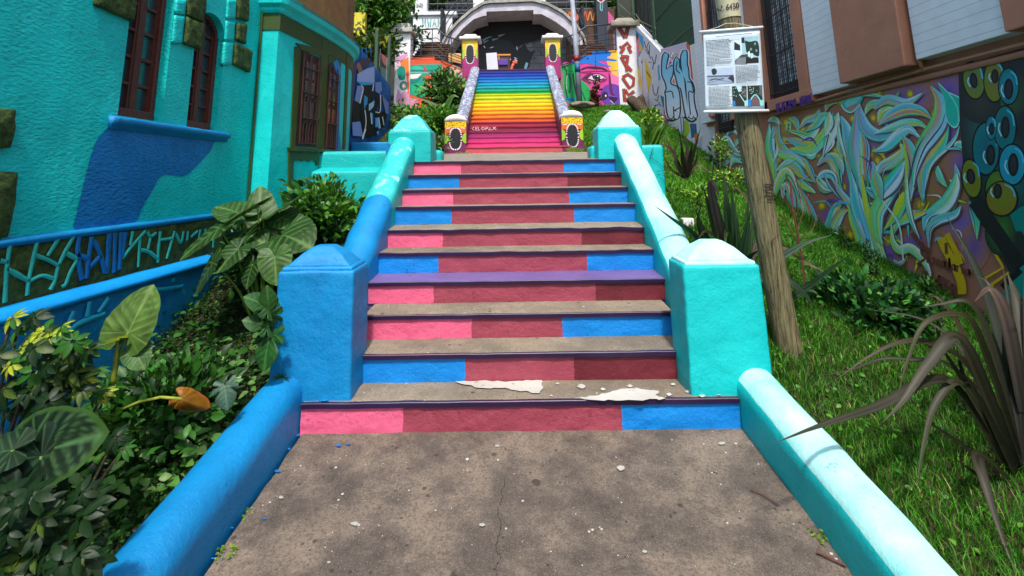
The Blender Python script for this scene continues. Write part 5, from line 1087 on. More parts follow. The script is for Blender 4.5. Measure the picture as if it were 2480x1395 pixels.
# green-framed fence and dark shed at upper right
t=thing('metal_shed','dark olive corrugated metal wall rising behind the right graffiti walls','shed',(5.3,12,5))
b=MB(); N=90
vs=[(5.35+.05*(1 if (i//2)%2 else -1),7.9+i*.13,z) for z in (4.0,10.5) for i in range(N)]; b.add(vs,[(i,i+1,N+i+1,N+i) for i in range(N-1)]); b.build('corrugated_wall',plain('olive_metal',(74,78,62),.6,var=.5,sc=3),t)
b=MB(); b.box(4.5,5.4,16.6,16.7,4.5,10.5); b.build('end_wall',plain('olive_metal_end',(64,68,56),.6,var=.4,sc=3),t)
m_gf=plain('green_fence_paint',(52,86,60),.5,var=.35)
t=thing('bar_fence','tall green steel bar fence standing on the right graffiti walls','fence',(4.5,10,4.9))
FX=4.52; b=MB()
for px in (1500,1535,1583): 
    q=onX(px,60,FX); b.box(FX-.05,FX+.05,q.y-.05,q.y+.05,4.4,10)
b.build('post',m_gf,t,bevel=.008); ya=onX(1590,60,FX).y
b=MB()
for yy in np.arange(7.8,ya,.075): b.tube([(FX,yy,4.75),(FX,yy,10)],.012,5)
b.build('bar',m_gf,t); 
for zz in (5.25,6.35,7.4):
    b=MB(); b.tube([(FX-.02,7.8,zz),(FX-.02,ya,zz)],.018,5); b.build('rail',m_gf,t)
b=MB()
for (A,B_2) in (((1500,10),(1590,70)),((1520,40),(1600,108)),((1498,36),(1540,34)),((1540,34),(1584,80))): b.tube([onX(*A,FX),(onX(*A,FX)+onX(*B_2,FX))/2+Vector((0,0,-.15)),onX(*B_2,FX)],.012,5)
b.build('loose_wire',plain('grey_wire',(130,136,110),.5),t)
# blue-black graffiti wall at the left behind the bay
BX=-3.4; t=thing('graffiti_wall','blue wall sprayed with large black and white letters beyond the corner bay','wall',(BX,8,2))
b=MB(); yA,yB=5.9,onX(945,300,BX).y
m_bg=paint('rough_blue_render',(0,96,170),(0,70,130),rough=.7,big=.02,wear=(20,130,200),wearamt=.6)
b.hexa([(BX-.25,yA,1.3),(BX,yA,1.3),(BX,yB,1.3),(BX-.25,yB,1.3)],[(BX-.25,yA,4.62),(BX,yA,4.62),(BX,yB,onX(942,205,BX).z),(BX-.25,yB,onX(942,205,BX).z)]); lumpy(b.build('wall',m_bg,t),.2,.02,3,.02)
p=Painter(Wall([(BX+.03,4),(BX+.03,12)]),(840,60,4.36),.004)
LB=(150,170,214); K_=(16,16,20)
p.poly([(-20,480),(60,380),(110,440),(80,560),(60,820),(40,1100),(-20,1100)],(64,66,84)); p.curve([(130,380),(240,350),(230,430),(130,440)],(60,56,62)); p.curve([(100,420),(130,400),(170,500),(130,520)],(140,100,86))
p.poly([(110,520),(215,460),(290,440),(290,620),(240,630),(150,635),(105,600)],LB); p.poly([(105,600),(280,610),(280,630),(150,640)],(40,160,206)); p.poly([(80,800),(110,640),(170,650),(140,830)],(120,140,190)); p.poly([(300,610),(360,600),(370,690),(340,730),(300,700)],(110,140,196)); p.poly([(370,740),(440,830),(440,940),(410,940),(380,800)],(120,130,190))
p.poly([(60,800),(145,835),(140,1020),(55,1020)],K_); p.poly([(55,1030),(140,1020),(170,1180),(60,1170)],(120,150,206))
p.poly([(165,640),(280,630),(280,830),(210,820),(215,760),(180,740),(175,830),(190,1000),(210,1100),(170,1120),(145,1000),(150,830)],K_); p.poly([(180,740),(220,770),(215,830),(180,900)],(60,150,200)); p.poly([(195,850),(260,830),(250,930),(270,960),(290,1150),(270,1180),(200,1180),(210,1080)],K_); p.poly([(255,925),(275,940),(270,1050),(255,1040)],(70,160,206)); p.poly([(230,840),(290,800),(280,880),(230,910)],(150,200,220))
p.poly([(290,700),(340,730),(345,840),(300,920),(380,910),(420,960),(400,1060),(370,1080),(350,980),(300,960),(240,910),(310,830)],K_); p.poly([(300,980),(340,980),(350,1100),(300,1080)],(110,170,220)); p.poly([(290,1120),(320,1070),(330,1100),(300,1180)],K_); p.poly([(350,740),(380,760),(370,880),(355,910)],K_); p.poly([(310,1130),(340,1120),(330,1170)],(120,170,220))
for L in ([(150,640),(170,680),(135,830)],[(280,630),(270,700)],[(190,900),(200,1050),(160,1200)],[(300,920),(350,915),(355,740)],[(250,930),(262,1050)],[(335,980),(350,1090)],[(200,1100),(165,1210)],[(375,970),(390,1060)]): p.stroke(L,9,(226,234,240))
for x in (60,110,160,200,250): p.stroke([(x,240),(x+4,330+(x*7)%60)],16,(20,110,190),taper=True)
p.build('graffiti',m_vcr,t,fix=False)
t=thing('low_wall','low blue painted kerb wall in front of the blue graffiti','wall',(-3.1,7,1.8)); b=MB(); q0=onY(850,345,6.6); q1=onY(948,345,6.6); b.box(q0.x,q1.x,6.6,6.9,1.3,q0.z-.0); lumpy(b.build('wall',m_blue,t),.15,.01,4,.03)
t=thing('gate','green steel gate frame with a pink poster panel beside the white pillar','gate',(-3.7,10.5,3))
b=MB(); GX=-3.55
for px,pt_ in ((914,72),(944,84)): q=onX(px,pt_,GX); b.box(GX-.04,GX+.04,q.y-.05,q.y+.05,2.6,q.z)
b.build('post',m_gf,t,bevel=.01); q0,q1=onX(916,120,GX),onX(940,120,GX)
b=MB(); b.box(GX-.02,GX,q0.y,q1.y,2.9,onX(928,140,GX).z); b.build('panel',plain('gate_panel_green',(60,92,74),.5,var=.5,sc=5),t)
p=Painter(Wall([(GX+.003,8),(GX+.003,14)]),(840,60,4.36),.003); p.curve([(360,300),(420,350),(415,430),(380,400)],(226,130,130)); p.poly([(350,440),(440,480),(430,640),(370,600)],(110,140,130)); p.poly([(400,130),(450,110),(420,190)],(230,214,30)); p.stroke([(425,350),(410,690)],7,(226,226,220)); p.stroke([(352,255),(345,440)],7,(206,206,190)); p.stroke([(340,200),(380,180),(400,230)],20,(200,180,40)); p.build('poster',m_vcr,t,fix=False)
t=thing('graffiti_wall','yellow painted wall with a drawn cross eye behind the tree','wall',(-5,12,5)); b=MB(); q0=onY(848,95,12.5); q1=onY(885,30,12.5); b.box(q0.x-1,q1.x,12.5,12.7,3,q1.z); b.build('wall',plain('yellow_wall_paint',(226,210,60),.7),t)
p=Painter(Wall([(-9,12.49),(9,12.49)]),(840,0,11.27),.006); p.stroke([(290,590),(390,680)],20,(90,80,40)); p.stroke([(380,590),(230,690)],20,(90,80,40)); p.ell((330,780),70,40,(90,66,60)); p.build('drawn_face',m_vcr,t,fix=False)
# building mass that closes the view behind the arch
t=thing('background_building','dark overgrown building facade closing the view above the arch','building',(0,21,6))
b=MB(); b.box(-9,9,21,24,4,14); b.build('facade',plain('dark_facade',(70,72,64),.8,var=.6,sc=2),t)  # uneven dark grey facade
b=MB()
for k in range(7): x=-6+k*2; b.box(x,x+1.1,20.9,21.02,8.5,10.6)
b.build('window',m_glass,t)
# ------------------------------------------------------------------ plants
L_=lambda c:np.array(lin(c))
HEART=[(0,1),(20,.80),(40,.60),(65,.50),(90,.46),(115,.47),(138,.50),(152,.46),(165,.30),(176,.10),(180,.06)]
def heart_leaf(A,B,N,col,vein,parent,mat=None,width=1.,curl=.18,lobes=0,stalk=None,scol=(110,140,50),wav=.02,name='leaf',label=None,edge=None,tipc=None):
    """big leaf with attachment A and tip B, radial grid with raised pale veins"""
    A,B=Vector(A),Vector(B); T=B-A; L=T.length; T.normalize(); N=Vector(N); N=(N-T*N.dot(T)).normalized(); Sd=T.cross(N)
    na,nr=72,15; vs=[A];cs=[L_(col)*.9]; th=[h[0] for h in HEART]; rh=[h[1] for h in HEART]; ph=rr.uniform(0,6)
    VA=[0,28,52,78,104,132,156]
    for r in range(1,nr+1):
        for a in range(na):
            an=-180+360*a/na; R=float(np.interp(abs(an),th,rh))*L
            if lobes and r>2: R*=1-.62*max(0,math.cos(math.radians(an)*lobes))**3*((r-2)/(nr-2))*(abs(an)>14)
            f=r/nr; x=math.sin(math.radians(an))*R*f*width; y=math.cos(math.radians(an))*R*f
            dv=min(abs(abs(an)-v) for v in VA); vn=max(0,1-dv/3.2)*(1 if abs(an)>95 else 0)
            sv=(y-.62*abs(x))/L/.19; fr_=abs(sv-round(sv))
            if abs(an)<=100 and y>0: vn=max(vn,max(0,1-fr_/.22)*.7)
            vn=max(vn,max(0,1-abs(x)/(.022*L)) if y>0 else 0)
            z=.20*abs(x)-curl*(f*f)*L*.6*(1 if y>0 else .5)-curl*(y/L)**2*L*.5*(1 if y>0 else 0)+wav*L*(.5*math.cos(math.radians(an)*5+ph)+.3*math.cos(math.radians(an)*9+2*ph))*f*f-.012*L*(1-vn)*0+.006*L*math.cos(2*PI*sv)*min(1,abs(x)/L*6)*(1 if y>0 else .4)
            vs.append(A+Sd*x+T*y+N*z)
            c=L_(col)*(.36+.22*noise.noise(Vector((x*14,y*14,ph))))
            c=c*(1-vn*.3)+L_(vein)*vn*.3
            if edge and f>.9: c=L_(edge)
            if tipc and y>L*.45: c=L_(tipc)
            cs.append(c)
    fs=[(0,1+a,1+(a+1)%na) for a in range(na) if 0]
    q=[]
    for a in range(na):
        q.append((0,1+a,1+(a+1)%na,0)) if 0 else None
    b=MB(); cl=[tuple(c) for c in cs]
    F=[(0,1+a,1+(a+1)%na) for a in range(na-0)]
    for r in range(nr-1):
        F+=[(1+r*na+a,1+(r+1)*na+a,1+(r+1)*na+(a+1)%na,1+r*na+(a+1)%na) for a in range(na)]
    b.add(vs,F,0,cl); o=b.build(name,mat or m_leafg,parent,smooth=True,fix=False)
    if label: o['label']=label
    if stalk is not None:
        s=MB(); G=Vector(stalk); m=(A+G)/2+Vector((0,0,.12*(A-G).length))
        s.tube(crm([G,m,A],6),[.013*(1-.045*k) for k in range(len(crm([G,m,A],6)))],6,0,lin(scol)); s.build('stalk',m_leafg,o,smooth=True)
    return o
def strap(px,ys,w,col,parent,col2=None,mat=None,fold=.35,name='leaf'):
    """sword leaf along photo polyline px, world depth running ys[0]->ys[1]; w width px at widest"""
    cl=crm([Vector(q) for q in px],6); n=len(cl); P=[]
    for i,q in enumerate(cl):
        y=ys[0]+(ys[1]-ys[0])*i/(n-1); P.append(onY(q.x,q.y,y))
    return strap3(P,w*(ys[0]-CAM[1])/CF,col,parent,col2,mat,fold,name)
def strap3(P,W,col,parent,col2=None,mat=None,fold=.35,name='leaf',dim=.5):
    n=len(P); vs=[];cs=[]; view=None
    for i,p in enumerate(P):
        d=(P[min(i+1,n-1)]-P[max(i-1,0)]).normalized(); v=(Vector(CAM)-p).normalized()
        s=d.cross(v+Vector((.25*math.sin(i*.13),0,.5))).normalized(); nn=s.cross(d)
        t=i/(n-1); ww=W*.5*(.55+.45*math.sin(PI*min(1,t*1.3+.1)))*min(1,(1-t)*3.2+.04)
        vs+=[p-s*ww,p-s*ww*.5-nn*ww*fold*.6,p-nn*ww*fold,p+s*ww*.5-nn*ww*fold*.6,p+s*ww]
        c=L_(col)*(1-t)+L_(col2 or col)*t; k=.9+.25*noise.noise(p*5)
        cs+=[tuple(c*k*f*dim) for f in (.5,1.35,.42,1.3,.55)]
    b=MB(); b.add(vs,[(i*5+j,i*5+j+1,(i+1)*5+j+1,(i+1)*5+j) for i in range(n-1) for j in range(4)],0,cs)
    return b.build(name,mat or m_strap,parent,smooth=True,fix=False)
def leafcloud(name,pos,dr,nrm,L,W,cols,mat,parent,fold=.18,droop=.15):
    """many small leaves as one mesh: numpy arrays of base, direction, normal, length, half width, colour"""
    pos,dr,nrm=map(np.asarray,(pos,dr,nrm)); L=np.asarray(L)[:,None]; W=np.asarray(W)[:,None]
    dr=dr/np.linalg.norm(dr,axis=1,keepdims=True); s=np.cross(dr,nrm); s/=np.linalg.norm(s,axis=1,keepdims=True)+1e-9; n=np.cross(s,dr)
    mid=pos+dr*L*.45; tip=pos+dr*L-n*L*droop*1.4
    V=np.stack([pos,mid-s*W+n*W*fold,mid-n*L*droop*.3,mid+s*W+n*W*fold,tip,pos+dr*L*.18-s*W*.6+n*W*fold*.6,pos+dr*L*.18+s*W*.6+n*W*fold*.6,pos+dr*L*.75-s*W*.62-n*L*droop*.6+n*W*fold*.5,pos+dr*L*.75+s*W*.62-n*L*droop*.6+n*W*fold*.5,pos+dr*L*.75-n*L*droop*.75],1)
    F=np.array([(0,5,2,2),(5,1,2,2),(0,2,6,6),(6,2,3,3),(1,7,9,2),(2,9,8,3),(7,4,9,9),(9,4,8,8)])
    tri=np.array([(0,5,2),(5,1,2),(0,2,6),(6,2,3),(1,7,9),(1,9,2),(2,9,8),(2,8,3),(7,4,9),(9,4,8)])
    N=len(pos); f=(tri[None]+np.arange(N)[:,None,None]*10).reshape(-1,3)
    c=np.repeat(np.asarray(cols)[:,None,:],10,1).copy(); c[:,[2,9]]*=1.25
    return npmesh(name,V.reshape(-1,3),f,c.reshape(-1,3),mat,parent,smooth=True)
def rnd_cols(n,cs,jit=.25):
    C=np.array([lin(c) for c in cs]); k=rng.integers(0,len(cs),n); return C[k]*(1+jit*rng.uniform(-1,1,(n,1)))
def bush(name,label,cat,c,rad,n,L,cs,group=None,stems=6,mat=None,base=None,clumps=14,up=.5,part='foliage'):
    c=np.array(c,float); rad=np.array(rad,float); base=base or (c[0],c[1],gz(c[0],c[1])-.03)
    t=thing(name,label,cat,tuple(base),group)
    cen=rng.normal(size=(clumps,3)); cen/=np.linalg.norm(cen,axis=1,keepdims=True); cen*=rng.uniform(.35,1,(clumps,1))**.5; 
    k=rng.integers(0,clumps,n); q=cen[k]*.72+rng.normal(size=(n,3))*.22; pos=c+q*rad
    out=q+np.array([0,0,up])+rng.normal(size=(n,3))*.45; nr=np.array([0,-.25,1.])+rng.normal(size=(n,3))*.45
    l=L*rng.uniform(.6,1.2,n); cc=rnd_cols(n,cs)
    leafcloud(part,pos,out,nr,l,l*.26,cc,mat or m_leaf,t)
    for j in range(stems):
        e=c+cen[j%clumps]*rad*.75; b0=Vector(base)+Vector((rr.uniform(-.06,.06),rr.uniform(-.06,.06),0)); b=MB()
        b.tube(crm([b0,(b0+Vector(e))/2+Vector((rr.uniform(-.05,.05),rr.uniform(-.05,.05),.05)),Vector(e)],4),.004+.012*float(rad.max()),5); b.build('stem',m_bark,t,smooth=True)
    return t
GD,GM,GL,GY=(18,50,12),(38,84,20),(68,124,32),(118,158,42)
# --- left garden: elephant ears
t=thing('elephant_ear_plant','dark green elephant ear clump in front of the stone plinth','plant',(-2.15,.75,.2))
root=Vector((-2.1,.85,.25))
for (a,b_,ya,yb,N,cl,wd) in (((577,603),(520,656),.55,.42,(-.1,-.8,.6),(40,92,36),1.15),((532,552),(424,621),.6,.5,(-.3,-.6,.8),(50,100,34),.75),((583,518),(520,492),.75,.8,(.1,-.5,.9),(62,118,52),1.25),((623,495),(526,540),.7,.55,(-.5,.1,.9),(30,76,18),.4),
 ((631,546),(627,443),.8,.95,(.3,-1,.2),(56,112,30),.8),((638,534),(752,444),.75,1.0,(-.6,-.2,.8),(46,100,20),.55),((686,569),(752,590),.75,.6,(.1,-.7,.8),(40,94,34),1.5),((666,622),(668,690),.5,.42,(.2,-.9,.4),(74,126,40),1.25),((516,636),(462,712),.5,.5,(-.5,-.7,.4),(40,88,40),.75),((682,526),(735,545),.9,.85,(.1,-.6,.8),(66,118,44),1.3),((590,560),(640,585),.75,.62,(.1,-.7,.7),(40,96,32),1.2),((612,640),(590,700),.55,.5,(-.2,-.8,.5),(34,84,30),1.)):
    heart_leaf(onY(*a,ya),onY(*b_,yb),N,cl,(150,186,110),t,width=wd,stalk=root,curl=.14)
t=thing('elephant_ear_plant','single tall pale green elephant ear with a yellowing lower leaf beside the ledge','plant',(-2.3,-.75,0))
r0=onY(268,935,-.72)
heart_leaf(onY(311,805,-.72),onY(366,688,-.66),(-.02,-.96,.26),(112,156,66),(176,200,130),t,width=1.25,stalk=r0,curl=.10,wav=.03)
heart_leaf(onY(285,820,-.78),onY(214,836,-.86),(.1,.25,.9),(150,168,28),(190,196,70),t,width=.9,stalk=onY(274,930,-.74),curl=.2,scol=(150,164,50),label='yellowing leaf')
heart_leaf(onY(330,850,-.74),onY(345,892,-.78),(.2,-.8,.4),(96,150,80),(170,196,130),t,width=1.4,curl=.2)
t=thing('elephant_ear_plant','huge dark blue-green elephant ear leaves at the lower left corner','plant',(-1.9,-1.6,-.4))
r0=onY(40,1330,-1.45)
heart_leaf(onY(88,1098,-1.42),onY(256,1046,-1.40),(.05,-.88,.42),(14,46,30),(120,176,110),t,width=1.25,curl=.08,stalk=r0,edge=(44,74,30),mat=m_leafd)
heart_leaf(onY(100,1105,-1.44),onY(138,1290,-1.46),(.6,-.6,.45),(20,54,40),(90,140,90),t,width=.55,curl=.12,stalk=r0,mat=m_leafd)
heart_leaf(onY(30,1090,-1.5),onY(-90,1110,-1.55),(-.2,-.7,.7),(22,58,36),(90,140,90),t,width=1.2,curl=.2,stalk=r0,mat=m_leafd)
heart_leaf(onY(40,1200,-1.55),onY(-20,1390,-1.6),(0,-.8,.5),(14,40,26),(60,100,60),t,width=1.,curl=.2,stalk=r0,mat=m_leafd)
# --- yellow dying leaf and its stalk
t=thing('wilted_leaf','wilted orange-yellow leaf on a bent stalk lying over the ground cover','leaf',tuple(onY(480,970,-.62)))
heart_leaf(onY(440,966,-.66),onY(500,990,-.64),(.1,-.9,.4),(190,124,24),(150,110,30),t,width=.8,curl=.7,wav=.16,edge=(150,84,30),name='blade')
b=MB(); b.tube([onY(*q,-.66) for q in ((300,990),(340,972),(390,962),(440,966))],.008,6,0,lin((150,160,60))); b.build('stalk',m_leafg,t,smooth=True)
# --- monstera beside the blue pillar
t=thing('monstera_plant','split-leaved green plant tucked against the blue pillar','plant',(-1.75,-.05,.2))
r0=onY(660,880,.05)
for a,b_,N,cl,wd in (((655,815),(628,900),(-.3,-.8,.5),(46,110,50),1.25),((650,745),(598,712),(-.2,-.6,.8),(60,112,60),1.1),((655,760),(640,700),(0,-.9,.4),(66,120,56),.9),((648,790),(592,770),(-.2,-.7,.7),(50,104,50),1.0)):
    heart_leaf(onY(*a,-.12),onY(*b_,-.2),N,cl,(110,170,90),t,width=wd,lobes=7,stalk=r0,curl=.2)
t=thing('monstera_plant','small grey-green split leaf lying low before the blue pillar','plant',tuple(onY(548,985,-.45)))
heart_leaf(onY(545,935,-.5),onY(548,990,-.55),(.1,-.6,.8),(90,130,110),(130,170,150),t,width=1.2,lobes=7,curl=.3,stalk=onY(548,1000,-.45))
t=thing('weed','small leafy weed at the joint of blue pillar and blue rail','plant',tuple(onY(683,925,.0)))
for a in range(9): 
    q=onY(683,922,-.02); e=Vector((math.cos(a*.7),-.5,math.sin(a*.7)*.7+.3)).normalized()*rr.uniform(.05,.08); strap3(crm([q,q+e*.6+Vector((0,0,.01)),q+e],4),.018,(40,120,60),t,mat=m_leaf)
# --- variegated schefflera
def palmate(t,c,r,nrm,k,vari,dark=False):
    nrm=Vector(nrm).normalized(); u=nrm.orthogonal().normalized(); v=nrm.cross(u); ph=rr.uniform(0,6); pos=[];dr=[];nn=[];cs=[];ls=[]
    b=MB()
    for i in range(k):
        a=ph+2*PI*i/k+rr.uniform(-.2,.2); d=(u*math.cos(a)+v*math.sin(a)-nrm*rr.uniform(.05,.45)).normalized(); Ln=r*rr.uniform(.8,1.15); sd=d.cross(nrm).normalized(); up=sd.cross(d)
        yel=vari and rr.random()<.5; n=7; vs=[];cc=[]
        for j in range(n+1):
            f=j/n; w=Ln*.185*math.sin(PI*min(1,f**.8*.97+.03))**.8; p=Vector(c)+d*(Ln*(.12+.88*f))-up*(Ln*.22*f*f)
            vs+=[p-sd*w+up*w*.2,p,p+sd*w+up*w*.2]
            g=L_((15,38,14) if dark else (40,88,26)); yc=L_((160,168,44) if not dark else (64,84,24))  # dark clusters: shade of the dim corner put into the leaf colours
            side=1 if i%2 else 0
            e=[g,yc if yel else g*1.2,yc if (yel and side) else g]
            if yel and not side and f<.7: e=[g,yc,yc*.9]
            cc+=[tuple(x) for x in e]
        b.add(vs,[(j*3+q,j*3+q+1,(j+1)*3+q+1,(j+1)*3+q) for j in range(n) for q in range(2)],0,cc)
    return b.build('leaf_cluster',m_leafg,t,smooth=True,fix=False)
t=thing('variegated_shrub','yellow and green variegated shrub with umbrella leaf clusters at the left edge','shrub',(-2.3,-1.2,-.3))
for (x,y,yy,r,v,dk) in ((30,770,-1.0,.10,1,0),(110,800,-1.0,.11,1,0),(70,835,-1.05,.12,1,0),(170,845,-1.0,.10,1,0),(20,860,-1.1,.11,1,0),(100,890,-1.1,.13,1,0),(150,905,-1.1,.10,1,0),(205,935,-1.05,.09,1,0),(252,950,-1.0,.085,1,0),(60,930,-1.15,.12,1,1),(10,940,-1.2,.12,1,1),(130,960,-1.15,.10,1,1),(185,890,-1.0,.08,1,0),(230,900,-.98,.08,0,0),(40,800,-1.02,.1,0,0),(140,870,-1.05,.12,0,1),(170,960,-1.1,.09,0,0),(280,1060,-1.1,.09,0,1),(300,1085,-1.1,.08,0,0)):
    o=palmate(t,onY(x,y,yy),r*.72,(rr.uniform(-.5,.6),-.75,rr.uniform(.4,1.)),9,v,dk); b=MB(); q=onY(x,y,yy); g_=Vector((-2.3+rr.uniform(-.2,.2),-1.15,-.3)); b.tube([g_,(g_+q)/2+Vector((.03,0,.05)),q],.006,5); b.build('stem',m_bark,t)
for i in range(46):
    x,y=rr.uniform(-10,235),rr.uniform(770,985); yy=rr.uniform(-1.3,-1.02)
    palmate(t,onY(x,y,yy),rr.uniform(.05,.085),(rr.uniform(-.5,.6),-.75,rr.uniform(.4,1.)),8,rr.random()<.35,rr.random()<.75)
t=thing('variegated_shrub','umbrella-leaved shrub with shade put into its dark leaf colours in the bottom left corner','shrub',(-1.95,-1.75,-.45))
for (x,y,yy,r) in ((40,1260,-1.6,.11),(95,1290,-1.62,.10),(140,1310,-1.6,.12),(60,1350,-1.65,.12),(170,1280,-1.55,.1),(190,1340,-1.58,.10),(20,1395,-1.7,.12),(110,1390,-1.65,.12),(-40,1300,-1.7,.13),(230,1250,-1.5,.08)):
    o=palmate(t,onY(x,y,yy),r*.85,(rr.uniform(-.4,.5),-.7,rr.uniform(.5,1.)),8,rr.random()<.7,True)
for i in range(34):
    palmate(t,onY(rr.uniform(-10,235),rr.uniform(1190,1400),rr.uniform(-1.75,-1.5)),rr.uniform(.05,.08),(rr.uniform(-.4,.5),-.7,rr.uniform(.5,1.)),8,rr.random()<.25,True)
b=MB(); b.tube([(-1.95,-1.75,-.45),(-1.93,-1.7,-.2),(-1.9,-1.62,-.05)],.012,6); b.build('stem',m_bark,t)
# --- leafy bush below the corner bay
bush('shrub','leafy mid green shrub spilling between the corner bay and the left rail','shrub',(-2.05,2.1,1.30),(.50,.85,.42),2600,.10,[GD,GM,GM,GL,(60,110,24)])
bush('shrub','low green shrub behind the elephant ears under the stone plinth','shrub',(-2.45,1.45,.95),(.40,.5,.34),1100,.09,[GD,GM,GD,GL])
bush('shrub','dark leafy shrub filling the bank between the tall pale leaf and the blue pillar','shrub',(-2.2,-.15,.28),(.42,.40,.20),900,.085,[GD,GM,(30,70,18),(50,104,30)],stems=5)
# --- creeping ground cover
def cover(name,label,xr,yr,n,L,cs,hh,cat='ground cover',bias=None,mat=None):
    x=rng.uniform(*xr,n); y=rng.uniform(*yr,n)
    if bias: m=bias(x,y); x,y=x[m],y[m]; n=len(x)
    z=np.array([gz(a,c) for a,c in zip(x,y)])+rng.uniform(.0,1,n)**1.6*hh
    d=rng.normal(size=(n,3))*[1,1,.25]; d[:,1]-=.35; l=L*rng.uniform(.5,1.3,n)
    o=leafcloud('ground_cover',np.stack([x,y,z],1),d,np.array([.1,-.35,1.])+rng.normal(size=(n,3))*.3,l,l*.34,rnd_cols(n,cs),mat or m_leaf,None)
    o.name=name; o['kind']='stuff'; o['label']=label; return o
cover('ground_cover','small dark green creeping leaves covering the left bank',(-2.95,-1.66),(-2.6,3.0),32000,.027,[(12,36,8),(16,44,10),(26,62,12),(36,78,14),(20,52,12)],.10)
cover('heart_leaf_cover','pale green heart-shaped leaves trailing below the elephant ears',(-2.75,-1.68),(-.75,.55),820,.074,[(70,112,44),(74,116,46),(110,144,76),GM,GD],.26,bias=lambda x,y:(np.abs(y+.1)<.7))
cover('ivy_cover','mid green creeping leaves along the foot of the left house',(-2.95,-2.3),(-1.4,1.2),900,.06,[GD,GM,(40,90,24)],.22)
# --- grass on the right bank and at the top
def grass(name,label,reg,n,h,cs,clump=None):
    x=rng.uniform(reg[0],reg[1],n); y=rng.uniform(reg[2],reg[3],n)
    if clump: m=clump(x,y); x,y=x[m],y[m]; n=len(x)
    z=np.array([gz(a,c) for a,c in zip(x,y)])-.01
    d=np.array([.1,-.25,0])+rng.normal(size=(n,3))*[.55,.55,.1]; hl=h*rng.uniform(.5,1.35,n)[:,None]; w=(.0022+.0016*rng.random(n))[:,None]*np.clip((y-CAM[1])/3.2,1,2.6)[:,None]
    a=rng.uniform(0,2*PI,n); s=np.stack([np.cos(a),np.sin(a)*.4,0*a],1)*w
    p=np.stack([x,y,z],1); up=np.array([0,0,1.])
    m1=p+up*hl*.55+d*hl*.18; tip=p+up*hl*.85+d*hl*.75
    V=np.stack([p-s,p+s,m1-s*.8,m1+s*.8,tip],1).reshape(-1,3)
    F=(np.array([(0,1,3),(0,3,2),(2,3,4)])[None]+np.arange(n)[:,None,None]*5).reshape(-1,3)
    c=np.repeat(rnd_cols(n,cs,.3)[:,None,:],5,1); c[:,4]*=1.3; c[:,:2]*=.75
    o=npmesh(name,V,F,c.reshape(-1,3),m_grass,None); o['kind']='stuff'; o['label']=label; return o
GR_=[(46,112,18),(58,128,24),(36,92,14),(76,140,32),(96,146,44)]
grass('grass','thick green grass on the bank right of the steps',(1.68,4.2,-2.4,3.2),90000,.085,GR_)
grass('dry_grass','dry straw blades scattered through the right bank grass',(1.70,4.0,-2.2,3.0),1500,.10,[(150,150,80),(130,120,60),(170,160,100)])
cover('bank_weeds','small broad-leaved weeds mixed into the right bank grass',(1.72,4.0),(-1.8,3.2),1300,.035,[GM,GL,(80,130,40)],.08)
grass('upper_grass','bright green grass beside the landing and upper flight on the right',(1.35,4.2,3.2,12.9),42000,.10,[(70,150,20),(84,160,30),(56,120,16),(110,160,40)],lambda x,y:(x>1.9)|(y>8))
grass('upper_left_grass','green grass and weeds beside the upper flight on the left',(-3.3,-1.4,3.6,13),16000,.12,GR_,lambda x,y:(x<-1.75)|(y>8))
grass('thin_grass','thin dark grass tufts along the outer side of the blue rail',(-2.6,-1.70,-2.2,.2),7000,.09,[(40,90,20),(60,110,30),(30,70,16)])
def tuft(label,px,py,yy,n,h,wd,grp='grass tufts in the landing joints'):
    q=onY(px,py,yy); t=thing('grass_tuft',label,'grass tuft',tuple(q),grp); pos=[];b=MB()
    for i in range(n):
        o=q+Vector((rr.uniform(-wd,wd),rr.uniform(-.05,.05),-.02)); e=Vector((rr.uniform(-.6,.6),rr.uniform(-.5,.2),1))*h*rr.uniform(.5,1.1); s=Vector((.006,0,0)); c=tuple(L_(rr.choice(((120,160,50),(150,170,70),(90,130,40)))))
        b.add([o-s,o+s,o+e*.6+s,o+e*.6-s,o+e+Vector((e.x*.4,0,-.02))],[(0,1,2,3),(3,2,4)],0,c)
    b.build('blades',m_grass,t,fix=False)
for k_,(px,py) in enumerate(((712,1075),(660,1150),(600,1240),(545,1330),(1838,1090),(1905,1185),(1985,1290))):
    tuft('small weeds in the gap along the %s rail of the path'%('blue' if px<1200 else 'turquoise'),px,py,onZ(px,py,-.06).y,16,.035,.05,'weeds in the gap along the %s rail'%('blue' if px<1200 else 'turquoise'))
tuft('dry grass tuft at the foot of the left short yellow pillar',1118,374,7.55,70,.10,.14)
tuft('yellow-green grass tuft at the right end of the pink bottom step',1352,372,7.5,60,.10,.12)
tuft('tall grass tuft against the right short yellow pillar',1392,368,7.55,120,.15,.17)
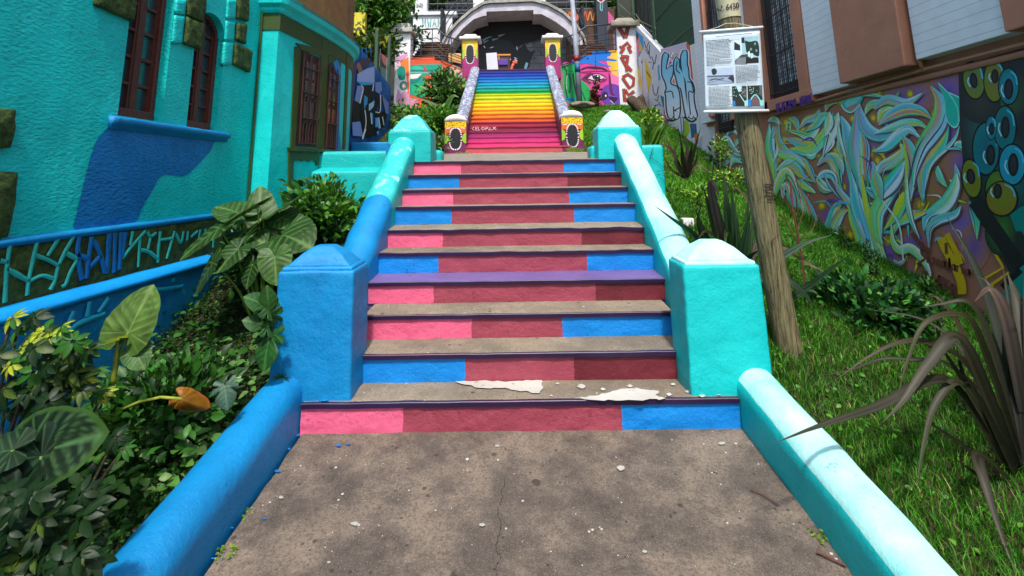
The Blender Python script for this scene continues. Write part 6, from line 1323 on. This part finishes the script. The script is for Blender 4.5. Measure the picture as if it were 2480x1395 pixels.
# --- flax plants
FB,FB2,FG,FG2=(40,38,28),(92,84,66),(40,76,44),(76,108,70)
def T5(L,o=(1700,750),s=2.163): return [(o[0]+x/s,o[1]+y/s) for x,y in L]
t=thing('flax_plant','large bronze-leaved flax with arching sword leaves at the right edge of the grass','plant',(2.8,-.5,-.1))
for L,w_,c,c2,yt in (([(1640,860),(1480,560),(1340,375),(1220,500),(1160,720),(1125,945)],52,FB,(150,126,110),-.75),([(1660,860),(1500,450),(1345,140),(1190,280),(1060,470),(945,592)],80,FB,(160,124,126),-.8),([(1660,760),(1500,260),(1385,35),(1180,60),(1080,260),(1015,495)],44,FB,(150,120,90),-.7),
 ([(1640,900),(1350,420),(1180,372),(960,488),(760,560),(560,628),(372,702)],62,FB,(140,110,116),-.95),([(1640,760),(1400,300),(1200,175),(1060,165),(900,230),(690,375)],42,FB,(170,120,120),-.6),([(1600,560),(1300,290),(1100,262),(940,258),(770,318),(600,348)],26,FB,(120,90,80),-.3),
 ([(1670,960),(1520,800),(1445,765),(1480,900),(1560,1150),(1650,1400)],66,FB,(150,112,112),-1.0),([(1640,950),(1420,750),(1220,610),(1080,505)],34,(46,36,34),FB,-.6),([(1690,950),(1600,500),(1500,130),(1400,-40),(1250,-30),(1140,-10)],46,FB,(130,96,80),-.3),([(1690,980),(1640,400),(1610,0),(1575,-240)],58,(50,42,38),(70,60,54),-.2),
 ([(1700,980),(1720,400),(1700,0),(1690,-200)],64,FB,FB2,-.2),([(1690,960),(1560,620),(1400,260),(1180,60),(860,-5)],44,(60,50,44),(110,90,84),.1),([(1660,900),(1400,420),(1330,180)],40,(46,38,36),(60,50,46),-.5),([(1690,960),(1430,480),(1290,250),(1240,200)],36,(56,44,40),(120,90,80),-.5),([(1700,930),(1500,560),(1380,150),(1240,-60),(1150,-40)],40,(60,48,44),(180,110,80),-.2),
 ([(1740,960),(1640,300),(1520,-100),(1440,-180)],40,FB,(170,130,120),-.2),([(1740,1000),(1760,500),(1740,80),(1660,-60)],60,FB,(140,116,104),-.5),([(1700,1000),(1500,900),(1380,820),(1300,760)],30,(40,32,30),FB,-.6),([(1740,1000),(1800,700),(1860,500)],60,FB,FB2,-.6),([(1720,1020),(1600,760),(1430,420),(1370,380)],44,(44,36,34),FB,-.6)):
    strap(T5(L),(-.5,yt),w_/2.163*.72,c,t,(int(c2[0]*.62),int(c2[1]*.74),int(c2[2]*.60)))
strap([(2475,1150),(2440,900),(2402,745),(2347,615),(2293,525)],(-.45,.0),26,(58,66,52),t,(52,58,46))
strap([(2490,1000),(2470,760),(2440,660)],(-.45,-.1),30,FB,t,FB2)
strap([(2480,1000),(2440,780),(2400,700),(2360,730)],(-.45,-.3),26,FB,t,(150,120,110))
t=thing('flax_plant','green flax with stiff upright sword leaves behind the lower right pillar','plant',(2.25,1.25,.5))
for L,w_,c,c2,yt in (([(1780,700),(1710,570),(1680,498)],11,FG,FG2,1.1),([(1785,700),(1735,560),(1703,452)],17,FG,(60,104,60),1.2),([(1790,700),(1765,540),(1752,405)],17,(40,88,40),FG2,1.3),([(1795,700),(1780,560),(1770,442)],14,FG,(70,110,70),1.2),([(1800,700),(1808,580),(1812,472)],14,(44,84,44),FG2,1.2),([(1790,700),(1800,600),(1818,510)],16,FG,(90,130,90),1.0),
 ([(1785,700),(1745,570),(1722,455),(1730,446),(1745,490)],15,(84,70,60),(150,130,124),1.1),([(1775,700),(1720,620),(1690,540),(1705,480)],8,(60,80,40),(90,90,60),1.2),([(1760,650),(1700,590),(1672,560),(1631,532),(1584,497)],13,(30,84,70),(30,84,70),.85),([(1800,700),(1830,600),(1850,560),(1800,470),(1770,450)],10,(110,90,80),(150,120,110),1.3),([(1790,700),(1817,625),(1850,598),(1891,566)],12,(54,84,50),(60,80,50),.35),
 ([(1830,690),(1870,640),(1909,612),(1953,588),(2014,569)],13,(110,140,120),(90,110,90),.95),([(1840,760),(1929,712),(1990,669),(2062,614)],12,(70,110,74),(56,90,60),.75),([(1850,640),(1920,686),(1950,715),(1972,740)],11,(44,70,50),(40,60,40),.7),([(1780,700),(1752,640),(1737,600),(1740,560)],14,(100,140,60),(130,160,80),1.0),([(1800,700),(1770,600),(1760,560),(1755,600)],14,(90,130,60),(110,150,70),1.0),([(1810,690),(1880,600),(1960,640),(2000,660)],8,(110,90,70),(120,96,76),1.),([(1785,700),(1760,600),(1740,500)],14,(44,90,50),FG2,1.25),([(1800,700),(1790,610),(1785,520)],15,(40,80,44),FG2,1.15),([(1795,700),(1750,610),(1722,540)],12,FG,FG2,1.1),([(1790,700),(1778,590),(1782,470)],14,FG,FG2,1.35),([(1790,700),(1752,560),(1732,470)],13,(36,80,40),FG2,1.3),([(1785,700),(1725,600),(1692,530)],11,FG,FG2,1.2),([(1800,700),(1815,590),(1828,500)],13,(50,90,50),FG2,1.3),([(1790,700),(1760,600),(1712,560),(1690,580)],9,(90,84,60),(140,120,90),1.1)):
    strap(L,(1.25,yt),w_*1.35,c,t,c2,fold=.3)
t=thing('flax_plant','small bronze flax with upright dark leaves by the turquoise return wall','plant',(2.55,3.5,1.3))
DK=(52,44,34); BR=(120,90,70)
for L,w_,c,c2 in (([(1662,432),(1655,380),(1641,300)],7,DK,(70,60,50)),([(1664,432),(1680,370),(1697,308)],7,DK,(80,70,58)),([(1662,432),(1665,370),(1662,330)],8,(70,54,44),DK),([(1660,432),(1636,380),(1612,336),(1596,332)],5,DK,BR),([(1660,432),(1630,370),(1605,350),(1592,354)],5,(70,56,44),(140,110,90)),([(1660,432),(1638,400),(1635,360),(1642,348)],6,DK,(150,130,110)),([(1664,432),(1672,380),(1677,338)],6,DK,DK),([(1658,432),(1625,410),(1605,372)],5,(56,50,40),BR),([(1664,432),(1690,400),(1724,420)],4,BR,(150,120,90)),
 ([(1662,432),(1645,400),(1640,380)],7,(60,70,40),DK),([(1664,432),(1650,420),(1615,421)],4,(100,100,70),(120,120,90)),([(1664,432),(1684,395),(1690,360)],6,DK,(76,66,50)),([(1662,432),(1652,385),(1650,345)],7,(66,56,46),(60,52,44)),([(1664,432),(1676,415),(1696,425)],4,BR,(180,130,90)),([(1660,432),(1640,395),(1624,392)],6,DK,BR),([(1663,432),(1668,390),(1672,360)],7,(70,58,48),DK)):
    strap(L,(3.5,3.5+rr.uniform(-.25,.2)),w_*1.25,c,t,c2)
# --- shrubs, weeds and saplings on the right
q=onY(2095,745,1.0); bush('shrub','dark glossy green shrub at the foot of the painted mural','shrub',q,(.42,.35,.27),1700,.095,[(16,52,22),(24,70,30),(36,92,36),(60,120,40),(14,44,24)],mat=m_leafg)
for px,py,yy,lb in ((2048,590,2.4,'thin climbing weed on the mural beside the shrub'),(2115,640,1.7,'dark creeping vine on the mural above the shrub'),(2262,740,.6,'small climbing weed under the brown scrawl')):
    q=onY(px,py,yy); bush('climbing_weed',lb,'weed',q,(.06,.10,.22),150,.05,[GD,GM,(20,60,20)],stems=2,clumps=8)
t=thing('sapling','bare red-brown sapling with thin twigs between wooden pole and mural','sapling',tuple(onY(1948,700,1.3)))
m_twig=plain('red_brown_twig',(110,60,50),.7)
for L,r in (([(1950,700),(1938,600),(1922,520),(1914,440)],.010),([(1938,600),(1905,540),(1890,520)],.005),([(1930,560),(1950,500),(1958,470)],.004),([(1922,520),(1900,480),(1892,450)],.004),([(1926,530),(1940,480),(1938,440)],.003),([(1934,575),(1965,560),(1980,520)],.003),([(1916,460),(1930,430)],.003),([(1918,490),(1905,450),(1908,425)],.003)):
    b=MB(); b.tube([onY(*q,1.3) for q in (tuple(v) for v in crm([Vector(a) for a in L],4))],r,5); b.build('twig' if r<.009 else 'stem',m_twig,t)
t=thing('sapling','spindly grey-green plant with whorled leaves against the brown house wall','sapling',tuple(onY(1728,430,5.6)))
for x in (1722,1732,1742):
    b=MB(); b.tube([onY(x+4,440,5.6),onY(x+2,390,5.6),onY(x,345+abs(x-1728),5.6)],.014,5); b.build('stem',plain('grey_green_stem',(86,106,90),.6),t)
for i in range(22):
    q=onY(rr.choice((1722,1732,1742)),rr.uniform(335,400),5.6); e=Vector((rr.uniform(-1,1),rr.uniform(-.6,.2),rr.uniform(-.2,.7))).normalized()*rr.uniform(.12,.24); strap3(crm([q,q+e*.6+Vector((0,0,.02)),q+e],4),.05,(70,104,90),t,(90,120,110))
t=thing('broadleaf_weed','bright green broad-leaved weed behind the upper right pillar','weed',tuple(onY(1580,345,4.2)))
for i in range(17):
    q=onY(1580+rr.uniform(-12,12),352,4.2); e=Vector((rr.uniform(-.7,.7),rr.uniform(-.4,.3),1)).normalized()*rr.uniform(.25,.48); strap3(crm([q,q+e*.6,q+e+Vector((e.x*.3,0,-.04))],5),.10,rr.choice(((84,150,30),(120,180,50),(60,120,24))),t,mat=m_leaf)
for (px,py,yy,rd,n,L,lb) in ((1770,428,4.6,(.35,.3,.14),420,.06,'yellow-green low weed patch by the brown wall corner'),(1690,470,3.0,(.18,.2,.12),160,.06,'lime green seedlings on the grass behind the pale-topped rail'),(1745,360,5.2,(.14,.14,.28),260,.06,'wild green weed in front of the brown wall corner'),(1455,292,11.8,(.6,.3,.2),300,.12,'low weeds below the pink face mural'),(1575,285,9.5,(.35,.35,.28),260,.11,'straggly weeds at the foot of the tagged white wall')):
    bush('weed',lb,'weed',onY(px,py,yy),rd,n,L,[(120,160,40),(150,180,50),GM,GL],stems=3)
bush('shrub','red-leaved shrub in front of the pink face mural','shrub',onY(1440,232,12.6),(.22,.2,.55),260,.16,[(96,24,34),(70,30,30),(120,40,40),(40,70,30)],stems=3)
# --- left upper shrubs
bush('shrub','dense glossy shrub in front of the orange and teal mural','shrub',onY(1078,220,11.6),(.85,.7,.85),2200,.19,[(16,44,14),(28,66,18),(50,96,24),(90,130,50)],stems=7)
bush('hedge','rough green hedge beside the lower part of the rainbow steps','hedge',onY(1050,300,9.6),(.85,1.1,.50),2600,.14,[GM,GL,(100,150,40),(60,110,24)],stems=8)
bush('hedge','shaggy green bushes below the white feathered pillar','hedge',onY(985,290,10.6),(.9,.9,.45),1500,.14,[GD,GM,GL,(90,120,40)],stems=6)
bush('shrub','low shrub behind the upper left turquoise pillar','shrub',onY(1050,345,6.3),(.30,.5,.22),600,.09,[GD,GM,GL,(110,70,40)],stems=4)
t=thing('banana_plant','young banana plant with ribbed pale leaves above the hedge','plant',tuple(onY(1075,290,9.8)))
for L,w_ in (([(1075,290),(1085,250),(1098,232),(1112,236)],14),([(1075,290),(1060,262),(1035,245),(1018,240)],12),([(1076,290),(1100,262),(1125,250)],12),([(1074,290),(1078,262),(1060,252)],12)): strap(L,(9.8,9.7),w_,(110,160,70),t,(140,180,100),m_leaf,fold=.2)
# --- trees at upper left
def tree(label,trunk,tr,crown,rad,n,L,cs,yy):
    base=onY(*trunk[0],yy); t=thing('tree',label,'tree',tuple(base),'trees at the upper left'); b=MB(); P=[onY(*q,yy) for q in (tuple(v) for v in crm([Vector(a) for a in trunk],5))]
    b.tube(P,[tr*(1-.4*i/len(P)) for i in range(len(P))],9); b.build('trunk',m_bark,t,smooth=True)
    pos=[];K=30
    c=np.array(onY(*crown,yy)); cen=rng.normal(size=(K,3)); cen/=np.linalg.norm(cen,axis=1,keepdims=True); cen*=rng.uniform(.3,1,(K,1))**.5*np.array(rad)
    k=rng.integers(0,K,n); pos=c+cen[k]+rng.normal(size=(n,3))*.30*min(rad)*.8; d=rng.normal(size=(n,3))+[0,-.3,-.2]; l=L*rng.uniform(.6,1.2,n)
    leafcloud('crown',pos,d,np.array([0,-.4,1.])+rng.normal(size=(n,3))*.4,l,l*.24,rnd_cols(n,cs,.35),m_leaf,t)
    for i in range(6):
        b=MB(); b.tube([P[-1-i%3],(P[-1]+Vector(c+cen[i]))/2,Vector(c+cen[i])],[tr*.35,tr*.25,tr*.1],5); b.build('limb',m_bark,t)
tree('tree with pale trunk and bright leaves rising behind the corner bay',[(885,130),(886,70),(892,10),(900,-60)],.28,(905,5),(1.3,1.1,1.1),3000,.24,[GM,GL,(60,120,24),(120,160,50),GD],13.6)
tree('dark slim leaning tree behind the white feathered pillar',[(950,120),(958,70),(968,30),(976,-40)],.16,(950,75),(1.1,1.2,.95),2400,.22,[GD,(24,60,18),GM,(60,100,30)],14.4)
bush('shrub','dark creeper bush over the end of the blue graffiti wall','shrub',onY(905,120,12.2),(.9,.6,.75),1500,.18,[GD,(60,80,26),GM,(90,100,40)],stems=4)
for px,yy,rd,lb in ((1080,19.5,(2.2,.6,1.2),'dark potted greenery behind the left railing above the arch'),(1440,19.5,(2.2,.6,1.2),'dark greenery behind the right railing above the arch')):
    bush('shrub',lb,'shrub',onY(px,10,yy),rd,1300,.3,[GD,(20,50,16),GM,(70,60,40)],stems=4,base=(onY(px,10,yy).x,yy,6.4))
# --- log, rocks, kerb stones
t=thing('log','cut log lying on the slope below the red lettered pillar','log',tuple(onY(1560,285,11.4)))
P=[onY(1528,242,11.9),onY(1560,270,11.4),onY(1598,305,10.6)]; b=MB(); b.tube(crm(P,5),[.17,.18,.19,.17,.18,.16,.17,.17,.16,.15,.15],10); lumpy(b.build('bark',m_bark,t),.07,.07,5,0)
b=MB(); d=(P[0]-P[1]).normalized(); b.tube([P[0]+d*.02,P[0]+d*.04],.15,12); b.build('cut_face',plain('pale_cut_wood',(170,140,104),.8),t)
t=thing('tree_stump','upright pale stump leaning on the tagged wall behind the log','stump',tuple(onY(1550,262,12.0)))
b=MB(); b.tube([onY(1552,275,12),onY(1546,240,12),onY(1543,236,12)],[.24,.21,.2],10); lumpy(b.build('trunk',m_bark,t),.15,.03,4,0)
def rock(label,px,py,yy,s):
    t=onY(px,py,yy); b=MB(); bm=bmesh.new(); bmesh.ops.create_icosphere(bm,subdivisions=3,radius=1)
    for v in bm.verts: v.co=Vector((v.co.x*s[0],v.co.y*s[1],v.co.z*s[2]))*(1+.35*noise.noise(v.co*1.3+Vector((px,0,0))))
    me=bpy.data.meshes.new('rock'); bm.to_mesh(me); bm.free(); me.materials.append(m_rock)
    for p_ in me.polygons: p_.use_smooth=True
    o=bpy.data.objects.new('rock',me); COL.objects.link(o); o.location=t; tag(o,label,'rock')
m_rock=stone('grey_rock',(150,138,116),(104,96,82),9,.03)
rock('flat grey boulder at the foot of the street pole',1410,254,11.8,(.38,.25,.12)); rock('small grey stone under the pink face mural',1470,272,11.6,(.15,.15,.07)); rock('brown stone beside the log end',1612,292,10.3,(.22,.2,.16)); rock('dark stone at the left of the rainbow steps',1058,362,7.4,(.16,.12,.09))
q=onY(1662,516,2.35); t=thing('kerb_stone','white kerb stone in the grass beside the pale-topped rail','kerb stone',tuple(q)); b=MB(); b.box(q.x-.06,q.x+.07,q.y-.05,q.y+.05,q.z-.2,q.z-.055); lumpy(b.build('block',m_wht,t),.05,.008,6,.012)
# --- scraps on the path: chips of paint, twig
m_chip=plain('white_paint_chip',(176,174,166),.7); chips=[((860,1273,11),'largest white paint flake on the left of the path'),((680,1208,6),'small white flake near the blue rail'),((1505,1138,13),'curled white flake on the right of the path'),((1205,1083,6),'round white flake near the first riser'),((1562,1340,7),'white flake low on the right of the path'),((796,1366,5),'tiny white flake at the bottom left of the path'),((1748,1077,9),'white flake beside the turquoise rail'),((1168,1275,7),'pale flake in the crack')]
def pathpt(px,py):
    p=onZ(px,py,0)
    for _ in range(6): p=onZ(px,py,.1*p.y)
    return p
for (px,py,r),lb in chips:
    P=[pathpt(px+r*math.cos(a)*rr.uniform(.6,1.2),py+r*.5*math.sin(a)*rr.uniform(.5,1.2)) for a in (2*PI*k/7 for k in range(7))]; b=MB(); b.add([v+Vector((0,0,.006)) for v in P]+[v+Vector((0,0,.009)) for v in P],[tuple(range(7)),tuple(range(7,14))]+[(i,(i+1)%7,7+(i+1)%7,7+i) for i in range(7)])
    o=b.build('paint_flake',m_chip); tag(o,lb,'paint flake')
b=MB(); b.tube([pathpt(1820,1192)+Vector((0,0,.012)),pathpt(1850,1206)+Vector((0,0,.014)),pathpt(1885,1228)+Vector((0,0,.012))],.003,5); tag(b.build('twig',m_twig),'thin pale twig lying on the right side of the path','twig')
b=MB(); b.tube([pathpt(1978,1344)+Vector((0,0,.012)),pathpt(2010,1360)+Vector((0,0,.016)),pathpt(2050,1378)+Vector((0,0,.012))],.005,5); tag(b.build('twig',m_twig),'dark twig in the bottom right of the path','twig')
m_bchip=plain('blue_paint_splash',(30,110,190),.6)
for (px,py,r) in ((820,1082,9),(842,1078,6),(672,1145,8),(720,1056,8),(700,1090,5),(560,1282,6),(515,1357,5),(640,1260,5)):
    P=[pathpt(px+r*math.cos(a)*rr.uniform(.6,1.2),py+r*.5*math.sin(a)*rr.uniform(.5,1.2)) for a in (2*PI*k/7 for k in range(7))]; b=MB(); b.add([v+Vector((0,0,.008)) for v in P],[tuple(range(7))]); o=b.build('paint_splash',m_bchip); tag(o,'blue paint splash on the left of the concrete path','paint splash','blue paint splashes on the path')
# ------------------------------------------------------------------ wooden pole, banner, street pole
t=thing('utility_pole','weathered leaning wooden utility pole with a cream number band','pole',(2.09,.6,.1))
def timber():
    b=NB('weathered_timber'); mp=b.n('ShaderNodeMapping'); b.t.links.new(b.pos,mp.inputs[0]); mp.inputs['Scale'].default_value=(1,1,.06)
    g=b.noise(80,6,.75,vec=mp.outputs[0]); col=b.mix(b.ramp(g,.36,.62),kc((52,46,30)),kc((146,138,102)))
    sx=b.n('ShaderNodeSeparateXYZ',i0=b.pos).outputs; gr=b.math('MULTIPLY',b.ramp(b.math('ADD',sx[2],b.math('MULTIPLY',b.noise(3,4),.6)),1.3,.55),.7)
    col=b.mix(gr,col,kc((84,82,20))); bl=b.ramp(b.noise(4,5,.7,vec=mp.outputs[0]),.62,.70); col=b.mix(b.math('MULTIPLY',bl,.8),col,kc((60,58,50)))
    return b.fin(col,.75,b.bump(g,.014,1.),.2)
P=[Vector((2.125,.6,-.1)),Vector((2.07,.6,.5)),Vector((1.935,.6,2.1)),Vector((1.852,.6,3.3))]
b=MB(); b.tube(crm(P,5),[.100-.0009*k for k in range(16)],18); b.build('shaft',timber(),t,smooth=True)
ax=lambda z:float(np.interp(z,[-.1,.5,2.1,3.3],[2.125,2.07,1.935,1.852]))
zb_,zt_=onY(1760,38,.5).z,onY(1760,-40,.5).z
b=MB(); b.tube([(ax(zb_),.6,zb_),(ax((zb_+zt_)/2),.6,(zb_+zt_)/2),(ax(zt_),.6,zt_)],.0935,20,cap=False); b.build('number_band',paint('cream_band',(196,190,160),(176,168,132),wear=(140,120,70),wearamt=.62,big=.002),t,smooth=True)
cyl=Wall([(ax(zb_)+.096*math.cos(PI+k*PI/16),.6+.096*math.sin(PI+k*PI/16)) for k in range(17)])
p=Painter(cyl,(0,0,1),.004); p.text('42.6430',(1737,28),(10.5,-1.6),(-.6,-14),2.6,(40,40,36),.72); p.build('number',m_vc,t,fix=False)
cyl=Wall([(ax(1.35)+.096*math.cos(PI+k*PI/16),.6+.097*math.sin(PI+k*PI/16)) for k in range(17)])
p=Painter(cyl,(1560,250,2.325),.006)
for L in ([(675,460),(725,458),(680,480)],[(675,490),(722,486)],[(678,520),(700,505),(725,520),(690,530)],[(690,545),(725,545)]): p.stroke(L,9,(50,48,42))
p.build('scrawl',m_vc,t,fix=False)
t=thing('banner','white printed information banner hung on the wooden pole','banner',(1.83,.47,2.8))
BY=.465
def bp(px,py,e=0): return onY(px,py,BY-e)
b=MB(); g=[]; n=14
C_=[(1703,80),(1840,70),(1852,264),(1709,268)]
for j in range(n+1):
    for i in range(n+1):
        u,v=i/n,j/n; x=(C_[0][0]*(1-u)+C_[1][0]*u)*(1-v)+(C_[3][0]*(1-u)+C_[2][0]*u)*v; y=(C_[0][1]*(1-u)+C_[1][1]*u)*(1-v)+(C_[3][1]*(1-u)+C_[2][1]*u)*v; g.append(bp(x,y,0))
b.add(g,[(j*(n+1)+i,j*(n+1)+i+1,(j+1)*(n+1)+i+1,(j+1)*(n+1)+i) for j in range(n) for i in range(n)]); sh=b.build('sheet',plain('white_banner_vinyl',(206,224,236),.45,var=.06),t,smooth=True)
sd=sh.modifiers.new('thick','SOLIDIFY'); sd.thickness=.002; sd.offset=0
for a,c in (((1694,78),(1847,66)),((1704,271),(1861,268))):
    b=MB(); b.tube([onY(*a,BY-.004),onY(*c,BY-.004)],.0125,12); b.build('rod',plain('white_plastic_rod',(226,236,236),.35,var=.05),t,smooth=True)
b=MB(); b.tube([bp(1706,76,.003),bp(1738,66,.003),bp(1757,57,.003),bp(1780,56,.003),bp(1812,62,.003),bp(1838,68,.003)],.0028,5); b.build('cord',plain('cord',(206,206,196),.7),t)
WBN=Wall([(1,BY-.0022),(3,BY-.0022)]); TB=(1690,50,6.067)
p=Painter(WBN,TB,.0004,.00005); INK=(40,52,64)
def para(x0,x1,y0,y1,n,sl,short=()):
    for k in range(n):
        y=y0+(y1-y0)*k/(n-1); a=x0+(y-y0)*.03; e=x1+(y-y0)*.035-rr.uniform(0,50) if k not in short else a+(x1-x0)*rr.uniform(.3,.5)
        x=a
        while x<e:
            wl_=rr.uniform(14,52); xe=min(e,x+wl_); p.stroke([(x,y+(x-x0)*sl),(xe,y+(xe-x0)*sl)],7,INK,straight=True); x=xe+6
para(115,500,298,665,19,-.07,(14,18)); para(545,905,680,915,14,-.06,(13,)); para(145,490,985,1250,15,-.045)
p.stroke([(250,245),(780,195)],8,INK); p.stroke([(230,1258),(420,1255)],7,INK); p.stroke([(700,1272),(775,1272)],7,INK); p.stroke([(140,955),(285,955)],5,INK); p.build('text_lines',m_vc,t,fix=False)
def photo(fn,label):
    p=Painter(WBN,TB,.0006,.00005); fn(p); o=p.build('photo',m_vc,t,fix=False); o['label']=label
def ph1(p):
    p.poly([(522,255),(880,222),(896,618),(545,640)],(150,190,200)); p.poly([(522,255),(640,245),(650,520),(545,560)],(200,220,226)); p.poly([(535,310),(620,360),(625,440),(535,430)],(20,34,40)); p.poly([(640,250),(680,246),(690,330),(640,330)],(24,34,44)); p.curve([(690,290),(760,310),(880,310),(896,520),(780,480),(720,470),(700,380)],(14,44,40)); p.poly([(545,590),(640,500),(760,490),(720,640),(545,640)],(54,64,70)); p.poly([(700,540),(890,540),(896,618),(700,630)],(16,20,24)); p.poly([(730,470),(760,440),(770,520),(740,530)],(210,226,226)); p.poly([(780,480),(810,480),(815,540),(780,560)],(190,210,214))
    for k in range(6): p.stroke([(545+k*8,632-k*16),(705,628-k*16)],4,(200,214,218))
    for q in ((780,420),(840,340),(860,440)): p.ell(q,14,20,(120,150,140))
def ph2(p):
    p.poly([(128,705),(520,685),(530,918),(138,945)],(166,186,208)); p.curve([(200,720),(240,700),(278,730),(270,780),(230,800),(205,770)],(24,44,48)); p.poly([(132,810),(526,795),(528,825),(134,832)],(84,96,112)); p.poly([(134,832),(528,825),(530,918),(138,945)],(140,160,184)); p.stroke([(170,880),(240,858),(320,862),(380,850)],16,(40,44,60)); p.curve([(440,850),(500,800),(530,830),(530,910),(490,880)],(40,40,56)); p.stroke([(145,915),(330,880),(530,912)],5,(40,46,60))
def ph3(p):
    p.poly([(500,965),(716,960),(722,1258),(512,1258)],(20,48,40)); p.poly([(560,962),(640,960),(660,1030),(600,1050)],(180,210,216)); p.poly([(640,1000),(716,980),(718,1140),(660,1120)],(76,70,84)); p.poly([(560,1110),(620,1110),(680,1258),(540,1258)],(34,36,38)); p.stroke([(610,1080),(650,1140),(690,1200)],14,(160,210,210)); p.poly([(680,1180),(720,1170),(722,1258),(690,1258)],(150,200,190)); p.poly([(512,1180),(548,1180),(552,1250),(515,1250)],(30,120,190))
    for k in range(24): p.ell((rr.uniform(520,710),rr.uniform(975,1110)),7,9,rr.choice(((120,150,90),(30,60,40),(180,200,200))),0,7)
def ph4(p):
    p.poly([(728,958),(945,948),(955,1252),(738,1255)],(18,40,36)); p.poly([(790,1120),(850,1090),(890,1120),(920,1250),(780,1250)],(90,70,76)); p.poly([(900,960),(945,950),(950,1120),(910,1090)],(90,80,100)); p.stroke([(770,1180),(795,1130),(830,1095),(860,1095),(890,1130),(920,1180)],16,(120,206,214)); p.poly([(738,1160),(780,1160),(785,1252),(738,1252)],(30,120,200)); p.poly([(905,1170),(950,1165),(955,1250),(915,1250)],(120,210,200))
    for k in range(6): p.stroke([(800-k*3,1130+k*20),(890+k*5,1130+k*20)],4,(150,120,116))
    for k in range(26): p.ell((rr.uniform(740,935),rr.uniform(965,1080)),7,9,rr.choice(((110,140,80),(24,50,36),(180,200,200))),0,7)
photo(ph1,'old street photo with pale house and steps'); photo(ph2,'bluish landscape photo with a lone tree'); photo(ph3,'dark photo of a tree-lined stair'); photo(ph4,'photo of a stair between blue and turquoise rails')
t=thing('street_pole','slim grey metal street pole with stickers before the pink face mural','pole',tuple(onY(1404,255,12.3)))
b=MB(); b.tube([onY(1404,258,12.3),onY(1396,130,12.3),onY(1384,-30,12.3)],[.095,.085,.075],12); b.build('shaft',paint('stickered_grey_paint',(168,174,186),(130,136,150),wear=(190,120,150),wearamt=.66,wearsc=6),t,smooth=True)
b=MB(); b.tube([onY(1399,175,12.29),onY(1398,155,12.29)],.092,12); b.build('blue_band',plain('blue_band_paint',(10,90,140),.5),t,smooth=True)
b=MB(); b.tube([onY(1397,148,12.29),onY(1396,134,12.29)],.091,12); b.build('red_band',plain('red_band_paint',(150,40,50),.5),t,smooth=True)
